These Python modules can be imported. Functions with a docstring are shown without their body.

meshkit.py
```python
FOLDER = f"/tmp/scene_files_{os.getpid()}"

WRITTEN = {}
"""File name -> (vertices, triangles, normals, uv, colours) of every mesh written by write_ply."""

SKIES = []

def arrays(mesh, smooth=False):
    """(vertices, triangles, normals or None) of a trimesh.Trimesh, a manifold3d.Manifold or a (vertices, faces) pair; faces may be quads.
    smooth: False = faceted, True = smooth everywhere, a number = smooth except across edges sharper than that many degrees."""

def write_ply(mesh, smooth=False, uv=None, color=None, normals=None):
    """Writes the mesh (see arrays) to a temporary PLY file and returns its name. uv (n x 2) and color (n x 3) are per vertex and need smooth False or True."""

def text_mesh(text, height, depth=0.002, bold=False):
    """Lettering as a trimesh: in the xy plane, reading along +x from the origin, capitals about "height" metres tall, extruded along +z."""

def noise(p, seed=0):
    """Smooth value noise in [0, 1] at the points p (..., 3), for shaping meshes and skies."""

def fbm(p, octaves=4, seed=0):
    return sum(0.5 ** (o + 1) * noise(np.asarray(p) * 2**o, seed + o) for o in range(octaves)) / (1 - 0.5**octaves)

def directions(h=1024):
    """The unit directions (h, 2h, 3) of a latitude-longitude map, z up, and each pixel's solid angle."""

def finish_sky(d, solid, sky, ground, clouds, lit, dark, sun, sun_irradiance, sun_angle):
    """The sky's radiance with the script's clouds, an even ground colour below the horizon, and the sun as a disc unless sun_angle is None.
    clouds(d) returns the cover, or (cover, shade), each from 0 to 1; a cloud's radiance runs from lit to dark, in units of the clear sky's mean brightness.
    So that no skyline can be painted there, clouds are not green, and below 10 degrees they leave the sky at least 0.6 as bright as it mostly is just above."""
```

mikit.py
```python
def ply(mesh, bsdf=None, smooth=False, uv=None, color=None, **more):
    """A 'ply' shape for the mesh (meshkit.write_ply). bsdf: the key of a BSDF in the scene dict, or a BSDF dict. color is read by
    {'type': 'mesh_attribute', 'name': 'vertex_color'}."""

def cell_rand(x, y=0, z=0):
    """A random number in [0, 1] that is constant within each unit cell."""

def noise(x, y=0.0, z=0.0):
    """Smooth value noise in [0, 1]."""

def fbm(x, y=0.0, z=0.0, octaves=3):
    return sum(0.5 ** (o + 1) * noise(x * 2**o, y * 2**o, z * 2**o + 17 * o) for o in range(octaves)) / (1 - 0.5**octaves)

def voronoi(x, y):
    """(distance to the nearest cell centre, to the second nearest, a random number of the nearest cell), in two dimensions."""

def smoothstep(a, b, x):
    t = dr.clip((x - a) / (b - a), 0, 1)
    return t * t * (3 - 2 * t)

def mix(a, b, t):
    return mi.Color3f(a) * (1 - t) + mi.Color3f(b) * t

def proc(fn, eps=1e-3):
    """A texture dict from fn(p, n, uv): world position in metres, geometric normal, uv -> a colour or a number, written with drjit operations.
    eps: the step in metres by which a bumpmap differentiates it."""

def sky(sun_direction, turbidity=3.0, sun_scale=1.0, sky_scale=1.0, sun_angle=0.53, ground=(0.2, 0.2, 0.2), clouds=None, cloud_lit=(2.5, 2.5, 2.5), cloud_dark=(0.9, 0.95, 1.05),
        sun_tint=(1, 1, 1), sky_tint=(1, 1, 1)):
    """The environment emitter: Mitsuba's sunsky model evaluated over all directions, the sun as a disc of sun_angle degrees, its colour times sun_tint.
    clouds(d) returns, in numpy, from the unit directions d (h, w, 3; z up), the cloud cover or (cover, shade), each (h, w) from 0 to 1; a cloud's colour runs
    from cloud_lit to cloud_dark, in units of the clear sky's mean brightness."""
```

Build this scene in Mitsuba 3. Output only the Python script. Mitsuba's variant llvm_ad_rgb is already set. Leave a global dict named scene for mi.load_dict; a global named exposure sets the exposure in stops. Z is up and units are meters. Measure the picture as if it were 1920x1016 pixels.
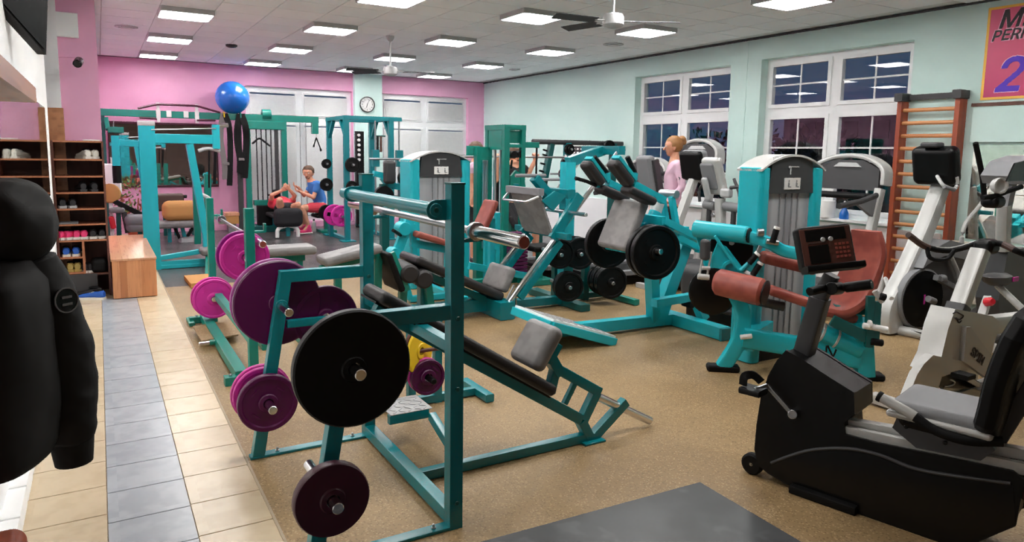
import math, random
import numpy as np, trimesh, drjit as dr, mitsuba as mi, mikit, meshkit
import shapely, shapely.geometry as sg, shapely.affinity as sa
from mikit import proc, noise, fbm, voronoi, cell_rand, smoothstep, mix
import manifold3d as m3
TT = mi.ScalarTransform4f
scene, labels = {'type': 'scene'}, {}
A = lambda *v: np.array(v, float)
# ------------------------------------------------------------------ camera, night sky, lamps, exposure
EYE = A(0, 0, 1.6)
yaw, pitch, roll, FOC, CY = .5292, .1258, -.0154, 1322.0, 453.4
FW = A(math.sin(yaw)*math.cos(pitch), math.cos(yaw)*math.cos(pitch), -math.sin(pitch))
_r = A(math.cos(yaw), -math.sin(yaw), 0); _d = np.cross(FW, _r)
RT, DN = _r*math.cos(roll)+_d*math.sin(roll), -_r*math.sin(roll)+_d*math.cos(roll)
scene['camera'] = {'type': 'perspective', 'fov': math.degrees(2*math.atan(960/FOC)), 'fov_axis': 'x', 'near_clip': .05, 'far_clip': 300.,
    'principal_point_offset_x': 0., 'principal_point_offset_y': (508-CY)/1016,
    'to_world': TT().look_at(origin=EYE.tolist(), target=(EYE+FW).tolist(), up=(-DN).tolist())}
scene['night_sky'] = {'type': 'constant', 'radiance': {'type': 'rgb', 'value': [.011, .020, .039]}}
PANEL_LIGHT = [10.5, 10.3, 10.0]
exposure = 1.4
ROOM = dict(xl=-.42, xr=7.84, yb=14.8, yf=-3.2, h=3.2)
XL, XR, YB, YF, HC = -.42, 7.84, 14.8, -3.2, 3.2
# ------------------------------------------------------------------ materials
def lin(c):
    c = np.array(c, float)/255
    return [float(x) for x in np.where(c < .04045, c/12.92, ((c+.055)/1.055)**2.4)]
def rgb(c): return {'type': 'rgb', 'value': lin(c)}
def mat(name, col, rough=.5, metal=0., spec=.5, tex=None, two=True, bump=None, **kw):
    b = {'type': 'principled', 'base_color': proc(tex) if tex else rgb(col), 'roughness': rough, 'metallic': metal, 'specular': spec, **kw}
    if bump: b = {'type': 'bumpmap', 'arbitrary': proc(bump[0], bump[1]), 'scale': bump[2], 'bsdf': b}
    scene[name] = {'type': 'twosided', 'bsdf': b} if two else b
def L3(c): return mi.Color3f(*lin(c))
def vary(c1, c2, s, lo=.35, hi=.65):
    a, b = L3(c1), L3(c2)
    return lambda p, n, uv: mix(a, b, smoothstep(lo, hi, fbm(p.x*s, p.y*s, p.z*s)))
mat('teal', (2, 112, 120), .26, spec=.5, clearcoat=.6, clearcoat_gloss=.9)
mat('teal_light', (22, 168, 180), .34, spec=.5, clearcoat=.3, clearcoat_gloss=.8)
mat('green_paint', (4, 118, 104), .33, spec=.5, clearcoat=.4, clearcoat_gloss=.85)
mat('dark_teal', (6, 78, 76), .35)
mat('chrome', (228, 228, 230), .12, 1.)
mat('steel', (176, 178, 180), .3, 1.)
mat('black_rubber', (8, 8, 9), .6, spec=.2)
mat('black_gloss', (7, 7, 8), .25, spec=.35)
mat('black_plate', (6, 6, 7), .42, spec=.25)
mat('black_plastic', (6, 6, 7), .42, spec=.25)
mat('dark_grey', (52, 52, 54), .45)
mat('mid_grey', (118, 119, 122), .5)
mat('light_grey', (176, 177, 178), .42)
mat('silver', (184, 184, 182), .32, .15, clearcoat=.3)
mat('white_plastic', (232, 232, 230), .4)
mat('purple', (124, 10, 108), .4)
mat('plum', (76, 3, 62), .38)
mat('maroon', (58, 5, 32), .38)
mat('pink_plate', (190, 40, 142), .42)
mat('yellow', (236, 196, 30), .45)
mat('red', (196, 30, 44), .5)
mat('brown_vinyl', (146, 72, 62), .42, tex=vary((152, 78, 66), (136, 64, 56), 9))
mat('grey_vinyl', (116, 114, 114), .45, tex=vary((120, 118, 117), (106, 104, 104), 11))
mat('char_vinyl', (40, 38, 39), .45, spec=.35)
mat('shield_grey', (150, 152, 156), .3, tex=lambda p, n, uv: mix(L3((164, 166, 170)), L3((138, 140, 146)), smoothstep(.3, .7, noise(p.x*14, p.y*14, 1))))
mat('wall_pink', 0, .75, tex=vary((223, 166, 196), (218, 158, 190), 1.3))
mat('wall_mint', (196, 226, 220), .75, tex=vary((203, 227, 222), (196, 223, 218), 1.1))
mat('wall_dim', (124, 102, 102), .8)
mat('wall_white', (232, 233, 233), .7, tex=vary((234, 235, 235), (228, 229, 230), 1.5))
mat('frame_white', (236, 238, 239), .35)
mat('blind', (214, 214, 213), .5)
mat('ceil_a', (226, 230, 232), .85); mat('ceil_b', (222, 227, 229), .85); mat('ceil_c', (229, 232, 233), .85)
mat('ceil_grid', (196, 197, 196), .6)
scene['mirror'] = {'type': 'twosided', 'bsdf': {'type': 'conductor', 'material': 'Ag', 'specular_reflectance': {'type': 'rgb', 'value': [.86, .88, .87]}}}
scene['glass'] = {'type': 'thindielectric', 'int_ior': 1.5}
def wood(c1, c2, c3, ax=2, s=26):
    a, b, c = L3(c1), L3(c2), L3(c3)
    def f(p, n, uv):
        q = [p.x, p.y, p.z]; q = [q[i]*(.9 if i == ax else 9.) for i in range(3)]
        g = fbm(q[0], q[1], q[2], 4); l = noise(q[0]*s/9, q[1]*s/9, q[2]*s/9)
        return mix(mix(a, b, smoothstep(.3, .7, g)), c, .35*smoothstep(.55, .8, l))
    return f
mat('shelf_wood', 0, .45, tex=wood((104, 62, 48), (84, 46, 36), (62, 34, 28), 0))
mat('shelf_back', 0, .6, tex=wood((84, 46, 36), (66, 36, 30), (50, 28, 24), 2))
mat('shelf_edge', (164, 104, 72), .5)
def planks(p, n, uv):
    i = dr.floor(p.x*15.); t = cell_rand(i, 3)
    g = fbm(p.x*60, p.y*4, p.z*4)
    return mix(mix(L3((198, 138, 96)), L3((164, 100, 62)), t), L3((146, 88, 56)), .4*smoothstep(.5, .75, g))
mat('bench_wood', 0, .35, tex=planks)
mat('bench_top', 0, .22, tex=lambda p, n, uv: mix(mix(L3((206, 156, 122)), L3((188, 134, 100)), cell_rand(dr.floor(p.x*12.), 5)), L3((170, 114, 84)), .35*smoothstep(.5, .75, fbm(p.x*50, p.y*4, 0))))
mat('rail_wood', 0, .4, tex=wood((186, 130, 90), (168, 112, 74), (140, 90, 60), 1))
mat('bar_wood', 0, .4, tex=wood((164, 78, 48), (142, 62, 38), (110, 48, 32), 2))
mat('rung_wood', 0, .4, tex=wood((206, 146, 96), (188, 124, 78), (160, 100, 66), 1))
def speckle(p, n, uv):
    b = mix(L3((140, 116, 82)), L3((131, 107, 74)), smoothstep(.3, .7, fbm(p.x*2.3, p.y*2.3, 0)))
    d, e, w = voronoi(p.x*95, p.y*95)
    b = mix(b, L3((96, 76, 50)), .55*dr.select(w < .22, 1., 0.)*smoothstep(.55, .2, d))
    b = mix(b, L3((178, 154, 118)), .5*dr.select(w > .82, 1., 0.)*smoothstep(.55, .2, d))
    return mix(b, L3((112, 90, 62)), .15*smoothstep(.55, .8, fbm(p.x*7, p.y*7, 5)))
mat('floor_tan', 0, .5, tex=speckle, spec=.4)
def darkfl(p, n, uv):
    b = mix(L3((66, 65, 66)), L3((54, 53, 54)), smoothstep(.3, .7, fbm(p.x*1.7, p.y*1.7, 0)))
    return mix(b, L3((92, 90, 88)), .25*smoothstep(.6, .8, noise(p.x*60, p.y*60)))
mat('floor_dark', 0, .3, tex=darkfl, spec=.5)
mat('mat_black', 0, .38, tex=lambda p, n, uv: mix(mix(L3((62, 64, 66)), L3((52, 53, 55)), smoothstep(.3, .7, fbm(p.x*4, p.y*4, 0))), L3((88, 90, 92)), .3*smoothstep(.62, .8, fbm(p.x*9, p.y*9, 3))))
def tilec(c1, c2):
    return lambda p, n, uv: mix(L3(c1), L3(c2), smoothstep(.35, .7, fbm(p.x*14, p.y*14, cell_rand(dr.floor(p.x/.325), dr.floor(p.y/.305))*9)))
mat('tile_cream', 0, .28, tex=tilec((198, 181, 153), (192, 173, 144))); mat('tile_cream_b', 0, .28, tex=tilec((193, 175, 146), (187, 168, 138)))
mat('tile_blue', 0, .28, tex=tilec((158, 163, 169), (147, 153, 160))); mat('tile_blue_b', 0, .28, tex=tilec((153, 159, 165), (143, 149, 157)))
mat('grout', (150, 136, 116), .8)
mat('skin', (208, 150, 122), .5, tex=vary((212, 154, 126), (202, 142, 114), 12))
mat('hair_brown', (84, 56, 36), .55); mat('hair_blond', (150, 104, 60), .55)
mat('shirt_blue', (62, 116, 186), .8); mat('shirt_pink', (226, 188, 208), .8); mat('shorts_red', (206, 62, 78), .8); mat('cloth_black', (24, 24, 28), .85)
mat('jacket_cloth', 0, .8, tex=lambda p, n, uv: mix(L3((5, 5, 6)), L3((10, 10, 11)), smoothstep(.4, .7, fbm(p.x*30, p.y*30, p.z*30))))
mat('shoe_pink', (232, 60, 120), .6); mat('shoe_white', (226, 224, 216), .6); mat('shoe_blue', (40, 96, 190), .6); mat('shoe_khaki', (170, 150, 84), .7); mat('shoe_black', (30, 30, 34), .6)
mat('ball_blue', (20, 96, 180), .22, clearcoat=.5)
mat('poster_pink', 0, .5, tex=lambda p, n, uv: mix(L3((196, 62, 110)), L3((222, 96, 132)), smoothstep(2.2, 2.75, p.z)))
mat('poster_edge', (240, 190, 80), .5); mat('ink_black', (40, 30, 36), .5); mat('ink_violet', (84, 44, 190), .5); mat('ink_pale', (246, 190, 214), .5)
mat('plant_green', (88, 110, 52), .6); mat('plant_red', (140, 76, 60), .6)
mat('card_brown', (176, 128, 74), .8); mat('cream_metal', (226, 216, 200), .4)
mat('leather', (70, 48, 42), .5); mat('strap_grey', (110, 104, 104), .7)
mat('hedge', (22, 32, 18), .9); mat('night_wall', (60, 62, 66), .9)
# ------------------------------------------------------------------ mesh tools (world metres)
def unit(v): v = np.asarray(v, float); return v/np.linalg.norm(v)
def basis(a, b, up=(0, 0, 1)):
    t = unit(np.asarray(b, float)-np.asarray(a, float)); u = np.asarray(up, float)
    if abs(t@unit(u)) > .99: u = A(1, 0, 0) if abs(t[0]) < .9 else A(0, 1, 0)
    s = unit(np.cross(t, u)); return t, s, np.cross(s, t)
def cat(ms): return trimesh.util.concatenate(list(ms))
def circ(r, n=16, r2=None): a = np.arange(n)*2*math.pi/n; return np.stack([r*np.cos(a), (r2 or r)*np.sin(a)], 1)
def rrect(w, h, c=.004):
    c = min(c, w/2.2, h/2.2); x, y = w/2, h/2; k = c*.3
    return A([x-c, -y], [x-k, -y+k], [x, -y+c], [x, y-c], [x-k, y-k], [x-c, y], [c-x, y], [k-x, y-k], [-x, y-c], [-x, c-y], [k-x, k-y], [c-x, -y])
def sweep(path, sec, up=(0, 0, 1), closed=False, scale=None):
    p = np.asarray(path, float); n = len(p); V = []
    sec = [np.asarray(sec, float)]*n if not isinstance(sec, list) else [np.asarray(s, float) for s in sec]
    d = [unit(p[(i+1) % n]-p[i]) for i in range(n if closed else n-1)]
    u = np.asarray(up, float)
    for i in range(n):
        a = d[i-1] if (i > 0 or closed) else d[0]; b = d[i] if i < len(d) else d[-1]
        t = unit(a+b); k = 1/max(.35, math.sqrt((1+a@b)/2))
        if abs(t@unit(u)) > .985: u = A(1, 0, 0) if abs(t[0]) < .7 else A(0, 1, 0)
        s = unit(np.cross(t, u)); w = np.cross(s, t)
        if not closed and scale is not None: q = sec[i]*scale[i]
        else: q = sec[i]
        m = b-a; mm = np.linalg.norm(m)
        o = q[:, :1]*s+q[:, 1:]*w
        if mm > 1e-6: m = m/mm; o = o+np.outer(o@m, m)*(k-1)
        V.append(p[i]+o)
        u = w if len(p) > 2 and up is None else u
    c = len(sec[0]); F = []
    for i in range(n if closed else n-1):
        j = (i+1) % n
        for e in range(c):
            g = (e+1) % c; F += [[i*c+e, j*c+g, i*c+g], [i*c+e, j*c+e, j*c+g]]
    V = np.vstack(V)
    if not closed:
        k = len(V); V = np.vstack([V, p[0], p[-1]])
        for e in range(c):
            g = (e+1) % c; F += [[k, e, g], [k+1, (n-1)*c+g, (n-1)*c+e]]
    m = trimesh.Trimesh(V, F, process=False)
    if m.volume < 0: m.invert()
    return m
def beam(a, b, w, h=None, up=(0, 0, 1), c=.005): return sweep([a, b], rrect(w, h or w, c), up)
def beams(pts, w, h=None, up=(0, 0, 1), c=.005): return sweep(pts, rrect(w, h or w, c), up)
def arc_path(pts, r=.05, n=5):
    p = [np.asarray(q, float) for q in pts]; out = [p[0]]
    for i in range(1, len(p)-1):
        a, b = p[i-1]-p[i], p[i+1]-p[i]; la, lb = np.linalg.norm(a), np.linalg.norm(b); k = min(r, la*.49, lb*.49)
        s, e = p[i]+a/la*k, p[i]+b/lb*k
        for t in np.linspace(0, 1, n): out.append((1-t)**2*s+2*t*(1-t)*p[i]+t*t*e)
    return out+[p[-1]]
def tube(pts, r, n=14, bend=.05, up=(0, 0, 1)): return sweep(arc_path(pts, bend) if len(pts) > 2 else pts, circ(r, n), up)
def lathe(o, ax, prof, n=32):
    """prof: (radius, height along ax) pairs; closed to the axis at both ends"""
    t, s, w = basis(A(0, 0, 0), ax); o = np.asarray(o, float)
    prof = [(max(r, 1e-5), h) for r, h in prof]; a = np.arange(n)*2*math.pi/n; V = []
    for r, h in prof: V.append(o+t*h+r*(np.cos(a)[:, None]*s+np.sin(a)[:, None]*w))
    k = len(prof); F = []
    for i in range(k-1):
        for e in range(n):
            g = (e+1) % n; F += [[i*n+e, i*n+g, (i+1)*n+g], [i*n+e, (i+1)*n+g, (i+1)*n+e]]
    V = np.vstack(V)
    if prof[0] != prof[-1]:
        q = len(V); V = np.vstack([V, o+t*prof[0][1], o+t*prof[-1][1]])
        for e in range(n):
            g = (e+1) % n; F += [[q, g, e], [q+1, (k-1)*n+e, (k-1)*n+g]]
    m = trimesh.Trimesh(V, F, process=False)
    if m.volume < 0: m.invert()
    return m
def cyl(a, b, r, n=18, c=.003, r2=None):
    a, b = np.asarray(a, float), np.asarray(b, float); L = np.linalg.norm(b-a); q = r if r2 is None else r2; c = min(c, r*.4, q*.4, L*.3)
    return lathe(a, b-a, [(r-c, 0), (r, c), (q, L-c), (q-c, L)], n)
_ico = trimesh.creation.icosphere(subdivisions=2).vertices
def rbox(c, size, r, ex=(1, 0, 0), ez=(0, 0, 1)):
    h = np.asarray(size, float)/2; r = np.minimum(r, h*.98) if np.ndim(r) else min(r, h.min()*.98)
    x = unit(ex); z = unit(np.asarray(ez, float)-x*(np.asarray(ez, float)@x)); y = np.cross(z, x)
    g = np.where(np.abs(_ico) < 1e-6, 1e-6, _ico)
    v = np.sign(g)*(h-r)+_ico*r
    v = np.vstack([v]+[v*A(*(s if i == j else 1 for j in range(3))) for i in range(3) for s in (-1,)])
    m = trimesh.convex.convex_hull(v)
    m.vertices = np.asarray(c, float)+m.vertices@np.stack([x, y, z]); return m
def bx(c, size, ex=(1, 0, 0), ez=(0, 0, 1), ch=.004):
    size = np.asarray(size, float); x = unit(ex); z = unit(np.asarray(ez, float)-x*(np.asarray(ez, float)@x)); y = np.cross(z, x); c = np.asarray(c, float)
    s = rrect(size[1], size[2], ch)
    return sweep([c-x*size[0]/2, c+x*size[0]/2], s, z)
def box6(x0, x1, y0, y1, z0, z1, ch=.0):
    if ch: return bx(A((x0+x1)/2, (y0+y1)/2, (z0+z1)/2), (x1-x0, y1-y0, z1-z0), ch=ch)
    m = trimesh.creation.box((x1-x0, y1-y0, z1-z0)); m.apply_translation(((x0+x1)/2, (y0+y1)/2, (z0+z1)/2)); return m
def pad(a, b, w, t, up=(0, 0, 1), r=None):
    """cushion from a to b, width w, thickness t (along up)"""
    a, b = np.asarray(a, float), np.asarray(b, float); T_, s, u = basis(a, b, up)
    return rbox((a+b)/2, (np.linalg.norm(b-a), w, t), r or min(w, t)*.42, T_, u)
def slab(pts, n, th):
    """polygon in space (3D points, planar) thickened by th along n, centred"""
    p = np.asarray(pts, float); n = unit(n); o = p.mean(0); x = unit(p[1]-p[0]); x = unit(x-n*(x@n)); y = np.cross(n, x)
    q = np.stack([(p-o)@x, (p-o)@y], 1); poly = sg.Polygon(q).buffer(0)
    m = trimesh.creation.extrude_polygon(poly, th, engine='earcut')
    v = m.vertices.copy(); v[:, 2] -= th/2
    m.vertices = o+v[:, :1]*x+v[:, 1:2]*y+v[:, 2:]*n; return m
def curve(pts, n=8):
    p = [np.asarray(q, float) for q in pts]; p = [2*p[0]-p[1]]+p+[2*p[-1]-p[-2]]; o = []
    for i in range(1, len(p)-2):
        for t in np.linspace(0, 1, n, endpoint=False):
            o.append(.5*((2*p[i])+(-p[i-1]+p[i+1])*t+(2*p[i-1]-5*p[i]+4*p[i+1]-p[i+2])*t*t+(-p[i-1]+3*p[i]-3*p[i+1]+p[i+2])*t**3))
    return o+[p[-2]]
def text3(txt, h, o, ex, ey, depth=.003, bold=True, width=None):
    m = meshkit.text_mesh(txt, h, depth, bold); x, y = unit(ex), unit(ey); z = np.cross(x, y)
    v = m.vertices.copy()
    if width: v[:, 0] *= width/np.ptp(v[:, 0])
    m.vertices = np.asarray(o, float)+v[:, :1]*x+v[:, 1:2]*y+v[:, 2:]*z; return m
# ------------------------------------------------------------------ entries
_used = {}
def key(name):
    n = _used.get(name, -1)+1; _used[name] = n
    return name if n == 0 else f'{name}_{n:03d}'
def put(k, mesh, m, smooth=35, **kw):
    scene[k] = mikit.ply(cat(mesh) if isinstance(mesh, (list, tuple)) else mesh, m, smooth, **kw); return k
def clusters(ms):
    """lists of meshes that touch one another"""
    b = [(np.min(q.vertices, 0)-.004, np.max(q.vertices, 0)+.004) for q in ms]; lab = list(range(len(ms)))
    for i in range(len(ms)):
        for j in range(i):
            if (b[i][0] <= b[j][1]).all() and (b[j][0] <= b[i][1]).all():
                a, c = lab[i], lab[j]; lab = [c if x == a else x for x in lab]
    return [[q for q, x in zip(ms, lab) if x == l] for l in dict.fromkeys(lab)]
class Thing:
    def __init__(s, name, label, category=None, group=None, kind=None):
        s.k = key(name); d = {'label': label} if label else {}
        if category: d['category'] = category
        if group: d['group'] = group
        if kind: d['kind'] = kind
        labels[s.k] = d
    def p(s, part, mesh, m, label=None, up=None, kind=None, smooth=35):
        if isinstance(mesh, (list, tuple)) and len(mesh) > 1 and kind is None:
            g = clusters(mesh)
            if len(g) > 1:
                return [s.p(part, q, m, label, up, kind, smooth) for q in g][0]
        k = key((up or s.k)+'__'+part); put(k, mesh, m, smooth)
        d = {}
        if label: d['label'] = label
        if kind: d['kind'] = kind
        if d: labels[k] = d
        return k
def one(name, mesh, m, label, category=None, group=None, kind=None, smooth=35):
    t = Thing(name, label, category, group, kind); put(t.k, mesh, m, smooth); return t
def struct(name, mesh, m, label=None, smooth=35):
    t = Thing(name, label, kind='structure'); put(t.k, mesh, m, smooth); return t
# pixel rays, used only to read real positions off planes
def ray(x, y): return RT*(x-960)/FOC+DN*(y-CY)/FOC+FW
def G(x, y, z=0.): q = ray(x, y); return EYE+q*(z-EYE[2])/q[2]
def PX(x, y, v): q = ray(x, y); return EYE+q*v/q[0]
def PY(x, y, v): q = ray(x, y); return EYE+q*v/q[1]
class Fr:
    """local frame on the floor: u along angle ang (degrees from +X), v to its left, z up"""
    def __init__(s, o, ang=0):
        a = math.radians(ang); s.o = A(o[0], o[1], 0); s.u = A(math.cos(a), math.sin(a), 0); s.w = A(-math.sin(a), math.cos(a), 0)
    def __call__(s, u, v, z=0.): return s.o+s.u*u+s.w*v+A(0, 0, z)
    def V(s, x, y, v): q = ray(x, y); return EYE+q*(((s.o-EYE)@s.w+v)/(q@s.w))
    def U(s, x, y, u): q = ray(x, y); return EYE+q*(((s.o-EYE)@s.u+u)/(q@s.u))
Z = A(0, 0, 1); UX = A(1, 0, 0); UY = A(0, 1, 0)
# ================================================================== the room
# floor
TW, TD = .325, .305
XT = -.044            # joint between the cream and the blue tile columns
XC = .585             # edge of the rubber floor
fl = struct('floor', box6(XL-.2, XC, YF, YB, -.06, -.006), 'grout', 'tiled walkway and tan and dark rubber gym floor')
FL = fl.k
rng = random.Random(4)
def tile(x0, x1, y0, y1, m):
    k = key(FL+'__tile'); g = .0022
    put(k, bx(A((x0+x1)/2, (y0+y1)/2, -.006), (x1-x0-2*g, y1-y0-2*g, .012), ch=.0015), m, False)
for col, (x0, x1, mm, off) in enumerate([(XL, XT, 'tile_cream', .25), (XT, XT+TW, 'tile_blue', .158), (XT+TW, XC, 'tile_cream', .17)]):
    for i in range(0, 21):
        y0 = 2.24+off+i*TD
        if y0 > 8.4 and col != 2: break
        tile(x0, x1, y0, y0+TD, mm+('_b' if rng.random() < .4 else ''))
put(key(FL+'__tile_rest'), cat([box6(XL-.1, XC-.005, YF, 2.38, -.012, 0), box6(XL-.1, XC-.005, 8.78, YB, -.012, 0)]), 'tile_cream', False); labels[FL+'__tile_rest'] = {'kind': 'stuff'}
put(key(FL+'__rubber_floor'), box6(XC, XR, YF, 8.9, -.05, .0), 'floor_tan', False)
put(key(FL+'__rubber_floor'), box6(XC, XR, 8.9, YB, -.05, .0), 'floor_dark', False); labels[FL+'__rubber_floor_001'] = {'label': 'dark grey rubber flooring at the far end'}
put(key(FL+'__edge_trim'), box6(XC-.006, XC+.006, YF, YB, -.03, .003, ch=.002), 'grout', False)
# black mat in front
mt = Thing('floor_mat', 'thin black rubber mat lying on the tan floor at the front edge', 'floor mat')
c0, c1 = A(2.469, 2.361), A(1.28, 2.31)
mdir = unit(A(*(A(2.469, 2.3611, 0)-A(1.3217, 2.4013, 0)))[:2]); mn = A(mdir[1], -mdir[0])
q = [c0, c0-mdir*2.4, c0-mdir*2.4+mn*1.6, c0+mn*1.6]
put(mt.k, slab([A(*p, .006) for p in q], Z, .012), 'mat_black', False)
# ceiling
ce = struct('ceiling', box6(XL-.2, XR+.2, YF-.2, YB+.2, HC+.012, HC+.06), 'ceil_grid', 'suspended ceiling of pale grey tiles')
LX = [.98, 2.71, 4.45, 6.16]; LY = [2.76, 4.98, 7.21, 9.45, 11.68, 13.87]
CW, CD = .5773, .5560
rng = random.Random(2)
x0s = LX[0]-CW/2-3*CW
for i in range(15):
    for j in range(19):
        xa, ya = max(XL, x0s+i*CW), 7.21-CD/2-5*CD+j*CD
        xb, yb = min(XR, x0s+(i+1)*CW), min(YB, ya+CD)
        if xb-xa < .05 or yb-ya < .05: continue
        put(key(ce.k+'__tile'), bx(A((xa+xb)/2, (ya+yb)/2, HC+.006), (xb-xa-.012, yb-ya-.012, .012), ch=.003), rng.choice(['ceil_a', 'ceil_b', 'ceil_c']), False)
put(key(ce.k+'__tile_rest'), box6(XL, XR, YF, 7.21-CD/2-5*CD, HC, HC+.012), 'ceil_a', False); labels[ce.k+'__tile_rest'] = {'kind': 'stuff'}
# ceiling light panels: surface mounted
scene['panel_glow'] = {'type': 'diffuse', 'reflectance': rgb((240, 240, 240))}
def panel(x, y, lab, emit=True):
    t = Thing('ceiling_light', lab, 'ceiling light', 'square ceiling light panels')
    z0 = HC-.055; w = .285; r = .06
    fr = sg.box(-w+.02, -w+.02, w-.02, w-.02).buffer(.024); inn = sg.box(-w+r, -w+r, w-r, w-r).buffer(r-.004)
    m = trimesh.creation.extrude_polygon(fr.difference(inn), .055, engine='earcut'); m.apply_translation((x, y, z0)); t.p('frame', m, 'light_grey', smooth=False)
    d = trimesh.creation.extrude_polygon(inn, .012, engine='earcut'); d.apply_translation((x, y, z0+.002))
    k = key(t.k+'__diffuser'); scene[k] = mikit.ply(d, 'panel_glow', False, emitter={'type': 'area', 'radiance': {'type': 'rgb', 'value': PANEL_LIGHT}})
ords = ['leftmost', 'second', 'third', 'rightmost']
rows = ['row behind the viewer', 'nearest row', 'second row', 'third row', 'fourth row', 'far row by the pink wall']
for j, y in enumerate(LY):
    for i, x in enumerate(LX):
        if j == 1 and i < 2: pass
        panel(x, y, f'glowing square ceiling panel, {["first","second","third","fourth"][i]} from the left in the {rows[j]}')
for i, x in enumerate(LX[:0]): panel(x, .5, f'glowing square ceiling panel behind the viewer, {["first","second","third","fourth"][i]} from the left')
# walls -------------------------------------------------- left (white) with end at 8.5, recess, pink pillar
struct('wall_left', box6(XL-.25, XL, YF, 8.6, 0, HC), 'wall_white', 'white left wall')
struct('wall_left_recess', box6(XL-.9, XL-.7, 8.55, YB, 0, HC), 'wall_white')
struct('wall_pillar', box6(XL-.3, .045, 9.1, 9.55, 0, HC), 'wall_pink', 'pink pillar wall behind the shoe shelf')
struct('wall_far_left', box6(-.1, .045, 9.55, YB, 0, HC), 'wall_pink')
struct('wall_front', box6(XL-.3, XR+.2, YF-.2, YF, 0, HC), 'wall_dim')
# back wall with two window openings, mint strip
def wall_with_holes(plane, a0, a1, c, th, holes):
    """plane 'y': in xz at y=c..c+th ; 'x': in yz at x=c..c+th"""
    P = sg.box(a0, 0, a1, HC)
    for h in holes: P = P.difference(sg.box(h[0], h[2], h[1], h[3]))
    m = trimesh.creation.extrude_polygon(P, th, engine='earcut'); v = m.vertices.copy()
    m.vertices = np.stack([v[:, 0], c+v[:, 2], v[:, 1]], 1) if plane == 'y' else np.stack([c+v[:, 2], v[:, 0], v[:, 1]], 1)
    m.fix_normals(); return m
BW = [(A(2.5452, 14.8, 2.8264)[0], A(4.6906, 14.8, 2.8336)[0], .12, 2.83), (A(5.3248, 14.8, 2.8127)[0], A(7.4298, 14.8, 2.8179)[0], .12, 2.83)]
struct('wall_back', wall_with_holes('y', -.1, XR+.2, YB, .25, BW), 'wall_pink', 'pink back wall')
cx0, cx1 = A(4.7123, 14.8, 2.7353)[0], A(5.3125, 14.8, 2.7669)[0]
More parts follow.
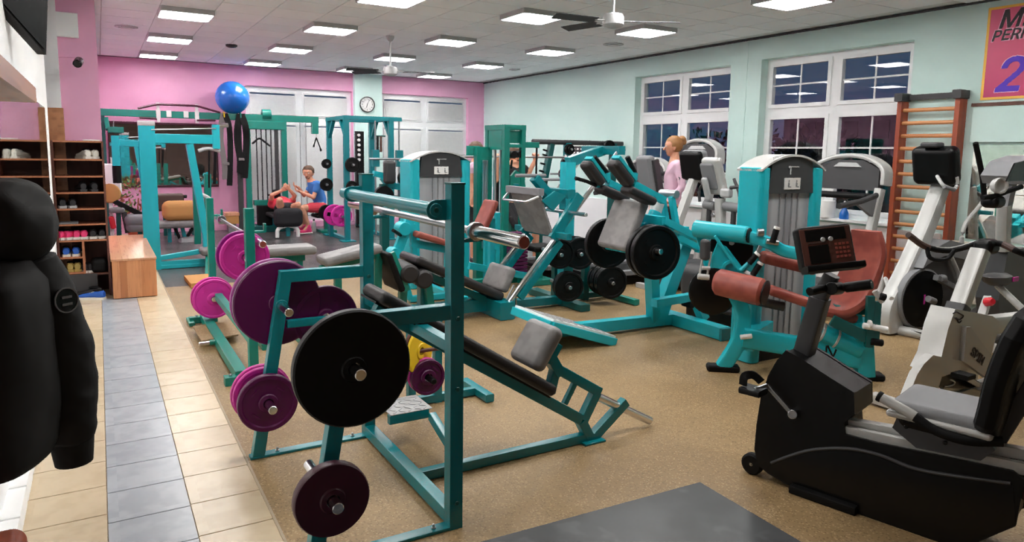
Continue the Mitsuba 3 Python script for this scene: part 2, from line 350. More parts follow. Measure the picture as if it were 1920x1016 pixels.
struct('wall_back_column', box6(cx0, cx1, YB-.12, YB+.1, 0, HC), 'wall_mint', 'mint green column between the two back windows')
struct('baseboard_back', box6(.05, XR, YB-.015, YB, 0, .1, ch=.003), 'wall_pink')
# right wall with two windows
RW = [(7.31, 9.39, .86, 2.885), (4.68, 6.77, .86, 2.905)]
struct('wall_right', wall_with_holes('x', YF, YB+.2, XR, .3, RW), 'wall_mint', 'mint green right wall')
ym = 7.021
struct('trim_1', box6(XR-.006, XR, ym-.012, ym+.012, 0, HC), 'wall_mint')
struct('trim_2', box6(XR-.02, XR, YF, YB, HC-.02, HC, ch=.002), 'dark_grey')
# lower white panelling strip under the right windows
struct('trim_3', box6(XR-.03, XR, 4.2, YB, .0, .8, ch=.003), 'frame_white', 'white lower wall panelling')
# windows -------------------------------------------------------------
nwin = 0
def window(axis, c, a0, a1, z0, z1, zm, panes=True, grid=None, lab=''):
    """frame set into the opening; axis 'x': plane x=c facing -x; 'y': plane y=c facing -y"""
    global nwin; nwin += 1
    t = Thing(f'window_{nwin}', lab, kind='structure')
    def B(a, b, zl, zh, d0, d1, ch=.006):
        return box6(c+d0, c+d1, a, b, zl, zh, ch) if axis == 'x' else box6(a, b, c+d0, c+d1, zl, zh, ch)
    f = .055; am = (a0+a1)/2
    t.p('frame', [B(a0, a0+f, z0, z1, 0, .08), B(a1-f, a1, z0, z1, 0, .08), B(a0, a1, z1-f, z1, 0, .08), B(a0, a1, z0, z0+f, 0, .08), B(am-.05, am+.05, z0, z1, 0, .08), B(a0, a1, zm-.05, zm+.05, .002, .078)], 'frame_white', smooth=False)
    for (p, q) in ((a0+f, am-.05), (am+.05, a1-f)):
        for (r, s) in ((z0+f, zm-.05), (zm+.05, z1-f)):
            w = .05; k = t.p('sash', [B(p, p+w, r, s, -.015, .05), B(q-w, q, r, s, -.015, .05), B(p, q, r, r+w, -.015, .05), B(p, q, s-w, s, -.015, .05)], 'frame_white', smooth=False)
            if grid:
                n = max(1, round((s-r)/grid)); zs = [r+w+(s-r-2*w)*i/n for i in range(1, n)]
                ms = [B((p+q)/2-.011, (p+q)/2+.011, r+w, s-w, .022, .034, .002)]+[B(p+w, q-w, z-.011, z+.011, .022, .034, .002) for z in zs]
                if n == 1: ms += [B(p+w, q-w, (r+s)/2-.011, (r+s)/2+.011, .022, .034, .002)]
                for m_ in ms: t.p('glazing_bar', m_, 'frame_white', up=k, smooth=False)
            for dd in (.012,):
                g = trimesh.Trimesh(*( (A([c+dd, p+w, r+w], [c+dd, q-w, r+w], [c+dd, q-w, s-w], [c+dd, p+w, s-w]) if axis == 'x' else A([p+w, c+dd, r+w], [q-w, c+dd, r+w], [q-w, c+dd, s-w], [p+w, c+dd, s-w])), [[0, 1, 2], [0, 2, 3]]), process=False)
                t.p('pane', g, 'glass', up=k, smooth=False)
    return t
for i, (a0, a1, z0, z1) in enumerate(RW):
    window('x', XR+.13, a0, a1, z0, z1, 2.2, grid=.36, lab=f'white {"far" if i == 0 else "near"} window in the mint wall with dark night outside')
    struct(f'windowsill_{i+1}', box6(XR-.09, XR+.14, a0-.04, a1+.04, z0-.03, z0, ch=.008), 'frame_white')
for i, (a0, a1, z0, z1) in enumerate(BW):
    window('y', YB+.1, a0, a1, z0, z1, 2.2, lab=f'white {"left" if i == 0 else "right"} back window with lowered blinds')
    # venetian blinds in front of each of the four fields
    am = (a0+a1)/2
    for h, (p, q) in enumerate(((a0+.09, am-.09), (am+.09, a1-.09))):
        for v, (r, s) in enumerate(((.24, 2.11), (2.29, 2.74))):
            side, row = ('left', 'right')[h], ('lower', 'upper')[v]
            t = Thing('window_blind', f'closed pale slatted blind in the {row} {side} field of the {("left", "right")[i]} back window', 'blind')
            t.p('head_rail', box6(p, q, YB+.058, YB+.084, s-.03, s, .003), 'blind', smooth=False)
            n = int((s-.04-r)/.026); V, F = [], []
            sl = []
            for j in range(n):
                z = r+j*.026
                b = box6(p, q, -.014, .014, -.0008, .0008); b.apply_transform(trimesh.transformations.rotation_matrix(math.radians(62), (1, 0, 0))); b.apply_translation((0, YB+.07, z+.012)); sl.append(b)
            t.p('slats', sl, 'blind', kind='stuff', smooth=False)
# outside: a lawn, dark hedges, a far building
one('lawn', box6(XR+.6, 90, -40, 70, -1.3, -1.2), 'hedge', 'dark ground outside the right windows at night', 'lawn', kind='structure')
# ================================================================== left wall and shoe corner
ym0, zmb, zmt = A(-.42, 8.055, 1.5385)[1], A(-.42, 8.0151, 1.1257)[2], A(-.42, 8.1002, 1.9544)[2]
mir = Thing('wall_mirror', 'frameless mirror on the white left wall reflecting the shoe shelf', 'mirror')
put(mir.k, box6(XL+.0005, XL+.006, 1.4, ym0, zmb, zmt, .001), 'mirror', False)
hs = Thing('hat_shelf', 'wooden shelf board on the white wall above the hanging black jacket', 'shelf')
put(hs.k, box6(XL, -.12, -.4, 2.04, 1.70, 1.735, .004), 'rail_wood', False)
for i in range(3): hs.p('hook', [tube([A(XL, .6+i*.45, 1.6), A(XL+.05, .6+i*.45, 1.6), A(XL+.07, .6+i*.45, 1.64)], .006, 8, .02), cyl(A(XL, .6+i*.45, 1.6), A(XL+.008, .6+i*.45, 1.6), .022)], 'steel')
# jacket hanging from a hook: body, sleeve, hood, cuff, patch
def blob(rings, n=28, seed=0, amp=.0, f=9., cap=True):
    """rings: (centre, rx, ry) horizontal ellipses from top to bottom"""
    V, F = [], []; a = np.arange(n)*2*math.pi/n
    for c, rx, ry in rings: V.append(np.asarray(c, float)+np.stack([rx*np.cos(a), ry*np.sin(a), 0*a], 1))
    V = np.vstack(V); k = len(rings)
    for i in range(k-1):
        for e in range(n):
            g = (e+1) % n; F += [[i*n+e, (i+1)*n+e, (i+1)*n+g], [i*n+e, (i+1)*n+g, i*n+g]]
    q = len(V); V = np.vstack([V, V[:n].mean(0), V[-n:].mean(0)])
    for e in range(n):
        g = (e+1) % n; F += [[q, e, g], [q+1, (k-1)*n+g, (k-1)*n+e]]
    m = trimesh.Trimesh(V, F, process=False)
    if m.volume < 0: m.invert()
    if amp:
        m = m.subdivide(); m.vertices = m.vertices+m.vertex_normals*(amp*(meshkit.fbm(m.vertices*f, 3, seed)-.5)[:, None])
    return m
jk = Thing('jacket', 'black quilted winter jacket with a hood hanging on the left wall under the wooden shelf', 'jacket')
JY = 1.62
def jx(px, py): return PY(px, py, JY)
zt_, zh_ = jx(30, 480)[2], jx(40, 835)[2]
bc_ = [(jx(10, 470), .035, .06), (jx(8, 482), .055, .12), (jx(10, 520), .075, .17), (jx(14, 590), .085, .19), (jx(16, 670), .088, .20), (jx(14, 750), .09, .20), (jx(10, 812), .088, .20), (jx(8, 832), .084, .19), (jx(6, 838), .07, .17)]
jk.p('body', blob([(c, a_, b_) for c, a_, b_ in bc_], 36, 3, .03, 7), 'jacket_cloth', smooth=True)
sl = [jx(40, 490), jx(75, 570), jx(104, 660), jx(125, 750), jx(133, 822)]
slp = curve(sl, 6); rr = np.interp(np.linspace(0, 1, len(slp)), [0, .25, .7, .9, 1], [.06, .066, .06, .052, .042])
m = sweep(slp, circ(1, 20), scale=rr); m = m.subdivide(); m.vertices += m.vertex_normals*(.022*(meshkit.fbm(m.vertices*14, 3, 8)-.5)[:, None])
jk.p('sleeve', m, 'jacket_cloth', smooth=True)
cf = [jx(134, 818), jx(136, 836), jx(139, 866)]
jk.p('cuff', [sweep([cf[0], cf[1], cf[2]], circ(1, 24), scale=[.040, .038, .034])]+[cyl(cf[1]+(cf[2]-cf[1])*t, cf[1]+(cf[2]-cf[1])*(t+.08), .0375-.004*t, 24) for t in np.linspace(-.3, .9, 7)], 'jacket_cloth', 'ribbed cuff')
m = trimesh.creation.icosphere(subdivisions=4); hc = jx(18, 422); m.vertices = m.vertices*A(.085, .15, .088)+hc+A(0, .03, 0); m.vertices += m.vertex_normals*(.045*(meshkit.fbm(m.vertices*9, 3, 2)-.5)[:, None])
jk.p('hood', m, 'jacket_cloth', smooth=True)
pn = unit(A(.62, -.78, .08)); pc = jx(80, 562)+pn*.062
jk.p('patch', lathe(pc, pn, [(.022, -.012), (.024, .003), (.021, .005), (.02, .004)], 28), 'black_gloss', 'round badge patch')
jk.p('patch_ring', lathe(pc, pn, [(.022, .004), (.0245, .004), (.0245, .0062), (.022, .0062), (.022, .004)], 28), 'mid_grey')
for s in (.006, -.008): jk.p('patch_print', bx(pc+pn*.0065+Z*s, (.02, .001, .005), np.cross(pn, Z)*-1, Z, ch=.0004), 'mid_grey')
# plinth of the left wall and the wooden bench corner
struct('baseboard_left', [box6(XL, -.352, 1.2+i*.31, 1.2+(i+1)*.31-.004, 0.002, .09, .02) for i in range(24)], 'wall_white', 'cream tiled plinth along the left wall')
wb = Thing('wall_bench', 'reddish brown wooden bench end at the lower left corner below the jacket', 'bench')
wp = A(-.141, 1.45, .9376)
wb.p('seat', rbox(A((XL+wp[0])/2+.0, 1.45-.5, wp[2]-.03), (wp[0]-XL, 1.0, .06), .025), 'bar_wood'); wb.p('leg', box6(XL+.01, XL+.06, 1.3, 1.36, 0, wp[2]-.06, .006), 'bar_wood'); wb.p('leg', box6(XL+.01, XL+.06, .55, .61, 0, wp[2]-.06, .006), 'bar_wood')
# television on the wall
tv = Thing('television', 'flat black television mounted high on the white left wall', 'television')
f0, f1 = A(-.24, 5.2394, 2.1475), A(-.3, 5.15, 2.2225); hgt = A(.05, 0, .62)
n_ = unit(np.cross(f1-f0, hgt)); n_ = n_ if n_[0] > 0 else -n_
f1 = f0+unit(f1-f0)*.98
q4 = [f0, f1, f1+hgt, f0+hgt]
tv.p('casing', slab([x-n_*.035 for x in q4], n_, .06), 'black_plastic', smooth=False)
cc = sum(q4)/4; tv.p('screen', slab([cc+(x-cc)*.95 for x in q4], n_, .004), 'black_gloss', 'glossy dark screen', smooth=False)
tv.p('wall_bracket', [beam(cc-n_*.05, A(XL, cc[1], cc[2]), .05, .12), box6(XL, XL+.01, cc[1]-.15, cc[1]+.15, cc[2]-.15, cc[2]+.15, .002)], 'black_plastic')
# recess: white pier and wooden door edge, box and camera on the pink pillar
struct('wall_recess_pier', box6(-.75, -.315, 9.04, 9.1, 2.0, HC), 'wall_white')
struct('door_1', box6(-.75, -.30, 9.03, 9.09, 0, 2.0, .004), 'rail_wood', 'brown wooden door leaf edge behind the white wall')
b0, b1 = A(-.32, 9.09, 3.0028), A(-.1171, 9.09, 2.7474)
vb = Thing('wall_box', 'white square access cover high on the pink pillar', 'wall box'); vb.p('cover', box6(b0[0], b1[0], 9.05, 9.1, b1[2], b0[2], .006), 'frame_white', smooth=False)
cm = A(-.1211, 8.75, 2.4558); sc_ = Thing('security_camera', 'small dark security camera on an arm in front of the pink pillar', 'camera')
sc_.p('housing', cyl(cm+A(-.02, -.08, -.02), cm+A(.0, .06, .03), .042, 18, .012), 'black_gloss'); sc_.p('arm', tube([A(cm[0]-.0, 9.1, cm[2]+.06), A(cm[0], 8.8, cm[2]+.06), cm+A(0, 0, .02)], .008, 8, .03), 'dark_grey')
sc_.p('cable', tube([A(-.3415, 9.095, 2.5343), A(-.1525, 9.095, 2.5437)], .006, 8), 'wall_pink')
# shoe shelf
SY = 8.69
zs = [PY(160, y, SY)[2] for y in (264, 298, 329.5, 360, 390.5, 419.5, 449.5)]
zl = [A(-.2698, 8.69, .4343)[2], A(-.2786, 8.69, .2692)[2]]
sx0, sx1 = XL+.0, A(.0513, 8.69, .4843)[0]
ss = Thing('shoe_shelf', 'tall dark brown open shoe shelf at the end of the white wall', 'shelf')
ss.p('side', box6(sx1-.02, sx1, SY, 9.08, 0, zs[0], .002), 'shelf_wood', smooth=False); ss.p('side', box6(sx0, sx0+.02, SY, 9.08, 0, zs[0], .002), 'shelf_wood', smooth=False)
ss.p('back', box6(sx0, sx1, 9.075, 9.085, 0, zs[0], .001), 'shelf_back', smooth=False)
for z in zs: ss.p('board', box6(sx0+.02, sx1-.02, SY, 9.075, z-.018, z, .002), 'shelf_wood', smooth=False); ss.p('board_edge', box6(sx0+.02, sx1-.02, SY-.004, SY, z-.018, z, .001), 'shelf_edge', smooth=False)
xd = A(-.1874, 8.69, .4407)[0]
ss.p('divider', box6(xd-.011, xd+.011, SY, 9.075, zl[1]-.02, zs[6]-.018, .002), 'shelf_edge', smooth=False)
for z in zl: ss.p('board', box6(sx0+.02, xd, SY, 9.075, z-.018, z, .002), 'shelf_edge', smooth=False)
gx = A(-.0732, 8.69, .0853)[0]
ss.p('bottom_panel', box6(sx0+.02, gx, SY-.02, SY, .01, zl[1]-.02, .003), 'dark_grey', 'dark grey front panel at the bottom', smooth=False)
ss.p('board', box6(sx0+.02, sx1-.02, SY, 9.075, zl[1]-.04, zl[1]-.02, .002), 'shelf_wood', smooth=False)
def shoe_mesh(L=.27, W=.095, H=.10):
    """a low trainer, heel at the origin, toe along +y"""
    y = np.array([0, .08, .25, .45, .65, .85, .96, 1.0])*L; w = np.array([.55, .72, .74, .72, .88, .95, .7, .3])*W/2; h = np.array([.88, 1., .95, .80, .66, .55, .46, .32])*H
    V, F, n = [], [], 16; a = np.arange(n)*2*math.pi/n
    for yy, ww, hh in zip(y, w, h): V.append(np.stack([ww*np.sign(np.cos(a))*np.abs(np.cos(a))**.7, np.full(n, yy), .022+(hh-.022)*(.5+.5*np.sin(a))], 1))
    V = np.vstack(V)
    for i in range(len(y)-1):
        for e in range(n): g = (e+1) % n; F += [[i*n+e, (i+1)*n+e, (i+1)*n+g], [i*n+e, (i+1)*n+g, i*n+g]]
    q = len(V); V = np.vstack([V, V[:n].mean(0), V[-n:].mean(0)])
    for e in range(n): g = (e+1) % n; F += [[q, g, e], [q+1, (len(y)-1)*n+e, (len(y)-1)*n+g]]
    up = trimesh.Trimesh(V, F, process=False)
    if up.volume < 0: up.invert()
    hole = trimesh.creation.icosphere(subdivisions=2); hole.vertices = hole.vertices*A(.030, .052, .012)+A(0, .065, H*.985)
    out = np.vstack([np.stack([w*1.06, y], 1), np.stack([-w*1.06, y], 1)[::-1]])
    so = trimesh.creation.extrude_polygon(sg.Polygon(out).buffer(.004), .026, engine='earcut')
    lac = [bx(A(0, L*(.38+.07*i), H*(.84-.075*i)), (.05, .009, .008), UX, Z, ch=.002) for i in range(4)]
    return up, hole, so, cat(lac)
SHOE = [mikit.ply(m, None, 40) for m in shoe_mesh()]
def shoe(x, y, z, deg, upper, sole, lab, group=None, toe=None, sc=1.):
    t = Thing('shoe', lab, 'shoe', group); tw = TT().translate([float(x), float(y), float(z)]).rotate([0, 0, 1], deg).scale(sc)
    for nm, pl, mm in zip(('upper', 'opening', 'sole', 'laces'), SHOE, (upper, 'black_rubber', sole, toe or sole)):
        scene[t.k+'__'+nm] = {**pl, 'bsdf': {'type': 'ref', 'id': mm}, 'to_world': tw}
def shoes(px, py, z, deg, upper, sole, lab, y=None, **kw):
    y = y or SY+.05
    for i, x in enumerate(px):
        p = PY(x, py, y); shoe(p[0], y, z, deg, upper, sole, f'{("left", "right")[i % 2]} shoe of {lab}', **kw)
shoes((166, 181), 296, zs[1], 20, 'shoe_white', 'shoe_white', 'the white pair on the top tier of the shoe shelf')
shoes((157, 178), 358, zs[3], 10, 'shoe_black', 'dark_grey', 'the black pair on the third tier of the shoe shelf')
shoes((118, 137), 388, zs[4], 8, 'shoe_black', 'light_grey', 'the pale toed black pair on the fourth shelf tier')
shoes((110, 122), 447, zs[6], -40, 'shoe_pink', 'shoe_white', 'the pink pair turned sideways at the left of the shoe tier')
shoes((144, 158), 447, zs[6], 0, 'shoe_pink', 'shoe_white', 'the pink pair facing backwards in the middle of the shoe tier')
shoes((175, 192), 447, zs[6], 0, 'shoe_black', 'shoe_white', 'the black and white pair beside the pink shoes')
shoes((124, 143), 480, zl[0], 0, 'shoe_blue', 'shoe_white', 'the blue pair with white soles in the small compartment')
shoes((132, 146), 509, zl[1], 0, 'shoe_khaki', 'shoe_khaki', 'the khaki pair in the lowest compartment')
shoes((162, 172), 505, zl[1]-.02, 25, 'shoe_black', 'shoe_white', 'the dark pair with white edges right of the divider')
bxk = Thing('book', 'thin grey folder lying on the fifth tier of the shoe shelf', 'folder'); put(bxk.k, box6(sx0+.03, sx0+.2, SY+.02, SY+.25, zs[5], zs[5]+.012, .002), 'mid_grey')
shoe(sx1-.07, SY-.24, 0, 60, 'shoe_blue', 'shoe_white', 'bright blue trainer on the floor between the shoe shelf and the wooden box bench')
shoe(sx1-.09, SY-.1, .0, 70, 'shoe_black', 'shoe_black', 'black shoe behind the blue trainer on the floor', sc=1.1)
sb = Thing('backpack', 'small dark bag in the open lower compartment of the shoe shelf', 'bag'); put(sb.k, rbox(A(sx1-.10, SY+.12, zl[1]+.05), (.16, .2, .16), .05), 'black_rubber')
tr = Thing('shelf_tray', 'white flat tray lying on top of the shoe shelf', 'tray'); p0 = A(-.1331, 8.69, 1.6652)[0]; put(tr.k, box6(p0, sx1-.03, SY+.02, SY+.3, zs[0], zs[0]+.014, .004), 'white_plastic')
# wooden box bench
by0, bx0, bx1 = 8.40, .064, .478
bz = A(.4787, 8.4, .4277)[2]
by1 = A(.2903, 10.6883, .4277)[1]
bb = Thing('box_bench', 'oak coloured wooden box bench beside the shoe shelf', 'bench')
bb.p('top', box6(bx0-.008, bx1+.008, by0-.008, by1, bz-.022, bz, .003), 'bench_top', smooth=False)
bb.p('front_panel', box6(bx0, bx1, by0, by0+.02, 0.008, bz-.022, .002), 'bench_wood', smooth=False)
bb.p('side_panel', box6(bx1-.02, bx1, by0+.02, by1-.01, 0.004, bz-.022, .002), 'bench_wood', smooth=False); bb.p('side_panel', box6(bx0, bx0+.02, by0+.02, by1-.01, 0.004, bz-.022, .002), 'bench_wood', smooth=False)
bb.p('base', box6(bx0+.02, bx1-.02, by0+.02, by1-.01, 0, .06, .002), 'shelf_wood', smooth=False)
# mirror on the pink back wall
m0, m1 = A(.1841, 14.8, 2.0153), A(1.9825, 14.8, .8949)
mb = Thing('wall_mirror', 'wide framed mirror on the pink back wall behind the teal racks', 'mirror')
mb.p('glass', box6(m0[0], m1[0], YB-.018, YB-.01, m1[2], m0[2], .001), 'mirror', smooth=False)
mb.p('frame', [box6(m0[0]-.02, m1[0]+.02, YB-.03, YB, m0[2], m0[2]+.04, .004), box6(m0[0]-.02, m1[0]+.02, YB-.03, YB, m1[2]-.04, m1[2], .004), box6(m0[0]-.02, m0[0], YB-.03, YB, m1[2], m0[2], .004), box6(m1[0], m1[0]+.02, YB-.03, YB, m1[2], m0[2], .004)], 'maroon', smooth=False)
# wall clock on the mint column
kc = A(4.971, 14.675, 2.5639)
ck = Thing('wall_clock', 'round white wall clock on the mint column between the back windows', 'clock'); n_ = A(0, -1, 0)
ck.p('rim', lathe(kc, n_, [(.145, 0), (.165, .005), (.165, .035), (.15, .045), (.145, .03), (.145, 0)], 40), 'dark_grey'); ck.p('dial', lathe(kc, n_, [(.146, .0), (.146, .022)], 40), 'white_plastic', smooth=False)
for h in range(12):
    a = math.radians(30*h); c = kc+A(math.sin(a)*.112, -.0235, math.cos(a)*.112); txt = str(h or 12)
    ck.p('numeral', text3(txt, .03, c-A(.011*len(txt), 0, .014), UX, Z, .001), 'ink_black', smooth=False)
for L_, a, w in ((.07, 197, .012), (.105, 25, .008)):
    a = math.radians(a); dv = A(math.sin(a), 0, math.cos(a)); ck.p('hand', beam(kc+A(0, -.027, 0)-dv*.015, kc+A(0, -.027, 0)+dv*L_, w, .002, up=UY, c=.0005), 'ink_black')
ck.p('glass_pin', cyl(kc+A(0, -.022, 0), kc+A(0, -.032, 0), .008), 'ink_black')
# ceiling fans ------------------------------------------------------
def fan(px, py, z, degs, lab, blade='dark_grey'):
    c = G(px, py, z); t = Thing('ceiling_fan', lab, 'ceiling fan')
    t.p('motor', lathe(c-Z*.07, Z, [(.05, 0), (.085, .012), (.1, .03), (.1, .1), (.085, .125), (.03, .14)], 28), 'light_grey')
    t.p('downrod', cyl(c+Z*.07, A(c[0], c[1], HC), .012), 'light_grey'); t.p('canopy', lathe(A(c[0], c[1], HC), -Z, [(.06, 0), (.06, .02), (.03, .07), (.014, .08)], 20), 'light_grey')
    for d in degs:
        a = math.radians(d); e = A(math.cos(a), math.sin(a), 0); s = A(-math.sin(a), math.cos(a), .22)
        k = t.p('blade', rbox(c+e*.40-Z*.01, (.44, .125, .008), (.004,)*3, e, np.cross(e, s)), blade); t.p('blade_iron', bx(c+e*.14-Z*.01, (.12, .04, .008), e, Z, ch=.002), 'light_grey', up=k)
fan(1150, 38, 2.85, (-30, 103, 172), 'three bladed ceiling fan hanging near the mint wall')
fan(732, 133, 2.72, (-28, 130, 175), 'three bladed ceiling fan hanging further back before the clock column')
for px, py, w, lab in ((1150, 84, .3, 'round ceiling vent near the mint wall'), (237, 51, .28, 'round ceiling vent near the pink pillar'), (965, 131, .22, 'small round ceiling vent at the far end by the mint wall')):
    c = G(px, py, HC-.01); t = Thing('ceiling_vent', lab, 'vent'); t.p('ring', lathe(c+Z*.01, -Z, [(w/2-.04, 0), (w/2, 0), (w/2, .012), (w/2-.03, .016), (w/2-.04, .004), (w/2-.04, 0)], 28), 'light_grey'); t.p('disc', lathe(c-Z*.004, -Z, [(w/2-.06, 0), (w/2-.055, .012)], 28), 'ceil_grid')
c = A(1.879, 11.964, 3.2); t = Thing('smoke_detector', 'small dark round detector on the ceiling above the blue ball', 'detector'); put(t.k, lathe(c, -Z, [(.085, 0), (.085, .025), (.06, .04)], 24), 'dark_grey')
# poster and niche on the right wall
pz0, pz1 = 2.205, 3.118; py1 = 3.941; py0 = 2.55
po = Thing('poster', 'pink advertising poster with ME PERM and 23 on the mint wall', 'poster')
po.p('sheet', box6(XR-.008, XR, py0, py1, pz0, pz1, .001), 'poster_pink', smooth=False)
po.p('border', [box6(XR-.010, XR-.001, py0, py1, pz0, pz0+.025, .001), box6(XR-.010, XR-.001, py0, py1, pz1-.025, pz1, .001), box6(XR-.010, XR-.001, py1-.025, py1, pz0, pz1, .001)], 'poster_edge', smooth=False)
def ptext(txt, h, px, py, m, w=None, slant=0.):
    p = PX(px, py, XR-.0095)
    for dd, mm, off in ((.0, 'ink_pale', .008), (.0014, m, 0.)):
        g = text3(txt, h+off*1.6, p+A(-dd, off, -off*.8), -UY, Z, .001, True, (w+off*2) if w else None)
        g.vertices[:, 1] -= (g.vertices[:, 2]-p[2])*slant
        po.p('lettering', g, mm, smooth=False)
ptext('ME', .17, 1869, 54, 'ink_black', slant=.25); ptext('PERM', .10, 1857, 78, 'ink_black', slant=.25); ptext('23', .32, 1856, 172, 'ink_violet', slant=.2)
ms_ = Thing('picture_rail', 'dark brown wooden rail under the pink poster', 'rail'); put(ms_.k, box6(XR-.05, XR, 2.4, 4.0, 2.14, 2.175, .006), 'shelf_wood')
struct('trim_4', box6(XR-.04, XR, 2.4, 3.985, 1.78, 2.14, .006), 'wall_mint', 'pale boxed panel above the wall mirror on the right')
mr = Thing('wall_mirror', 'mirror on the right wall under the pink poster and above the radiator', 'mirror'); put(mr.k, box6(XR-.012, XR-.004, 2.3, 3.955, .78, 1.75, .002), 'mirror', False)
rd = Thing('radiator', 'cream ribbed wall radiator under the mirror on the right', 'radiator')
rd.p('panel', box6(XR-.09, XR-.05, 2.35, 4.1, .12, .74, .006), 'cream_metal', smooth=False)
for i in range(40): rd.p('rib', rbox(A(XR-.094, 2.38+i*.043, .43), (.014, .026, .57), .006), 'cream_metal')
rd.p('top_grille', box6(XR-.10, XR-.03, 2.35, 4.1, .735, .75, .003), 'cream_metal', smooth=False)
# white double door seen only in the mirrors is part of the left wall behind the shelf
# ================================================================== weights
def plate(c, n, R, th, m, lab, style='iron', group=None, hub=.5, num=None):
    """weight plate centred at c, thickness th along n (towards the viewer)"""
    c = np.asarray(c, float); n = unit(n); h = th/2; t = Thing('weight_plate', lab, 'weight plate', group)
    if style == 'flat':
        pr = [(.026, -h), (R*.97, -h), (R, -h*.7), (R, h*.7), (R*.97, h), (.026, h), (.026, -h)]
    elif style == 'bumper':
        pr = [(.026, -h), (R*.3, -h), (R*.34, -h*.7), (R*.86, -h*.7), (R*.9, -h), (R*.985, -h), (R, -h*.8), (R, h*.8), (R*.985, h), (R*.9, h), (R*.86, h*.7), (R*.34, h*.7), (R*.3, h), (.026, h), (.026, -h)]
    else:
        pr = [(.026, -h), (R*.26, -h), (R*.30, -h*.45), (R*.82, -h*.45), (R*.86, -h), (R*.97, -h), (R, -h*.75), (R, h*.75), (R*.97, h), (R*.86, h), (R*.82, h*.45), (R*.30, h*.45), (R*.26, h), (.026, h), (.026, -h)]
    if style == 'holes':
        T_, s, w = basis(A(0, 0, 0), n, Z)
        P = sg.Point(0, 0).buffer(R*.84, 48)
        for k in range(4):
            a = math.radians(90*k+10); P = P.difference(sa.translate(sa.rotate(sg.box(-R*.15, -R*.13, R*.15, R*.13).buffer(.01), math.degrees(a), origin=(0, 0)), math.cos(a)*R*.52, math.sin(a)*R*.52))
        e = trimesh.creation.extrude_polygon(P, th*.6, engine='earcut'); v = e.vertices; e.vertices = c+v[:, :1]*s+v[:, 1:2]*w+(v[:, 2:]-th*.3)*n
        rm = lathe(c, n, [(R*.83, -h), (R*.97, -h), (R, -h*.7), (R, h*.7), (R*.97, h), (R*.83, h), (R*.83, -h)], 48)
        t.p('web', e, m, smooth=False); t.p('rim', rm, m)
    else: t.p('disc', lathe(c, n, pr, 56), m)
    T_, s, w = basis(A(0, 0, 0), n, Z)
    t.p('hub', lathe(c, n, [(.026, h), (.026, h+.006), (.045, h+.006), (.05, h), (.026, h)], 28), m)
    if style in ('iron', 'bumper') and R > .09:
        for k in range(4):
            a = math.radians(45+90*k); d = s*math.cos(a)+w*math.sin(a); t.p('raised_mark', bx(c+d*R*.58+n*(h*.45+.002 if style == 'iron' else h*.7+.002), (.05, .012, .005), np.cross(n, d), n, ch=.002), m)
    return t
def barbell(a, b, lab, sl=.30, rs=.025, rb=.014, cat_='barbell', grip=True):
    """olympic bar from end a to end b with sleeves sl long"""
    a, b = np.asarray(a, float), np.asarray(b, float); d = unit(b-a); t = Thing('barbell', lab, cat_)
    t.p('shaft', cyl(a+d*sl, b-d*sl, rb, 18), 'steel')
    for p, e in ((a, d), (b, -d)):
        k = t.p('sleeve', cyl(p, p+e*sl, rs, 22, .004), 'chrome'); t.p('collar', lathe(p+e*(sl-.03), e, [(rs, 0), (.038, .002), (.040, .008), (.040, .026), (.036, .032), (rb, .034)], 28), 'chrome', up=k); t.p('end_cap', lathe(p+e*.001, -e, [(rs*.84, 0), (rs*.84, .002), (rs*.6, .003)], 22), 'brown_vinyl', up=k)
    return t
# ------------------------------------------------------------------ incline bench press rack in front
Y1, Y2 = 2.59, 3.70
t = Thing('bench_press_rack', 'glossy teal incline bench press rack with plate pegs, nearest machine', 'gym machine'); R1 = t
M = 'teal'
z1t = A(1.21, 2.561, 1.4699)[2]; z2t = z1t
for y in (Y1, Y2):
    k = t.p('upright', beam(A(1.243, y, 0), A(1.243, y, z1t), .062, .062, up=UX), M)
    t.p('post_cap', bx(A(1.243, y, z1t+.003), (.064, .064, .008), ch=.003), 'dark_teal', up=k)
    for z in (.12, .62, .92): t.p('bolt', cyl(A(1.243, y-.031, z), A(1.243, y-.039, z), .011, 6), 'dark_teal', up=k)
lf = A(.6228, 3.6416, 0)[0]+.02
tp = A(.8043, 3.7, .9773); LT = A(tp[0], 0, tp[2]-.03)
for y in (Y1, Y2):
    a = A(lf, y, 0.012); b = A(LT[0], y, LT[2])
    k = t.p('leaning_leg', beam(a, b, .056, .062, up=UX), M)
    t.p('top_arm', beam(A(LT[0]-.028, y, LT[2]), A(1.214, y, LT[2]+.0), .056, .062, up=Z), M)
    t.p('foot_strip', box6(lf-.04, 1.213, y-.03, y+.03, 0, .014, .004), M)
    for x in (lf+.1, 1.15): t.p('bolt', [cyl(A(x, y, .014), A(x, y, .034), .006, 8), cyl(A(x, y, .014), A(x, y, .02), .011, 6)], 'steel')
    for (px, py) in ((528, 574), (499, 750)):
        q = PY(px, py, Y2-.03); q[0] = q[0]; c = A(q[0], y, q[2])
        t.p('plate_peg', cyl(c-UY*.20, c+UY*.22, .022), 'chrome'); t.p('peg_flange', cyl(c-UY*.036, c-UY*.03, .034), M)
    if y == Y2: PEG = [A(.7772, 3.67, .7973), A(.6871, 3.67, .3107)]
t.p('base_beam', beam(A(1.243, Y1+.03, .04), A(1.243, Y2-.03, .04), .06, .06), M)
zc = A(1.243, 3.6854, .7907)[2]
t.p('cross_beam', beam(A(1.243, Y1+.03, zc), A(1.243, Y2-.03, zc), .05, .05), M)
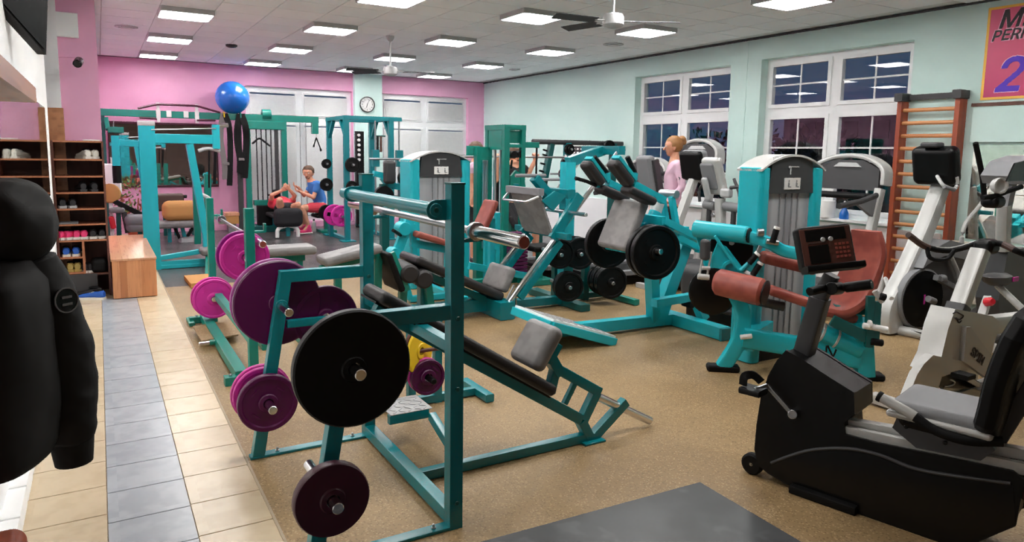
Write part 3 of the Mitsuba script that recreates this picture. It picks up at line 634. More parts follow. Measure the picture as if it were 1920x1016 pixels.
# spotter tube with ears
ta, tb = A(1.16, 3.6649, 1.3625), A(1.16, 2.563, 1.3686); zt = (ta[2]+tb[2])/2
k = t.p('rest_tube', cyl(A(1.165, Y1+.01, zt), A(1.165, Y2+.14, zt), .029, 24, .004), M)
for y in (Y1+.02, Y2+.02):
    t.p('rest_ear', [bx(A(1.20, y, zt), (.07, .012, .085), ch=.003), lathe(A(1.165, y-.006, zt), UY, [(.040, 0), (.040, .012)], 24)], M, up=k); t.p('bolt', cyl(A(1.165, y-.012, zt), A(1.165, y-.006, zt), .012, 6), 'dark_teal', up=k)
zb = A(1.33, 2.3354, 1.2749)[2]
for y in (Y1, Y2): t.p('bar_hook', [bx(A(1.31, y, zb-.035), (.08, .05, .015), ch=.003), bx(A(1.352, y, zb-.012), (.014, .05, .06), ch=.003)], M)
# bench part
YC = 3.05; bp = lambda x, y: PY(x, y, YC)
lo, hi = A(1.9905, 2.92, .3681), A(1.0481, 2.92, .9625); lo[1] = hi[1] = YC
dirb = unit(lo-hi); nb = unit(np.cross(dirb, UY)); nb = nb if nb[2] > 0 else -nb
t.p('back_pad', pad(hi+nb*.0, lo+nb*.0, .27, .062, nb), 'char_vinyl', 'dark grey padded backrest')
bf0, bf1 = hi-nb*.062+dirb*.05, lo-nb*.062+dirb*.33
t.p('bench_rail', beam(bf0, bf1, .05, .06, nb), M)
t.p('pad_plate', slab([hi-nb*.036+UY*.1, hi-nb*.036-UY*.1, lo-nb*.036-UY*.1, lo-nb*.036+UY*.1], nb, .01), 'black_plastic', smooth=False)
s0, s1 = A(2.0074, 2.92, .7057), A(1.8731, 2.92, .4994)
s0[1] = s1[1] = YC; ds = unit(s1-s0); ns = unit(np.cross(ds, UY)); ns = ns if ns[0] < 0 else -ns
t.p('seat_pad', pad(s0, s1, .27, .085, ns), 'grey_vinyl', 'grey seat pad')
t.p('seat_bracket', [beam((s0+s1)/2-ns*.03, (s0+s1)/2-ns*.10, .16, .12, ds), beam((s0+s1)/2-ns*.07, A(2.0899, 3.05, .4219), .06, .06, UY)], M)
f = lambda x, y: PY(x, y, YC)
fr = [A(2.0543, 3.05, .4626), A(2.3609, 3.05, .2766)]
t.p('seat_frame', beam(fr[0], fr[1], .05, .055, nb), M)
t.p('seat_frame', beam(A(2.0617, 3.05, .4438), A(2.0306, 3.05, .3242), .05, .05, dirb), M)
t.p('seat_frame', beam(A(2.3422, 3.05, .2796), A(2.2554, 3.05, .1337), .05, .055, dirb), M); t.p('seat_frame', beam(A(2.1974, 3.05, .3576), A(2.13, 3.05, .2446), .03, .03, dirb), M)
t.p('slide_bar', cyl(A(2.3356, 3.05, .2591), A(2.753, 3.05, .0326), .024, 20), 'chrome', 'chrome adjuster bar')
t.p('adjuster_knob', cyl(A(2.1806, 3.05, .327), A(2.1806, 3.05, .327)-Z*.03, .01), 'black_plastic')
t.p('front_support', beam(A(2.3187, 3.05, .0095), A(2.5561, 3.05, .1876), .055, .05, UY), M)
t.p('front_support', beam(A(2.241, 3.05, .1302), A(2.3115, 3.05, .0046), .055, .055, UY), M)
gb = A(2.2884, 3.05, .028)
t.p('floor_beam', beam(A(1.27, YC, gb[2]-.0), gb, .05, .05), M); t.p('foot_plate', box6(gb[0]-.05, gb[0]+.09, YC-.06, YC+.06, 0, .012, .004), M)
t.p('foot_post', beam(gb+A(.03, 0, .02), A(gb[0]+.03, YC, .01), .055, .055, UY), M)
# spotter step
zp = .20; c0, c1, c2 = A(1.1739, 3.4155, .2), A(1.4808, 3.4276, .2), A(1.4082, 3.0229, .2)
ys = c0[1]; x1 = c1[0]+.02
t.p('step_frame', [beam(A(1.275, 3.46, zp-.03), A(x1, 3.46, zp-.03), .04, .05), beam(A(x1, 3.40, zp-.03), A(x1, YC+.03, .06), .04, .05)], M)
t.p('step_plate', box6(1.28, x1+.02, 3.44, 3.68, zp-.005, zp, .002), 'light_grey', 'pale checkered step plate', smooth=False)
for i in range(5):
    for j in range(6): t.p('tread_lug', bx(A(1.30+.0+i*(x1-1.28)/5+.01, 3.46+j*.038, zp+.002), (.035, .007, .004), A(1, (-1)**(i+j), 0), Z, ch=.001), 'light_grey')
# barbell in its hooks
yn = A(1.33, 2.1853, 1.278)[1]
barbell(A(1.33, yn, zb), A(1.33, yn+2.05, zb), 'chrome barbell resting on the hooks of the nearest teal rack', sl=.40, rs=.027, rb=.017)
# plates on the four pegs
pu, pl = A(PEG[0][0], 0, PEG[0][2]), A(PEG[1][0], 0, PEG[1][2])
at = lambda p, y: A(p[0], y, p[2])
plate(at(pu, Y1-.10), -UY, .222, .045, 'black_plate', 'big black disc on the upper peg of the nearest leaning leg', 'flat')
plate(at(pl, Y1-.11), -UY, .142, .045, 'maroon', 'dark maroon disc on the lowest peg close to the viewer', 'flat')
plate(at(pu, Y2+.065), -UY, .225, .04, 'plum', 'big plum disc on the upper peg of the far leaning leg', 'flat', 'big plum plates of the near rack')
plate(at(pu, Y2+.125), -UY, .228, .045, 'purple', 'big purple disc hung behind the plum one on the far leaning leg', 'flat')
plate(at(pl, Y2-.07), -UY, .150, .035, 'plum', 'embossed plum plate on the lower peg of the far leaning leg, near side')
plate(at(pl, Y2+.06), -UY, .150, .03, 'pink_plate', 'pink rimmed plate first behind the lower far leg')
plate(at(pl, Y2+.10), -UY, .155, .03, 'pink_plate', 'pink plate rearmost on the lower far peg')
d2 = A(1.0269, 3.58, .6938)
t.p('plate_peg', cyl(A(d2[0], Y2-.2, d2[2]), A(d2[0], Y2+.12, d2[2]), .02), 'chrome'); t.p('strut', beam(A(pu[0]+.03, Y2, d2[2]), A(1.22, Y2, d2[2]), .04, .04), M)
plate(A(d2[0], Y2+.06, d2[2]), -UY, .175, .04, 'plum', 'plum disc between the far leaning leg and its upright')
# ------------------------------------------------------------------ flat bench rack behind, with purple plates
t = Thing('bench_press_rack', 'green bench press rack with purple plates, standing beside the tiled walkway', 'gym machine'); M = 'green_paint'
XA = .855; ya, yb_ = 4.98, 6.94
za, zb_ = A(.8011, 4.98, 1.2013)[2], A(.9072, 6.94, 1.1478)[2]
for y, z in ((ya, za), (yb_, zb_)):
    k = t.p('upright', beam(A(XA, y, 0), A(XA, y, z), .07, .06, up=UX), M)
    t.p('foot', [beam(A(XA-.21, y, .03), A(XA, y, .03), .06, .06), beam(A(XA-.2, y+.12, .02), A(XA-.2, y-.14, .02), .05, .03)] if y == yb_ else [beam(A(XA-.19, y, .03), A(XA+.03, y, .03), .08, .06)], M)
    t.p('bolt', cyl(A(XA-.15, y, .06), A(XA-.15, y, .075), .012, 6), 'steel')
    t.p('bar_hook', [bx(A(XA+.06, y, z-.16), (.07, .05, .014), ch=.003), bx(A(XA+.10, y, z-.135), (.014, .05, .06), ch=.003)], M)
t.p('base_beam', beam(A(XA-.08, ya, .05), A(XA-.08, yb_, .05), .08, .07), M)
t.p('cross_beam', beam(A(XA, ya, .30), A(XA, yb_, .30), .06, .06), M)
q = A(.6741, 5.95, .0563)
t.p('spring_pin', [cyl(A(XA-.06, 5.95, q[2]), q+A(.02, 0, 0), .022)], M); t.p('pin_knob', cyl(q+A(.02, 0, 0), q-A(.06, 0, 0), .015), 'chrome')
sp = [A(.653, 6.3, .1153), A(.7158, 5.9, .0764)]
t.p('step_plate', slab([A(.637, 6.5551, .06), A(.9846, 6.5993, .06), A(.9327, 6.0817, .06), A(.6414, 6.0053, .06)], Z, .012), 'floor_tan', 'tan covered step plate', smooth=False)
zbb = A(.935, 4.8909, .964)[2]; yn2 = A(.935, 4.8909, .964)[1]
barbell(A(XA+.07, yn2, zbb), A(XA+.07, yn2+2.2, zbb), 'chrome barbell on the green rack beside the walkway', sl=.36, rs=.025)
pk1, pk2 = A(.8413, 5.1, .8544), A(.8186, 6.6, .2802)
t.p('plate_peg', cyl(A(pk1[0], ya+.0, pk1[2]), A(pk1[0], ya+.32, pk1[2]), .022), 'chrome'); t.p('plate_peg', cyl(A(pk2[0], yb_-.38, pk2[2]), A(pk2[0], yb_, pk2[2]), .022), 'chrome')
plate(A(pk1[0], 5.10, pk1[2]), -UY, 44*4.95/1322, .035, 'pink_plate', 'bright purple plate behind the near green upright', 'iron')
plate(A(pk1[0], 5.20, pk1[2]), -UY, 46*5.05/1322, .04, 'purple', 'purple plate hung second behind the near green upright', 'iron')
plate(A(pk2[0], 6.60, pk2[2]), -UY, 37*6.2/1322, .04, 'pink_plate', 'bright pink bumper plate low on the green rack by the walkway', 'bumper')
plate(A(pk2[0], 6.68, pk2[2]), -UY, 38*6.3/1322, .04, 'pink_plate', 'pink plate behind the low pink bumper plate', 'bumper')
# flat bench of that rack
bz0, bz1 = A(1.2039, 6.1, .7685), A(1.5737, 6.1, .7294)
t = Thing('flat_bench', 'flat exercise bench with a grey pad behind the big plum plates', 'bench')
zB = .47
p0, p1 = A(1.3161, 8.6311, .47), A(2.0649, 8.0033, .47); yB = 5.95
x0_, x1_ = A(1.0288, 5.95, .8014)[0], A(1.535, 5.95, .7508)[0]; zB = A(1.3453, 5.95, .7706)[2]
t.p('pad', pad(A(x0_, yB, zB), A(x1_, yB, zB), .28, .07, Z), 'grey_vinyl', 'grey cushion'); t.p('rail', beam(A(x0_+.03, yB, zB-.065), A(x1_-.08, yB, zB-.065), .06, .06), M)
for xx in (x0_+.08, x1_-.12): t.p('leg', beam(A(xx, yB, zB-.08), A(xx+(.06 if xx > 1.5 else -.03), yB, .03), .05, .05, UX), M); t.p('foot', beam(A(xx+(.06 if xx > 1.5 else -.03), yB-.22, .025), A(xx+(.06 if xx > 1.5 else -.03), yB+.22, .025), .05, .05), M)
# ------------------------------------------------------------------ small plate stand with yellow and plum plates
t = Thing('plate_stand', 'low teal plate stand behind the nearest rack holding yellow and plum plates', 'plate stand'); M = 'teal'
sx, sy = 1.86, 4.02
t.p('foot', beam(A(2.10, 3.84, .03), A(2.10, 4.22, .03), .06, .05), M); t.p('base_beam', beam(A(sx-.5, sy, .03), A(2.10, sy, .03), .05, .05), M)
yl = A(1.6, 3.8071, .417); pq = A(1.6296, 3.78, .2657)
t.p('post', beam(A(sx-.05, sy, 0), A(sx-.05, sy, .55), .05, .05, UX), M); t.p('post', beam(A(pq[0], sy, 0), A(pq[0], sy, .5), .05, .05, UX), M)
t.p('peg', cyl(A(pq[0], sy+.15, pq[2]), A(pq[0], 3.66, pq[2]), .018), 'black_plastic')
zy = yl[2]
t.p('peg', cyl(A(sx-.03, yl[1], zy), A(1.52, yl[1], zy), .012), 'shelf_wood'); t.p('peg_arm', beam(A(sx-.05, yl[1], zy), A(sx-.05, sy, zy), .04, .04), M)
plate(A(pq[0], 3.76, pq[2]), -UY, .108, .03, 'plum', 'small plum plate with raised marks facing the viewer on the low stand', 'iron')
plate(A(pq[0], 3.80, pq[2]), -UY, .108, .03, 'pink_plate', 'small pink plate behind the small plum one on the low stand', 'iron')
plate(A(pq[0]-.10, 3.92, pq[2]+.05), unit(A(.75, -.66, 0)), .13, .04, 'maroon', 'maroon plate leaning behind the big black disc on the low stand', 'iron')
plate(A(1.60, yl[1], zy), unit(A(.58, -.81, 0)), .135, .02, 'yellow', 'yellow plate on the low stand between the uprights', 'flat')
plate(A(1.588, yl[1]+.017, zy+.005), unit(A(.58, -.81, 0)), .138, .02, 'shelf_wood', 'brown edged plate behind the yellow plate', 'flat')
# ------------------------------------------------------------------ light teal lever machine at the back left
t = Thing('row_machine', 'light teal rowing machine with a tall post and leaning leg before the wall mirror', 'gym machine'); M = 'teal_light'
yR = 10.3; r = lambda x, y: PY(x, y, yR)
pt, pb = A(.5929, 10.3, 1.8708), A(.5502, 10.3, .0369)
xP = pb[0]
k = t.p('main_post', beam(A(xP, yR, 0), A(xP, yR, pt[2]), .19, .10, UY), M); t.p('post_cap', bx(A(xP, yR, pt[2]+.03), (.20, .11, .07), ch=.02), 'light_grey', up=k)
e = A(1.3805, 10.3, 1.7115); e0 = A(.7036, 10.3, 1.717)
t.p('top_beam', beam(A(xP, yR, (e[2]+e0[2])/2), A(e[0], yR, (e[2]+e0[2])/2), .08, .12), M)
t.p('end_post', beam(A(e[0], yR, e[2]-.12), A(e[0], yR, e[2]+.2), .09, .09, UX), M); t.p('end_knob', cyl(A(e[0]+.04, yR, e[2]+.18), A(e[0]+.16, yR, e[2]+.2), .03), 'chrome')
for (a, b) in (((355, 270), (386, 440)), ((386, 440), (388, 478))): t.p('leaning_leg', beam(r(*a), r(*b), .09, .12, UY), M)
t.p('lower_beam', beam(A(.6242, 10.3, .146), A(1.1732, 10.3, .2144), .08, .06), M); t.p('lower_beam', beam(A(.6211, 10.3, .0749), A(A(1.1807, 10.3, .0525)[0], yR, A(.6211, 10.3, .0749)[2]), .08, .06), M)
l0, l1 = A(.1929, 10.3, 1.6584), A(.5026, 10.3, 1.624)
t.p('side_beam', beam(l0, A(xP, yR, l1[2]), .07, .08), M); t.p('side_post', beam(l0+Z*.08, l0-Z*.30, .10, .09, UX), M); t.p('side_grip', cyl(l0-Z*.30, l0-Z*.52, .05), 'black_rubber'); t.p('side_brace', beam(A(.4288, 10.3, 1.6023), A(.4818, 10.3, 1.1589), .06, .06, UY), M)
for dy in (.0, .12): t.p('cable', cyl(A(xP+.05, yR-.05+dy, pt[2]-.05), A(e[0], yR-.05+dy, e[2]+.15), .008, 8), 'steel')
hb = A(1.2901, 10.3, 1.6031); t.p('lat_bar', tube([A(1.1566, 10.3, 1.5586), A(1.2501, 10.3, 1.5954), A(1.3428, 10.3, 1.5898), A(1.4221, 10.3, 1.5553)], .025, 12), 'light_grey')
t.p('cable', [cyl(hb, A(1.2709, 10.3, 1.0672), .012, 8), cyl(A(1.3681, 10.3, 1.5474), A(1.3396, 10.3, 1.1169), .02, 8)], 'black_rubber')
t.p('handle', tube([A(1.1028, 10.3, .9978), A(1.2201, 10.3, .9528), A(1.285, 10.3, .9011)], .03, 12), 'light_grey')
for a, b in (((380, 330), (384, 470)), ((404, 330), (404, 420))): t.p('rear_post', beam(r(*a)+UY*.8, r(*b)+UY*.8, .09, .09, UY), 'green_paint')
t.p('seat', pad(A(1.1066, 10.3, .2182)+UY*-.1, A(1.3223, 10.3, .2354)+UY*-.1, .3, .10, Z), 'grey_vinyl', 'grey seat'); t.p('seat_leg', [beam(A(1.212, 10.3, .1755)-UY*.1, A(1.0941, 10.3, -.1179)-UY*.9, .06, .06, UX), beam(A(1.212, 10.3, .1755)-UY*.1, A(A(1.2851, 10.3, -.0505)[0], yR-.1, .02), .06, .06, UX)], 'green_paint')
t.p('foot', slab([A(.8287, 9.3279, .03), A(1.1623, 9.337, .03), A(1.1374, 8.788, .03), A(.8419, 8.7078, .03)], Z, .05), 'card_brown', 'tan foot board', smooth=False)
t.p('foot', beam(A(xP-.25, yR, .03), A(A(1.1807, 10.3, .0525)[0], yR, .03), .10, .05), M)
# ------------------------------------------------------------------ things in front of the wall mirror
yM = 13.2; s = lambda x, y, Y=13.2: PY(x, y, Y)
t = Thing('abdominal_bench', 'long grey padded sit up bench standing before the wall mirror', 'bench')
a, b = A(.7772, 13.2, .3363), A(1.3757, 13.2, .2773); zq = (a[2]+b[2])/2
t.p('pad', pad(A(a[0], yM, zq), A(b[0], yM, zq), .34, .12, Z), 'grey_vinyl'); t.p('leg', beam(A(b[0]-.2, yM, zq-.04), A(b[0]-.15, yM, .0), .06, .06, UX), 'teal'); t.p('brace', beam(A(b[0]-.02, yM, zq-.05), A(b[0]-.17, yM, zq-.3), .05, .05, UX), 'black_plastic'); t.p('leg', beam(A(a[0]+.2, yM, zq-.04), A(a[0]+.2, yM, 0), .06, .06, UX), 'teal')
t.p('curved_lever', tube(curve([A(.9923, 13.2, .4464), A(1.0656, 13.2, .2344), A(1.14, 13.2, .0293), A(1.1417, 13.2, -.1367)], 5), .025, 10), 'black_rubber'); c = A(1.2792, 13.2, -.0424); t.p('roller', cyl(c-UX*.17, c+UX*.17, .13, 24, .04), 'mid_grey')
c = A(A(1.0112, 13.2, .5092)[0], yM+.02, zq+.065); t = Thing('cushion', 'tan leather cushion lying on the grey sit up bench', 'cushion'); put(t.k, rbox(A((a[0]+b[0])/2+.08, yM, zq+.06+.17), (.56, .26, .34), .12), 'card_brown')
t = Thing('leather_backrest', 'dark reddish brown padded backrest standing before the pink wall', 'backrest'); c0, c1 = A(.8417, 14.2, .7706), A(1.3192, 14.2, .4494)
t.p('pad', rbox((c0+c1)/2, (c1[0]-c0[0], .12, c0[2]-c1[2]), .05), 'leather'); t.p('post', [beam(A(x, 14.25, 0), A(x, 14.25, c1[2]+.1), .06, .06, UX) for x in (c0[0]+.15, c1[0]-.15)], 'dark_teal'); t.p('knob', cyl(A(c1[0], 14.2, (c0[2]+c1[2])/2+.1), A(c1[0]+.05, 14.2, (c0[2]+c1[2])/2+.1), .03), 'black_plastic')
for q0, q1 in (((328, 381), (365, 380)), ((330, 390), (365, 387))): t.p('handle', cyl(s(*q0, 13.7), s(*q1, 13.7), .025), 'light_grey')
t.p('handle_mount', [beam(A(1.4157, 13.7, .6002), A(A(1.4157, 13.7, .6002)[0], 13.7, .05), .06, .06, UX), beam(A(A(1.4157, 13.7, .6002)[0], 13.7, .08), A(A(1.4157, 13.7, .6002)[0], 14.25, .08), .06, .06)], 'dark_teal')
# leg machine behind the wooden box: dark rail, red pad, grey roll
t = Thing('leg_curl_machine', 'dark leg machine with a red pad and grey roll behind the wooden box bench', 'gym machine'); yL = 11.4; s2 = lambda x, y: PY(x, y, yL)
t.p('rail', beam(A(.1605, 11.4, .8371), A(.5645, 11.4, .5898), .07, .07, UY), 'black_plastic'); t.p('seat', pad(A(.0889, 11.4, .7109), A(.2866, 11.4, .7131), .3, .07, Z), 'grey_vinyl'); t.p('post', beam(A(.2716, 11.4, .6755), A(.3113, 11.4, .3841), .07, .07, UY), 'dark_grey')
t.p('red_pad', pad(A(.111, 11.4, .6274), A(.1353, 11.4, .4525), .25, .07, UX), 'red', 'red pad'); t.p('base', beam(A(A(.0488, 11.4, .4258)[0], yL, .04), A(A(.6182, 11.4, .4018)[0], yL, .04), .3, .08), 'dark_teal'); t.p('frame', beam(A(A(.1931, 11.4, .4197)[0], yL, .04), A(.2065, 11.4, .7001), .06, .06, UX), 'dark_teal')
t.p('roll', rbox(A(.4407, 11.4, .5632), (.34, .34, .17), .08), 'mid_grey', 'grey roll'); t.p('roll', rbox(A(.4637, 11.4, .47), (.36, .3, .15), .07), 'mid_grey'); t.p('roll_mount', beam(A(.4637, 11.4, .47), A(A(.4637, 11.4, .47)[0], yL, .05), .06, .06, UX), 'dark_teal')
t.p('side_wheel', lathe(A(.1137, 11.4, .9505), -UY, [(.13, 0), (.14, .02), (.12, .04), (.05, .05)], 24), 'card_brown'); t.p('side_column', beam(A(A(.1137, 11.4, .9505)[0], yL+.05, 0), A(.1199, 11.4, 1.0775)+UY*.05, .10, .05, UX), 'white_plastic'); t.p('towel', rbox(A(.1431, 11.4, 1.1519), (.24, .05, .42), .03), 'white_plastic', 'white towel')
t.p('floor_bar', cyl(A(.1714, 11.4, .3826)-UY*1.2, A(.3582, 11.4, .382)-UY*1.2, .012), 'white_plastic')
# potted plant
t = Thing('potted_plant', 'bushy potted plant with green and reddish leaves beside the tall teal post', 'plant'); c = A(.5215, 13.9, .7094); rng = np.random.default_rng(5)
t.p('pot', lathe(A(c[0], 13.9, 0), Z, [(.13, 0), (.17, .32), (.18, .34), (.16, .34)], 24), 'bar_wood'); t.p('stem', [cyl(A(c[0], 13.9, .3), A(c[0]+dx, 13.9+dy, c[2]), .012, 8) for dx, dy in ((-.1, 0), (.05, .08), (.12, -.05))], 'plant_red')
lv = {'plant_green': [], 'plant_red': []}
for i in range(150):
    d = unit(rng.normal(size=3)); p = A(c[0], 13.9, c[2])+d*A(.24, .28, .34)*rng.uniform(.4, 1)**.5; a = rng.normal(size=3); n = unit(np.cross(d, a)); L_ = rng.uniform(.09, .16)
    s_ = unit(np.cross(d, n)); V = A(p, p+d*L_*.5+s_*L_*.22, p+d*L_, p+d*L_*.5-s_*L_*.22); V[2] -= A(0, 0, L_*.3)
    lv['plant_green' if rng.random() < .55 else 'plant_red'].append(trimesh.Trimesh(np.vstack([V, V-n*.003]), [[0, 1, 2], [0, 2, 3], [4, 6, 5], [4, 7, 6], [0, 4, 5], [0, 5, 1], [1, 5, 6], [1, 6, 2], [2, 6, 7], [2, 7, 3], [3, 7, 4], [3, 4, 0]], process=False))
for mm in lv: t.p('leaves', lv[mm], mm, kind='stuff', smooth=False)
t = Thing('cardboard_box', 'small brown box on a stand by the pink wall near the weight belts', 'box'); c0, c1 = A(2.041, 14.45, .3685), A(2.2759, 14.45, .1433)
t.p('box', box6(c0[0], c1[0], 14.3, 14.6, c1[2]+.02, c0[2], .004), 'card_brown', smooth=False); t.p('lid', box6(c0[0]-.01, c1[0]+.01, 14.29, 14.61, c0[2]-.05, c0[2]+.01, .004), 'bench_top', smooth=False)
t.p('stand', box6(c0[0]+.05, c1[0]-.05, 14.33, 14.57, 0, c1[2]+.02, .01), 'mid_grey', smooth=False)
# ------------------------------------------------------------------ cable crossover with pull up bar
yK = 14.35; q = lambda x, y: PY(x, y, yK); M = 'dark_teal'
t = Thing('cable_crossover', 'dark green cable crossover tower with a long overhead pull up beam along the pink wall', 'gym machine')
bl, br = A(.0666, 14.35, 2.1818), A(3.8399, 14.35, 2.2002); zk = (bl[2]+br[2])/2
t.p('overhead_beam', beam(A(bl[0], yK, zk), A(br[0], yK, zk), .11, .12), 'green_paint')
t.p('left_post', beam(A(bl[0]+.03, yK, 0), A(bl[0]+.03, yK, zk), .08, .06, UX), 'dark_teal'); t.p('left_pulley_arm', [beam(A(bl[0]+.08, yK, zk-.1), A(bl[0]+.1, yK-.1, zk-.3), .07, .07, UX), beam(A(bl[0]+.1, yK-.1, zk-.3), A(bl[0]+.34, yK-.1, zk-.3), .1, .1)], 'green_paint')
t.p('pulley_cable', cyl(A(.2627, 14.35, 2.0609), A(.2541, 14.35, 1.8851), .006, 8), 'steel'); t.p('carabiner', lathe(A(.2537, 14.35, 1.8758), UY, [(.02, -.01), (.035, -.01), (.035, .01), (.02, .01), (.02, -.01)], 16), 'black_plastic')
for px in (465, 533):
    p = q(px, 300); t.p('upright', beam(A(p[0], yK, 0), A(p[0], yK, zk), .10, .10, UX), 'green_paint')
p = A(2.3279, 14.35, 1.3807); t.p('guard_post', beam(A(p[0], yK-.02, 0), A(p[0], yK-.02, zk-.05), .08, .09, UX), 'dark_grey')
p = A(3.0204, 14.35, 1.3862); t.p('guard_post', beam(A(p[0], yK, 0), A(p[0], yK, zk-.05), .09, .06, UX), 'dark_grey')
for px in (482, 491, 500, 509): p = q(px, 300); t.p('guide_rod', cyl(A(p[0], yK, .55), A(p[0], yK, zk), .012, 10), 'dark_grey')
s0, s1 = A(2.5668, 14.35, .5586), A(3.0679, 14.35, .0378); t.p('shelf_beam', beam(A(s0[0], yK, s0[2]), A(s1[0], yK, s0[2]), .12, .10), 'green_paint'); t.p('weight_stack', box6(s0[0]+.06, s1[0]-.05, yK-.12, yK+.08, .12, s0[2]-.05, .01), 'black_rubber', smooth=False)
t.p('base', box6(A(2.4034, 14.35, .044)[0], A(3.2542, 14.35, .0087)[0], yK-.25, yK+.25, 0, .12, .01), 'dark_teal', smooth=False)
t.p('top_crossbar', box6(s0[0]-.1, s1[0]+.1, yK-.07, yK+.07, zk-.22, zk-.06, .01), 'green_paint', smooth=False); t.p('top_pulley', lathe(A(2.8428, 14.35, 2.2555), UX, [(.04, -.08), (.1, -.08), (.1, .08), (.04, .08), (.04, -.08)], 20), 'green_paint')
p = A(3.7737, 14.35, 2.0819); t.p('right_arm_end', beam(A(p[0], yK, zk), A(p[0], yK, zk-.28), .12, .12, UX), 'green_paint'); t.p('cable', cyl(A(3.8046, 14.35, 2.0301), A(3.8009, 14.35, 1.8395), .005, 8), 'steel')
c = A(3.8009, 14.35, 1.8395); t.p('handle', [tube([c+A(-.05, 0, -.15), c, c+A(.08, 0, -.22)], .012, 10, .02), cyl(c+A(-.05, 0, -.15), c+A(-.055, 0, -.19), .018, 10), cyl(c+A(.08, 0, -.22), c+A(.09, 0, -.27), .018, 10)], 'black_rubber', 'hanging handle')
c = A(2.7018, 14.35, 1.8134); t.p('lat_bar', [tube([c+A(-.13, 0, -.12), c, c+A(.2, 0, -.16)], .018, 10, .05)], 'black_plastic'); t.p('cable', cyl(c, A(c[0], yK, zk-.1), .005, 8), 'steel')
for px in (566, 577): p = q(px, 300); t.p('cable', cyl(A(p[0], yK+.1, zk-.05), A(p[0], yK+.1, .1), .008, 8), 'steel')
t.p('loading_arm', cyl(A(2.7272, 14.35, .2409), A(2.9294, 14.35, .2341), .02), 'white_plastic'); t.p('small_weight', cyl(A(2.8814, 14.35, .7193)-UY*.3, A(2.9935, 14.35, .7385)-UY*.3, .1, 20, .02), 'black_plate'); t.p('weight_handle', beam(A(2.7606, 14.35, .7213)-UY*.3, A(2.9323, 14.35, .729)-UY*.3, .03, .03), 'black_plate'); t.p('weight_rest', beam(A(A(2.9323, 14.35, .729)[0], yK-.3, A(2.9323, 14.35, .729)[2]), A(A(2.9323, 14.35, .729)[0], yK, A(2.9323, 14.35, .729)[2]), .04, .04), 'dark_teal')
# pull up bar bolted on the beam
for px in (296, 368):
    p = q(px, 208); t.p('pull_up_bracket', [bx(A(p[0], yK-.07, zk), (.07, .03, .16), ch=.004), beam(A(p[0], yK-.06, zk-.14), A(p[0], yK-.06, zk+.2), .05, .05, UX)], 'white_plastic')
for px in (316, 348): p = q(px, 212); t.p('bar_clamp', bx(A(p[0], yK-.07, zk+.01), (.08, .03, .12), ch=.006), 'white_plastic')
t.p('pull_up_bar', tube([A(.6446, 14.35, 2.271)-UY*.2, A(.954, 14.35, 2.36)-UY*.1, A(1.6058, 14.35, 2.3615)-UY*.1, A(1.987, 14.35, 2.2511)-UY*.2], .018, 12, .06), 'maroon'); 
for a_, b_ in (((261, 221), (296, 223)), ((368, 226), (403, 226))): t.p('neutral_grip', cyl(q(*a_)-UY*.12, q(*b_)-UY*.06, .018), 'maroon')
bc = A(2.2385, 14.35, 2.4695); t = Thing('exercise_ball', 'large glossy blue exercise ball resting on the overhead green beam', 'ball'); rb_ = 30*dep_(bc)/FOC if False else 30.0*float((bc-EYE)@FW)/FOC; m = trimesh.creation.uv_sphere(rb_, count=[40, 60]); m.apply_translation((bc[0], yK, zk+.06+rb_*.985)); put(t.k, m, 'ball_blue', True)
for i in range(0):
    pass
def belt(px, py0, py1, w, lab, mm, px2=0):
    t = Thing('weight_belt', lab, 'belt'); a, b = PY(px, py0, yK-.14), PY(px+px2, py1, yK-.14); L_ = a[2]-b[2]
    for i_, (dx, zz, c) in enumerate(((-.05, .1*L_, 'strap_grey' if mm else 'black_rubber'), (.06, 0, 'black_rubber'))):
        t.p('strap', sweep(curve([A(a[0]+dx*.2, yK-.13, zk+.05), a+A(dx*1.2, -.02*i_, -.05), a+A(dx*1.5, .01, -L_*.3), a+A(dx*.9+px2*.004, 0, -L_*.65), A(b[0]+dx*.7, yK-.14, b[2]+zz)], 5), rrect(w, .014, .004), UY), c)
    t.p('buckle', bx(A(b[0], yK-.15, b[2]+.35*L_), (.10, .02, .05), ch=.006), 'strap_grey'); t.p('hook', tube([A(a[0], yK, zk+.07), A(a[0], yK-.14, zk+.07), A(a[0], yK-.14, zk-.02)], .012, 8, .03), 'yellow' if mm else 'green_paint')
belt(421, 230, 348, .10, 'grey and black leather lifting belt hanging from the beam under the blue ball', 1, 5)
belt(452, 232, 334, .12, 'black lifting belt hanging beside the cable tower upright', 0, 2)
# ------------------------------------------------------------------ smith machine at the far end
t = Thing('smith_machine', 'teal smith machine cage with guided bar in front of the right back window', 'gym machine'); M = 'teal'
yBk, yFt = 13.2, 12.15
xl_, xr_ = A(3.7349, 13.2, .1056)[0], A(4.5524, 12.15, 1.435)[0]; zT = A(3.7701, 13.2, 2.1608)[2]
for x in (xl_, xr_):
    for y in (yBk, yFt): t.p('upright', beam(A(x, y, 0), A(x, y, zT), .09, .09, UX), M); t.p('foot_plate', box6(x-.12, x+.12, y-.12, y+.12, 0, .02, .004), M)
    t.p('top_rail', beam(A(x, yFt-.05, zT), A(x, yBk+.05, zT), .09, .07), M); t.p('brace', [beam(A(x, yFt+.3, zT-.03), A(x, yFt+.03, zT-.32), .06, .06, UX), beam(A(x, yBk-.3, zT-.03), A(x, yBk-.03, zT-.32), .06, .06, UX)], M)
xe = A(4.7496, 12.15, 2.1912)[0]
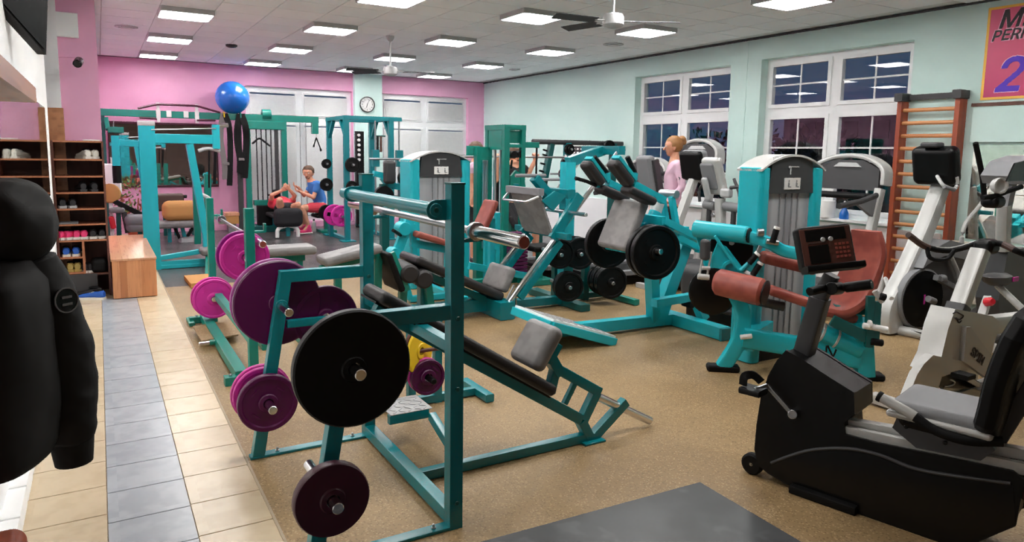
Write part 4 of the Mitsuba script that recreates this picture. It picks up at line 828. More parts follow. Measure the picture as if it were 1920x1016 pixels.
t.p('front_crossbar', beam(A(xl_-.05, yFt, zT), A(xe, yFt, zT), .08, .07), M); t.p('rear_crossbar', beam(A(xl_-.05, yBk, zT), A(xr_+.05, yBk, zT), .08, .07), M); t.p('floor_beam', [beam(A(x, yFt, .03), A(x, yBk, .03), .08, .06) for x in (xl_, xr_)], M)
for x in (A(4.2623, 12.15, 1.4327)[0], xe-.04): t.p('guide_rod', cyl(A(x, yFt, .1), A(x, yFt, zT), .015, 10), 'steel')
for x in (A(4.2623, 12.15, 1.4327)[0], xe-.04): t.p('guide_carriage', bx(A(x, yFt, A(4.6236, 12.15, 1.4643)[2]), (.12, .1, .3), ch=.01), M)
zb2 = A(4.5728, 12.15, 1.4543)[2]; t.p('bar', cyl(A(4.125, 12.15, 1.4597)*A(1, 0, 0)+A(0, yFt-.06, zb2), A(A(4.8079, 12.15, 1.4563)[0], yFt-.06, zb2), .02), 'steel')
for (px, py, y, rp, dx) in ((612, 307, yBk-.1, 9, 0), (612, 346, yBk-.1, 12, 0), (661, 309, yFt-.09, 14, 0), (660, 350, yFt-.09, 11, 0)):
    c = PY(px, py, y); t.p('plate_peg', cyl(A(c[0], y-.08, c[2]), A(c[0], y+.1, c[2]), .02), 'steel')
    plate(c, -UY, rp*float((c-EYE)@FW)/FOC, .05, 'black_plate', f'black weight plate hung on the {("far", "near")[px > 640]} left cage post of the smith machine, {("upper", "lower")[py > 330]} one', 'iron')
for i, (px, py, y) in enumerate(((640, 405, 12.3), (627, 403, 12.55))):
    c = PY(px, py, y); plate(c, -UY, 20*float((c-EYE)@FW)/FOC, .06, 'pink_plate', ('pink plate with four holes at the foot of the smith machine, nearer one', 'pink plate behind the pink one with four holes')[i], 'holes')
c = A(3.6764, 12.5, .4301); t.p('plate_peg', cyl(A(c[0], 12.2, c[2]), A(c[0], 13.2, c[2]), .022), 'steel'); t.p('peg_post', beam(A(c[0], 12.95, 0), A(c[0], 12.95, c[2]+.05), .07, .07, UX), M)
c = A(3.5487, 12.8, .4675); plate(c, -UY, .14, .05, 'black_plate', 'black plate behind the pink plates by the seated man', 'iron')
c0, c1 = A(4.5885, 14.3, 1.9879), A(4.7524, 14.3, 1.489); t = Thing('plate_column', 'dark column with a row of pale studs seen through the smith machine', 'rack'); t.p('column', box6(c0[0], c1[0], 14.25, 14.35, 0, c0[2], .01), 'black_plastic', smooth=False)
for i in range(6): z = c0[2]-.08-i*.1; t.p('stud', cyl(A(c0[0]+.05, 14.25, z), A(c0[0]+.05, 14.2, z), .03), 'white_plastic')
for px in (706, 712): c0 = PY(px, 255, 14.1); c1 = PY(px+4, 285, 14.1); t.p('hanging_strap', box6(c0[0], c1[0], 14.08, 14.12, c1[2], c0[2], .01), 'shelf_wood' if px > 708 else 'black_plastic')
t.p('strap_rail', [cyl(A(c0[0]-.2, 14.1, c0[2]), A(c0[0]+.12, 14.1, c0[2]), .015), beam(A(c0[0]-.2, 14.1, 0), A(c0[0]-.2, 14.1, c0[2]), .05, .05, UX), beam(A(c0[0]-.2, 14.1, .05), A(c0[0]-.45, 14.3, .05), .05, .05)], 'dark_teal')
# ------------------------------------------------------------------ selectorised machine towers
def tower(F, w, d, h, lab, M='teal_light', print_=True):
    """weight tower in frame F: front face at v=0 facing -v, width w along u centred, depth d"""
    t = Thing('weight_tower', lab, 'gym machine'); n = -F.w
    arch = [F(w/2*s, 0, h-.115*(abs(s)**2.0)) for s in np.linspace(-1, 1, 17)]
    def prism(pts, v0, v1, m, part, lb=None, up=None):
        t.p(part, slab([p+F.w*(v0+v1)/2 for p in pts], F.w, abs(v1-v0)), m, lb, up, smooth=25)
    for s in (-1, 1):
        m = rbox(F(s*(w/2-.06), d/2, (h-.10)/2), (.12, d, h-.10), A(.045, .045, .01), F.u); t.p('side_column', m, M)
    hd_ = [F(-w/2+.11, 0, h-.30), F(w/2-.11, 0, h-.30)]+[p for p in arch[::-1] if abs((p-F(0, 0, 0))@F.u) < w/2-.1]
    prism(hd_, .02, .07, 'dark_grey', 'header', 'dark header panel with an exercise pictogram')
    top = [p for p in arch]+[p+Z*-.016 for p in arch[::-1]]
    prism(top, -.004, d, 'silver', 'top_cap')
    prism([F(-w/2+.11, 0, .12), F(w/2-.11, 0, .12), F(w/2-.11, 0, h-.30), F(-w/2+.11, 0, h-.30)], .045, .06, 'shield_grey', 'shield', 'grey translucent shield')
    for u in (-.10, -.03, .04, .11): t.p('shield_rib', beam(F(u, .04, .12), F(u, .04, h-.30), .012, .012, F.u), 'mid_grey')
    prism([F(-w/2+.03, 0, 0), F(w/2-.03, 0, 0), F(w/2-.03, 0, .12), F(-w/2+.03, 0, .12)], .03, d, 'black_plastic', 'base')
    prism([F(-w/2+.1, 0, .1), F(w/2-.1, 0, .1), F(w/2-.1, 0, h-.2), F(-w/2+.1, 0, h-.2)], d-.05, d-.03, 'mid_grey', 'rear_shield')
    t.p('weight_stack', bx(F(0, d/2, .45), (w*.5, d*.5, .66), F.u, Z), 'black_rubber', smooth=False)
    if print_:
        prism([F(-.09, 0, h-.27), F(.09, 0, h-.27), F(.09, 0, h-.18), F(-.09, 0, h-.18)], .012, .02, 'white_plastic', 'instruction_card')
        for u in (-.045, .045): t.p('pictogram', [cyl(F(u, .012, h-.205), F(u, .010, h-.205), .008, 10), bx(F(u, .011, h-.232), (.016, .003, .03), F.u, Z, ch=.0005), bx(F(u+.012, .011, h-.25), (.03, .003, .008), F.u, Z, ch=.0005)], 'mid_grey')
        t.p('pictogram', [bx(F(-.03, .014, h-.125), (.012, .004, .06), F.u, unit(F(.3, 0, 1)-F(0, 0, 0)), ch=.001), bx(F(0.015, .014, h-.095), (.10, .004, .008), F.u, Z, ch=.001), cyl(F(-.045, .016, h-.098), F(-.045, .012, h-.098), .011, 12)], 'light_grey', 'white pictogram figure')
    return t
Yt = 7.55; pL, pR = A(3.0697, 7.55, .8913), A(3.8374, 7.55, .8683); hT = A(3.4628, 7.55, 1.6073)[2]
tf = Fr(((pL[0]+pR[0])/2, Yt), 0)
t = tower(tf, pR[0]-pL[0], .38, hT, 'teal weight tower with grey shield in the middle distance')
# its arm curl seat in front: brown pads on a teal lever
yS = 6.9; s = lambda x, y: PY(x, y, yS); M = 'teal_light'
t.p('seat_pad', pad(A(2.8108, 6.9, .7494), A(3.2185, 6.9, .6151), .30, .07, Z), 'brown_vinyl', 'brown seat pad'); t.p('roller_pad', cyl(A(2.7261, 6.9, .4821), A(2.9809, 6.9, .3854), .06, 20, .02), 'brown_vinyl', 'brown roller pad')
t.p('lever', [beam(A(2.7873, 6.9, .8855), A(2.6316, 6.9, .5218), .10, .06, UY), cyl(A(2.7097, 6.9, .7986)-UY*.08, A(2.7097, 6.9, .7986)+UY*.08, .07), cyl(A(2.6082, 6.9, .5457)-UY*.08, A(2.6082, 6.9, .5457)+UY*.08, .06)], M); t.p('lever_grip', cyl(A(2.5286, 6.9, .806)-UY*.2, A(2.668, 6.9, .7332)-UY*.05, .018), 'black_plastic')
t.p('frame', [beam(A(2.8111, 6.9, .8396), A(2.8463, 6.9, .4403), .06, .06, UY), beam(A(2.7985, 6.9, .6424), A(3.2956, 6.9, .529), .06, .08), beam(A(3.2315, 6.9, .5444), A(A(3.2315, 6.9, .5444)[0], yS, .0), .07, .07, UX), beam(A(A(2.7862, 6.9, .558)[0], yS, .04), A(A(3.2315, 6.9, .5444)[0], yS, .04), .07, .06), beam(A(A(3.2315, 6.9, .5444)[0], yS, .05), A(A(3.2315, 6.9, .5444)[0], Yt+.1, .05), .07, .07), beam(A(2.6495, 6.9, .5658), A(A(2.7862, 6.9, .558)[0], yS, .04), .06, .06, UX)], M)
t.p('back_pad', pad(A(3.4558, 6.9, .786)-UY*.3, A(3.6044, 6.9, 1.0936)-UY*.3, .26, .07, A(-1, 0, .3)), 'brown_vinyl', 'brown back pad'); t.p('pad_post', beam(A(3.5534, 6.9, .9004)-UY*.3+A(.05, 0, 0), A(A(3.5534, 6.9, .9004)[0]+.05, yS-.3, .0), .06, .06, UX), M); t.p('pad_rail', beam(A(A(3.2315, 6.9, .5444)[0], yS-.3, .05), A(A(3.5534, 6.9, .9004)[0]+.05, yS-.3, .05), .07, .06), M)
# chest press lever with a ring wheel left of that tower
yP = 8.6; s = lambda x, y: PY(x, y, yP); t = Thing('lever_press', 'teal lever press with a black ring wheel left of the teal tower', 'gym machine')
t.p('column', beam(A(3.4004, 8.6, .8303), A(3.3946, 8.6, 1.2106), .14, .10, UY), 'teal'); t.p('column_base', [beam(A(A(3.4004, 8.6, .8303)[0], yP, 0), A(3.4004, 8.6, .8303), .12, .1, UX), box6(A(3.2685, 8.6, .7995)[0], A(3.6393, 8.6, .7884)[0], yP-.2, yP+.2, 0, .06, .01)], 'teal')
t.p('arm', [beam(A(3.3579, 8.6, 1.1766), A(3.5351, 8.6, 1.3065), .12, .08, UY), beam(A(3.4014, 8.6, 1.0866), A(3.5347, 8.6, 1.1403), .12, .08, UY), beam(A(2.9874, 8.6, 1.3142), A(3.1423, 8.6, 1.2801), .07, .07, UY), beam(A(3.1281, 8.6, 1.2802), A(3.2344, 8.6, 1.1435), .12, .1, UY), beam(A(3.2345, 8.6, 1.1572), A(3.3943, 8.6, 1.128), .08, .08, UY)], 'teal_light')
c = A(3.351, 8.6, 1.2589); t.p('ring_wheel', [trimesh.util.concatenate([sweep([c-UY*.12+A(math.cos(a)*.075, 0, math.sin(a)*.075) for a in np.linspace(0, 2*math.pi, 25)[:-1]], circ(.016, 8), UY, closed=True)]), beam(c-UY*.12-A(.07, 0, 0), c-UY*.12+A(.07, 0, .02), .02, .02), cyl(c-UY*.13, c, .03)], 'black_gloss')
t.p('pad', rbox(A(3.1641, 8.6, 1.3342)-UY*.1, (.16, .1, .30), .05), 'dark_grey', 'dark round pad'); t.p('seat', rbox(A(3.3278, 8.6, .9843), (.35, .35, .08), .035), 'black_rubber'); t.p('weight', cyl(A(3.0977, 8.6, 1.0365)-UY*.1, A(3.1547, 8.6, 1.0355)+UY*.1, .12, 20), 'black_plate'); t.p('foot', [beam(A(3.1273, 8.6, 1.1786), A(A(3.1273, 8.6, 1.1786)[0], yP, 0), .10, .1, UX), beam(A(A(3.1273, 8.6, 1.1786)[0], yP, .05), A(A(3.3945, 8.6, 1.1762)[0], yP, .05), .1, .08)], 'dark_teal')
# ------------------------------------------------------------------ green cable tower
t = Thing('cable_tower', 'tall green cable tower with chrome guide rods standing free in the middle of the room', 'gym machine'); M = 'green_paint'
yG = 7.45; s = lambda x, y: PY(x, y, yG); zG = A(4.3319, 7.45, 1.9332)[2]
xa, xb = A(4.2202, 7.45, 1.5103)[0], A(4.5135, 7.45, 1.5126)[0]; yGb = A(4.2202, 7.886, 1.5031)[1]
for x, y, w in ((xa+.03, yG, .075), (xb-.03, yG, .055), (xa+.03, yGb, .07), (xb-.03, yGb, .055)): t.p('column', beam(A(x, y, 0), A(x, y, zG), w, .07, UY), M)
t.p('top_frame', [box6(xa-.01, xb, yG-.035, yG+.035, zG-.06, zG, .006), box6(xa-.01, xb, yGb-.035, yGb+.035, zG-.06, zG, .006), box6(xa-.01, xa+.06, yG, yGb, zG-.06, zG, .006), box6(xb-.06, xb, yG, yGb, zG-.06, zG, .006)], M)
t.p('top_plate', [box6(xa+.05, xb-.05, yG+.02, yG+.03, A(4.3357, 7.45, 1.7165)[2], zG-.07, .002), box6(xa+.0, xa+.01, yG+.05, yGb-.05, zG-.3, zG-.05, .002)], 'green_paint', smooth=False); t.p('crossbar', box6(xa, xb, yG-.03, yG+.03, A(4.3362, 7.45, 1.6909)[2]-.03, A(4.3362, 7.45, 1.6909)[2]+.01, .004), M)
for k, yy in ((0, yG+.28*(yGb-yG)), (1, yG+.62*(yGb-yG))): t.p('guide_rod', cyl(A(xa+.03, yy, .1), A(xa+.03, yy, zG-.05), .02, 12), 'chrome')
e = A(4.7104, 7.45, 1.6979); t.p('side_arm', beam(A(xb, yG, e[2]), e, .06, .07), M); t.p('arm_cable', cyl(e-A(.02, 0, .03), A(e[0]-.02, yG, e[2]-.5), .012, 8), 'black_plastic')
c = A(4.389, 7.45, 1.2655); P = [A(4.2934, 7.45, 1.1365), A(4.3202, 7.45, 1.3177), A(4.3867, 7.45, 1.3888), A(4.4557, 7.45, 1.3498), A(4.5191, 7.45, 1.2384), A(4.537, 7.45, 1.12)]; t.p('gusset', slab(P, UY, .04), M, smooth=False)
t.p('pulley_weights', [cyl(A(4.3607, 7.45, 1.5758)-UY*.02, A(4.3607, 7.45, 1.5758)+UY*.1, .045, 18), cyl(A(4.4588, 7.45, 1.5834)-UY*.02, A(4.4588, 7.45, 1.5834)+UY*.1, .045, 18)], 'black_plate'); t.p('pulley_arm', [beam(A(4.3619, 7.45, 1.5114)+UY*.04, A(4.3487, 7.45, 1.4081)+UY*.04, .02, .02, UX), beam(A(4.3232, 7.45, 1.5754)+UY*.04, A(4.5044, 7.45, 1.584)+UY*.04, .03, .03)], 'black_plastic'); t.p('seat_badge', box6(A(4.3521, 7.45, 1.2138)[0], A(4.4203, 7.45, 1.2131)[0], yG-.03, yG-.02, A(4.3528, 7.45, 1.1747)[2], A(4.3519, 7.45, 1.2268)[2], .003), 'teal', smooth=False)
xs_ = A(3.9296, 7.45, 1.508)[0]; zS = A(4.0333, 7.65, 1.6664)[2]
t.p('side_column', beam(A(A(4.1255, 7.85, 1.5029)[0], yG+.4, 0), A(A(4.1255, 7.85, 1.5029)[0], yG+.4, zS), .16, .1, UY), M); t.p('side_link', beam(A(A(4.1255, 7.85, 1.5029)[0], yG+.4, zS-.2), A(xa, yG+.4, zS-.2), .08, .12), M); t.p('link_beam', beam(A(A(4.0722, 7.95, 1.5008)[0]-.1, yG+.5, zS-.05), A(A(4.1255, 7.85, 1.5029)[0], yG+.45, zS-.05), .07, .12), M)
for px in (907, 912): t.p('guide_rod', cyl(PY(px, 300, yG+.32), A(PY(px, 300, yG+.32)[0], yG+.32, .4), .02, 12), 'chrome')
t.p('base', [box6(xa-.4, xb+.05, yG-.05, yG+.05, 0, .08, .01), box6(xb-.1, xb+.25, yG-.35, yG+.2, 0, .07, .01), box6(xa-.02, xa+.08, yG, yGb, 0, .08, .01), beam(A(A(4.1255, 7.85, 1.5029)[0], yG+.4, .04), A(xa, yG+.4, .04), .1, .08)], M); t.p('seat', rbox(A(xb+.12, yG-.2, .45), (.35, .35, .07), .03), 'black_rubber'); t.p('seat_post', beam(A(xb+.12, yG-.2, .05), A(xb+.12, yG-.2, .42), .07, .07, UX), M)
t.p('purple_stack', [box6(A(4.2241, 7.2, .6303)[0], A(4.433, 7.2, .6209)[0], 7.2, 7.35, z, z+.035, .004) for z in np.arange(.12, .62, .045)], 'plum', 'purple weight stack', smooth=False)
t.p('purple_stack_frame', [beam(A(PY(x, 440, 7.18)[0], 7.18, 0), A(PY(x, 440, 7.18)[0], 7.18, .9), .06, .05, UY) for x in (912, 932)]+[beam(A(A(3.8529, 7.18, .6493)[0], 7.18, .5), A(A(3.9948, 7.18, .6429)[0], 7.18, .5), .05, .06), beam(A(A(3.6309, 7.18, .6593)[0], 7.18, .3), A(A(4.4207, 7.18, .6236)[0], 7.18, .12), .06, .08), beam(A(A(3.9948, 7.18, .6429)[0], 7.18, .06), A(xa, yG, .06), .06, .06)], 'teal_light')
# ------------------------------------------------------------------ squat rack with plates by the mint wall
t = Thing('squat_rack', 'dark green squat rack with leaning peg posts in front of the mint wall', 'gym machine'); yQ = 9.6; s = lambda x, y: PY(x, y, yQ); M = 'dark_teal'
zt3 = A(7.0224, 9.6, 1.7789)[2]; xs0, xs1 = A(6.3128, 9.6, 1.7647)[0], A(7.7775, 9.6, 1.794)[0]
t.p('top_bar', cyl(A(xs0-.35, yQ, zt3), A(xs1, yQ, zt3), .04), 'dark_grey')
t.p('leaning_post', beam(A(6.3236, 9.6, 1.7478), A(6.1408, 9.6, .8738), .08, .10, UY), M); t.p('post_foot', beam(A(6.1408, 9.6, .8738), A(A(6.1057, 9.6, .633)[0], yQ, 0), .08, .1, UX), M)
for i, (px, py) in enumerate(((1026, 283), (1025, 292), (1021, 308), (1019, 322))): c = s(px, py); t.p('peg', cyl(c, c-A(.09, .02, -.02), .015), 'black_plastic')
t.p('post', beam(A(6.6357, 9.6, 1.7711), A(A(6.6495, 9.6, .6167)[0], yQ, 0), .10, .10, UX), 'teal'); t.p('base', [beam(A(A(6.1057, 9.6, .633)[0], yQ, .04), A(xs1, yQ, .04), .1, .08), beam(A(A(6.6495, 9.6, .6167)[0], yQ-.5, .04), A(A(6.6495, 9.6, .6167)[0], yQ+.4, .04), .1, .08)], M); t.p('post', beam(A(xs1-.2, yQ, 0), A(xs1-.2, yQ, zt3), .1, .1, UX), M)
for i, (px, py, rp) in enumerate(((1061, 280, 10), (1056, 305, 12), (1058, 328, 11))):
    c = s(px, py)-UY*.1; t.p('peg', cyl(A(c[0], yQ-.18, c[2]), A(c[0], yQ, c[2]), .02), 'steel'); plate(c, -UY, rp*float((c-EYE)@FW)/FOC, .06, 'black_plate', f'black plate on the teal post of the squat rack, {("top", "middle", "bottom")[i]} one', 'iron')
c = A(7.4137, 9.6, 1.7152)-UY*.1; t.p('peg', cyl(A(c[0], yQ-.18, c[2]), A(c[0], yQ, c[2]), .02), 'steel'); t.p('peg_mount', beam(A(c[0], yQ, c[2]), A(c[0], yQ, zt3), .08, .05, UX), M)
plate(c, -UY, 13*float((c-EYE)@FW)/FOC, .06, 'black_plate', 'black plate under the right part of the squat rack top bar', 'iron')
c = A(6.3984, 9.6, 1.2767)-UY*.25; t = Thing('dumbbell', 'small red dumbbell resting on the squat rack', 'dumbbell'); t.p('head', cyl(c-UX*.05, c+UX*.06, .09, 20, .02), 'maroon'); t.p('handle', cyl(c-UX*.25, c+UX*.2, .014), 'steel'); t.p('head', cyl(c+UX*.12, c+UX*.2, .08, 20, .02), 'maroon')
sh = Thing('dumbbell_shelf', 'short metal shelf on the squat rack under the red dumbbell', 'shelf'); cz = A(6.3998, 9.6, 1.2248); sh.p('board', box6(A(5.9307, 9.6, 1.2265)[0], A(6.5254, 9.6, 1.2244)[0], yQ-.45, yQ-.06, cz[2]-.05, cz[2]-.02, .006), 'mid_grey'); sh.p('leg', [beam(A(x, yQ-.25, 0), A(x, yQ-.25, cz[2]-.04), .05, .05, UX) for x in (A(5.9908, 9.6, 1.2263)[0], A(6.4834, 9.6, 1.2245)[0])], 'dark_teal')
p0, p1 = A(7.83, 11.2194, 1.7813), A(7.83, 10.7597, 1.5634)
t = Thing('wall_chart', 'small black and white exercise chart on the mint wall beyond the squat rack', 'poster'); t.p('sheet', box6(XR-.01, XR-.002, p1[1], p0[1], p1[2], p0[2], .001), 'white_plastic', smooth=False)
for i in range(3):
    for j in range(3): y = p0[1]-.15-j*(p0[1]-p1[1]-.1)/3; z = p0[2]-.06-i*(p0[2]-p1[2])/3.2; t.p('figure', [bx(A(XR-.011, y, z), (.002, .12, .035), ch=.0005), bx(A(XR-.011, y-.03, z-.03), (.002, .05, .04), ch=.0005)], 'ink_black')
# ------------------------------------------------------------------ leg press
t = Thing('leg_press', 'green leg press with chrome rails, grey foot plate and reclined pad', 'gym machine'); M = 'teal'
yN, yF_ = 5.80, 6.36; n = lambda x, y: PY(x, y, yN); f = lambda x, y: PY(x, y, yF_)
ra, rb = A(3.3666, 5.8, .1648), A(4.6602, 5.8, 1.6399); dr_ = unit(rb-ra); nr = unit(np.cross(UY, dr_)); nr = nr if nr[0] < 0 else -nr
for y in (yN, yF_):
    o = A(0, y-yN, 0); t.p('rail', cyl(ra+o, rb+o, .024, 18), 'chrome', 'chrome guide rail'); t.p('rail_beam', beam(ra+o-nr*.07+dr_*.1, ra+o-nr*.07+dr_*.8, .06, .07, nr), M)
t.p('rail_crosshead', beam(rb-UY*.05, rb+A(0, yF_-yN+.05, 0), .08, .09), M); t.p('mast', beam(A(4.2165, 5.8, 1.511)+UY*.28, A(A(4.212, 5.8, .6727)[0], yN+.28, 0), .12, .12, UX), 'teal_light'); t.p('mast_head', beam(A(4.2165, 5.8, 1.511)+UY*.28, rb+UY*.28, .1, .1), M)
u0, u1 = A(3.6967, 5.8, 1.2031), A(3.8636, 5.8, .7873); w_ = A(0, yF_-yN, 0)
t.p('foot_plate', slab([u0, u1, u1+w_, u0+w_], np.cross(u1-u0, w_), .02), 'grey_vinyl', 'grey foot plate', smooth=False); t.p('foot_plate_lip', beam(u0-UY*.03+Z*.02, u0+w_+UY*.06+Z*.02, .06, .07), 'mid_grey')
t.p('grab_bar', tube([u0+A(-.02, -.02, -.02), u0+A(-.12, .06, -.08), u0+w_+A(-.12, -.04, -.08), u0+w_+A(-.02, .02, -.02)], .013, 10, .03), 'chrome')
for y in (yN, yF_): o = A(0, y-yN, 0); t.p('carriage_arm', beam(A(4.1749, 5.8, 1.1846)+o, A(3.8581, 5.8, .7556)+o, .10, .05, UY), M); t.p('carriage_plate', slab([A(3.7169, 5.8, 1.1351)+o, A(3.8704, 5.8, 1.2318)+o, A(3.999, 5.8, 1.1876)+o, A(3.8505, 5.8, 1.0373)+o], UY, .03), M, smooth=False)
t.p('carriage_cross', [beam(A(4.0763, 5.8, 1.197), A(4.0763, 5.8, 1.197)+w_, .09, .09), beam(A(3.9079, 5.8, .796)-UY*.22, A(3.9079, 5.8, .796)+w_+UY*.22, .06, .06), beam(A(3.8045, 5.8, 1.3527)+UY*.28, A(3.9734, 5.8, 1.188)+UY*.28, .08, .10, UY)], M); t.p('top_bar', cyl(A(3.5831, 5.8, 1.3744)+UY*.28, A(3.9424, 5.8, 1.3731)+UY*.28, .018), 'mid_grey')
t.p('carriage_peg', cyl(A(4.043, 5.8, 1.0159)-UY*.3, A(4.043, 5.8, 1.0159)+w_+UY*.2, .02), 'chrome')
a, b = A(2.4386, 5.8, .627), A(3.3481, 5.8, .1981); w2 = A(0, .28, 0); nb = unit(np.cross(b-a, UY)); nb = nb if nb[2] > 0 else -nb
t.p('back_pad', pad(a+w2, b+w2, .46, .085, nb), 'char_vinyl', 'dark grey reclined back pad'); t.p('pad_rail', beam(a+w2-nb*.09, b+w2-nb*.09, .10, .07, nb), M)
c, d = A(3.3533, 5.8, .2449), A(3.4628, 5.8, .4775); t.p('seat_pad', pad(c+w2, d+w2, .44, .09, A(-1, 0, .5)), 'grey_vinyl', 'grey seat pad')
zb_ = A(3.2259, 5.8, .0893)[2]; t.p('base_beam', beam(A(a[0]-.1, yN+.28, .10), A(A(3.4168, 5.8, .0329)[0], yN+.28, .10), .1, .12), M); t.p('front_foot', beam(A(A(3.3209, 5.8, .0428)[0], yN-.06, .09), A(A(3.3209, 5.8, .0428)[0], yF_+.06, .09), .16, .17), M); t.p('rear_foot', beam(A(a[0], yN-.06, .05), A(a[0], yF_+.06, .05), .1, .1), M); t.p('pad_post', beam(A(a[0]+.15, yN+.28, .1), a+w2+A(.15, 0, -.13), .09, .09, UX), M)
t.p('lock_lever', [cyl(A(3.3423, 5.8, .1881), A(3.4235, 5.8, .3282), .012), cyl(A(3.4361, 5.8, .2956), A(3.4513, 5.8, .125), .008)], 'steel'); t.p('black_foot', bx(A(3.385, 5.8, .1367), (.06, .06, .07)), 'black_rubber'); t.p('floor_brace', beam(A(A(3.4168, 5.8, .0329)[0], yN+.28, .08), A(A(4.212, 5.8, .6727)[0]+.1, yN+.28, .06), .1, .08), M); t.p('rear_floor_foot', beam(A(A(4.212, 5.8, .6727)[0], yN-.1, .04), A(A(4.212, 5.8, .6727)[0], yF_+.35, .04), .12, .07), 'dark_teal')
# ------------------------------------------------------------------ plate rack with black plates
t = Thing('plate_rack', 'low green plate rack loaded with black plates beside the leg press', 'plate rack'); M = 'dark_teal'
gA, gB = A(4.8519, 6.0523, 0), A(4.8885, 5.6983, 0)
t.p('foot', beam(A(gB[0], gB[1], .035), A(gB[0]-.02, gB[1]+.9, .035), .07, .06), 'green_paint'); yW = gB[1]+.40; s = lambda x, y: PY(x, y, yW); xm = A(4.5649, 6.0983, .3839)[0]
t.p('cross_beam', beam(A(A(4.164, 6.0983, .2396)[0], yW+.1, .05), A(gB[0], yW+.1, .05), .07, .06), M); t.p('post', [beam(A(x, yW+.1, 0), A(x, yW+.1, A(4.3591, 6.0983, .6172)[2]), .07, .07, UX) for x in (A(4.1727, 6.0983, .4108)[0], xm)], M); t.p('rail', [beam(A(A(4.0914, 6.0983, .4164)[0], yW+.1, A(4.4105, 6.0983, .5394)[2]), A(A(4.5076, 6.0983, .3879)[0], yW+.1, A(4.4105, 6.0983, .5394)[2]), .06, .06), beam(A(A(4.1727, 6.0983, .4108)[0], yW+.1, A(4.8654, 6.0983, .1893)[2]), A(A(4.8731, 6.0983, .3628)[0], yW+.1, A(4.8654, 6.0983, .1893)[2]), .06, .06)], M)
nn = unit(A(-.22, -.97, 0))
for gi, (px, py, cnt, R, nm) in enumerate(((1087, 475, 4, .165, 'upper right'), (1050, 476, 2, .15, 'upper left'), (1146, 529, 5, .175, 'lower right'), (1066, 537, 2, .155, 'lower left'))):
    c = PY(px, py, yW-.28); t.p('peg', cyl(A(c[0]-.03, yW-.36, c[2]), A(c[0]+.04, yW+.1, c[2]), .02), 'steel')
    for k in range(cnt):
        plate(c-nn*(.055*k)+A(0, 0, 0), nn, R*(1-.03*(k % 2)), .05, 'black_plate', f'black plate in the {nm} stack of the low plate rack, {("front", "second", "third", "fourth", "rearmost")[k]} one', 'iron')
# ------------------------------------------------------------------ hack squat machine
t = Thing('hack_squat', 'bright teal hack squat machine with shoulder pads and a tilted platform', 'gym machine'); M = 'teal_light'
yH = 4.63; h = lambda x, y: PY(x, y, yH); yn_, yf_ = 4.42, 4.95
P3 = A(3.7211, 4.5889, .06); yA = P3[1]; P2 = A(3.0804, 4.5889, .273); P1 = A(3.0804, 5.1952, .2893); P1[2] = P2[2]; P4 = A(P3[0], P1[1], P3[2])
nn = unit(np.cross(P3-P2, P1-P2)); nn = nn if nn[2] > 0 else -nn
t.p('platform', slab([P1, P2, P3, P4], nn, .018), 'white_plastic', 'pale platform sheet', smooth=False); t.p('platform_frame', [beam(a-nn*.045, b-nn*.045, .05, .07, nn) for a, b in ((P1, P2), (P2, P3), (P3, P4), (P4, P1))], M)
for i in range(9): e = P2+(P3-P2)*(i+.5)/9+nn*.011; t.p('tread_rib', beam(e+UY*.03, e+(P1-P2)-UY*.03, .012, .004, nn), 'mid_grey')
gm = (P1[1]+P2[1])/2
x0_ = A(3.1379, 4.4953, 0)[0]; xT = A(4.6367, 4.6968, 0)[0]
t.p('floor_beam', beam(A(x0_, gm, .10), A(xT, gm, .06), .09, .10), M); t.p('front_foot', beam(A(x0_+.02, gm-.16, .07), A(x0_+.02, gm+.16, .07), .10, .14), M); t.p('platform_post', beam(A(x0_+.03, gm, .1), (P1+P2)/2+(P3-P2)*.1-Z*.05, .06, .06, UX), M)
yT0, yT1 = A(4.5691, 4.2507, 0)[1], A(4.7032, 5.1878, 0)[1]
t.p('rear_foot', beam(A(xT+.02, yT0, .06), A(xT+.02, yT1, .06), .12, .11), M); t.p('foot_cap', [bx(A(xT+.02, yT0-.01, .055), (.13, .03, .115), ch=.01), bx(A(xT+.02, yT1+.01, .055), (.13, .03, .115), ch=.01)], 'teal')
B0 = lambda p: A(p[0], gm, p[2])
for dy in (-.16, .16):
    if dy < 0: t.p('leg', beam(A(4.1277, 4.63, .5605), A(A(4.4037, 4.63, .0961)[0], gm, .08), .10, .09, UY), M)
t.p('mast', beam(A(4.7765, 4.63, .8439)+A(0, gm-yH, 0), A(A(4.4538, 4.63, .1202)[0], gm, .08), .13, .11, UY), M); t.p('rear_leg', beam(A(4.6579, 4.63, .318), A(A(4.7794, 4.63, .009)[0], yH, .1), .08, .09, UY), M); t.p('leg_link', beam(A(4.1657, 4.63, .3051), A(4.7445, 4.63, .3251), .08, .07), M)
t.p('stop_peg', cyl(A(4.8204, 4.63, .2074)-UY*.03, A(5.0408, 4.63, .1394)-UY*.12, .025), 'dark_grey'); t.p('bumper', cyl(A(4.5758, 4.63, .2561)-UY*.06, A(4.5758, 4.63, .2561)+UY*.06, .03), 'black_rubber')
for dy in (-.17, .17):
    o = A(0, dy, 0); t.p('swing_arm', beam(A(4.0658, 4.63, 1.054)+o, A(4.937, 4.63, .6963)+o, .06, .09, UY), M)
t.p('swing_cross', [beam(A(4.0658, 4.63, 1.054)-UY*.2, A(4.0658, 4.63, 1.054)+UY*.2, .06, .07), beam(A(4.3531, 4.63, .9593)-UY*.17, A(4.3531, 4.63, .9593)+UY*.17, .05, .06), beam(A(4.8453, 4.63, .7316)-UY*.19, A(4.8453, 4.63, .7316)+UY*.19, .07, .07)], M)
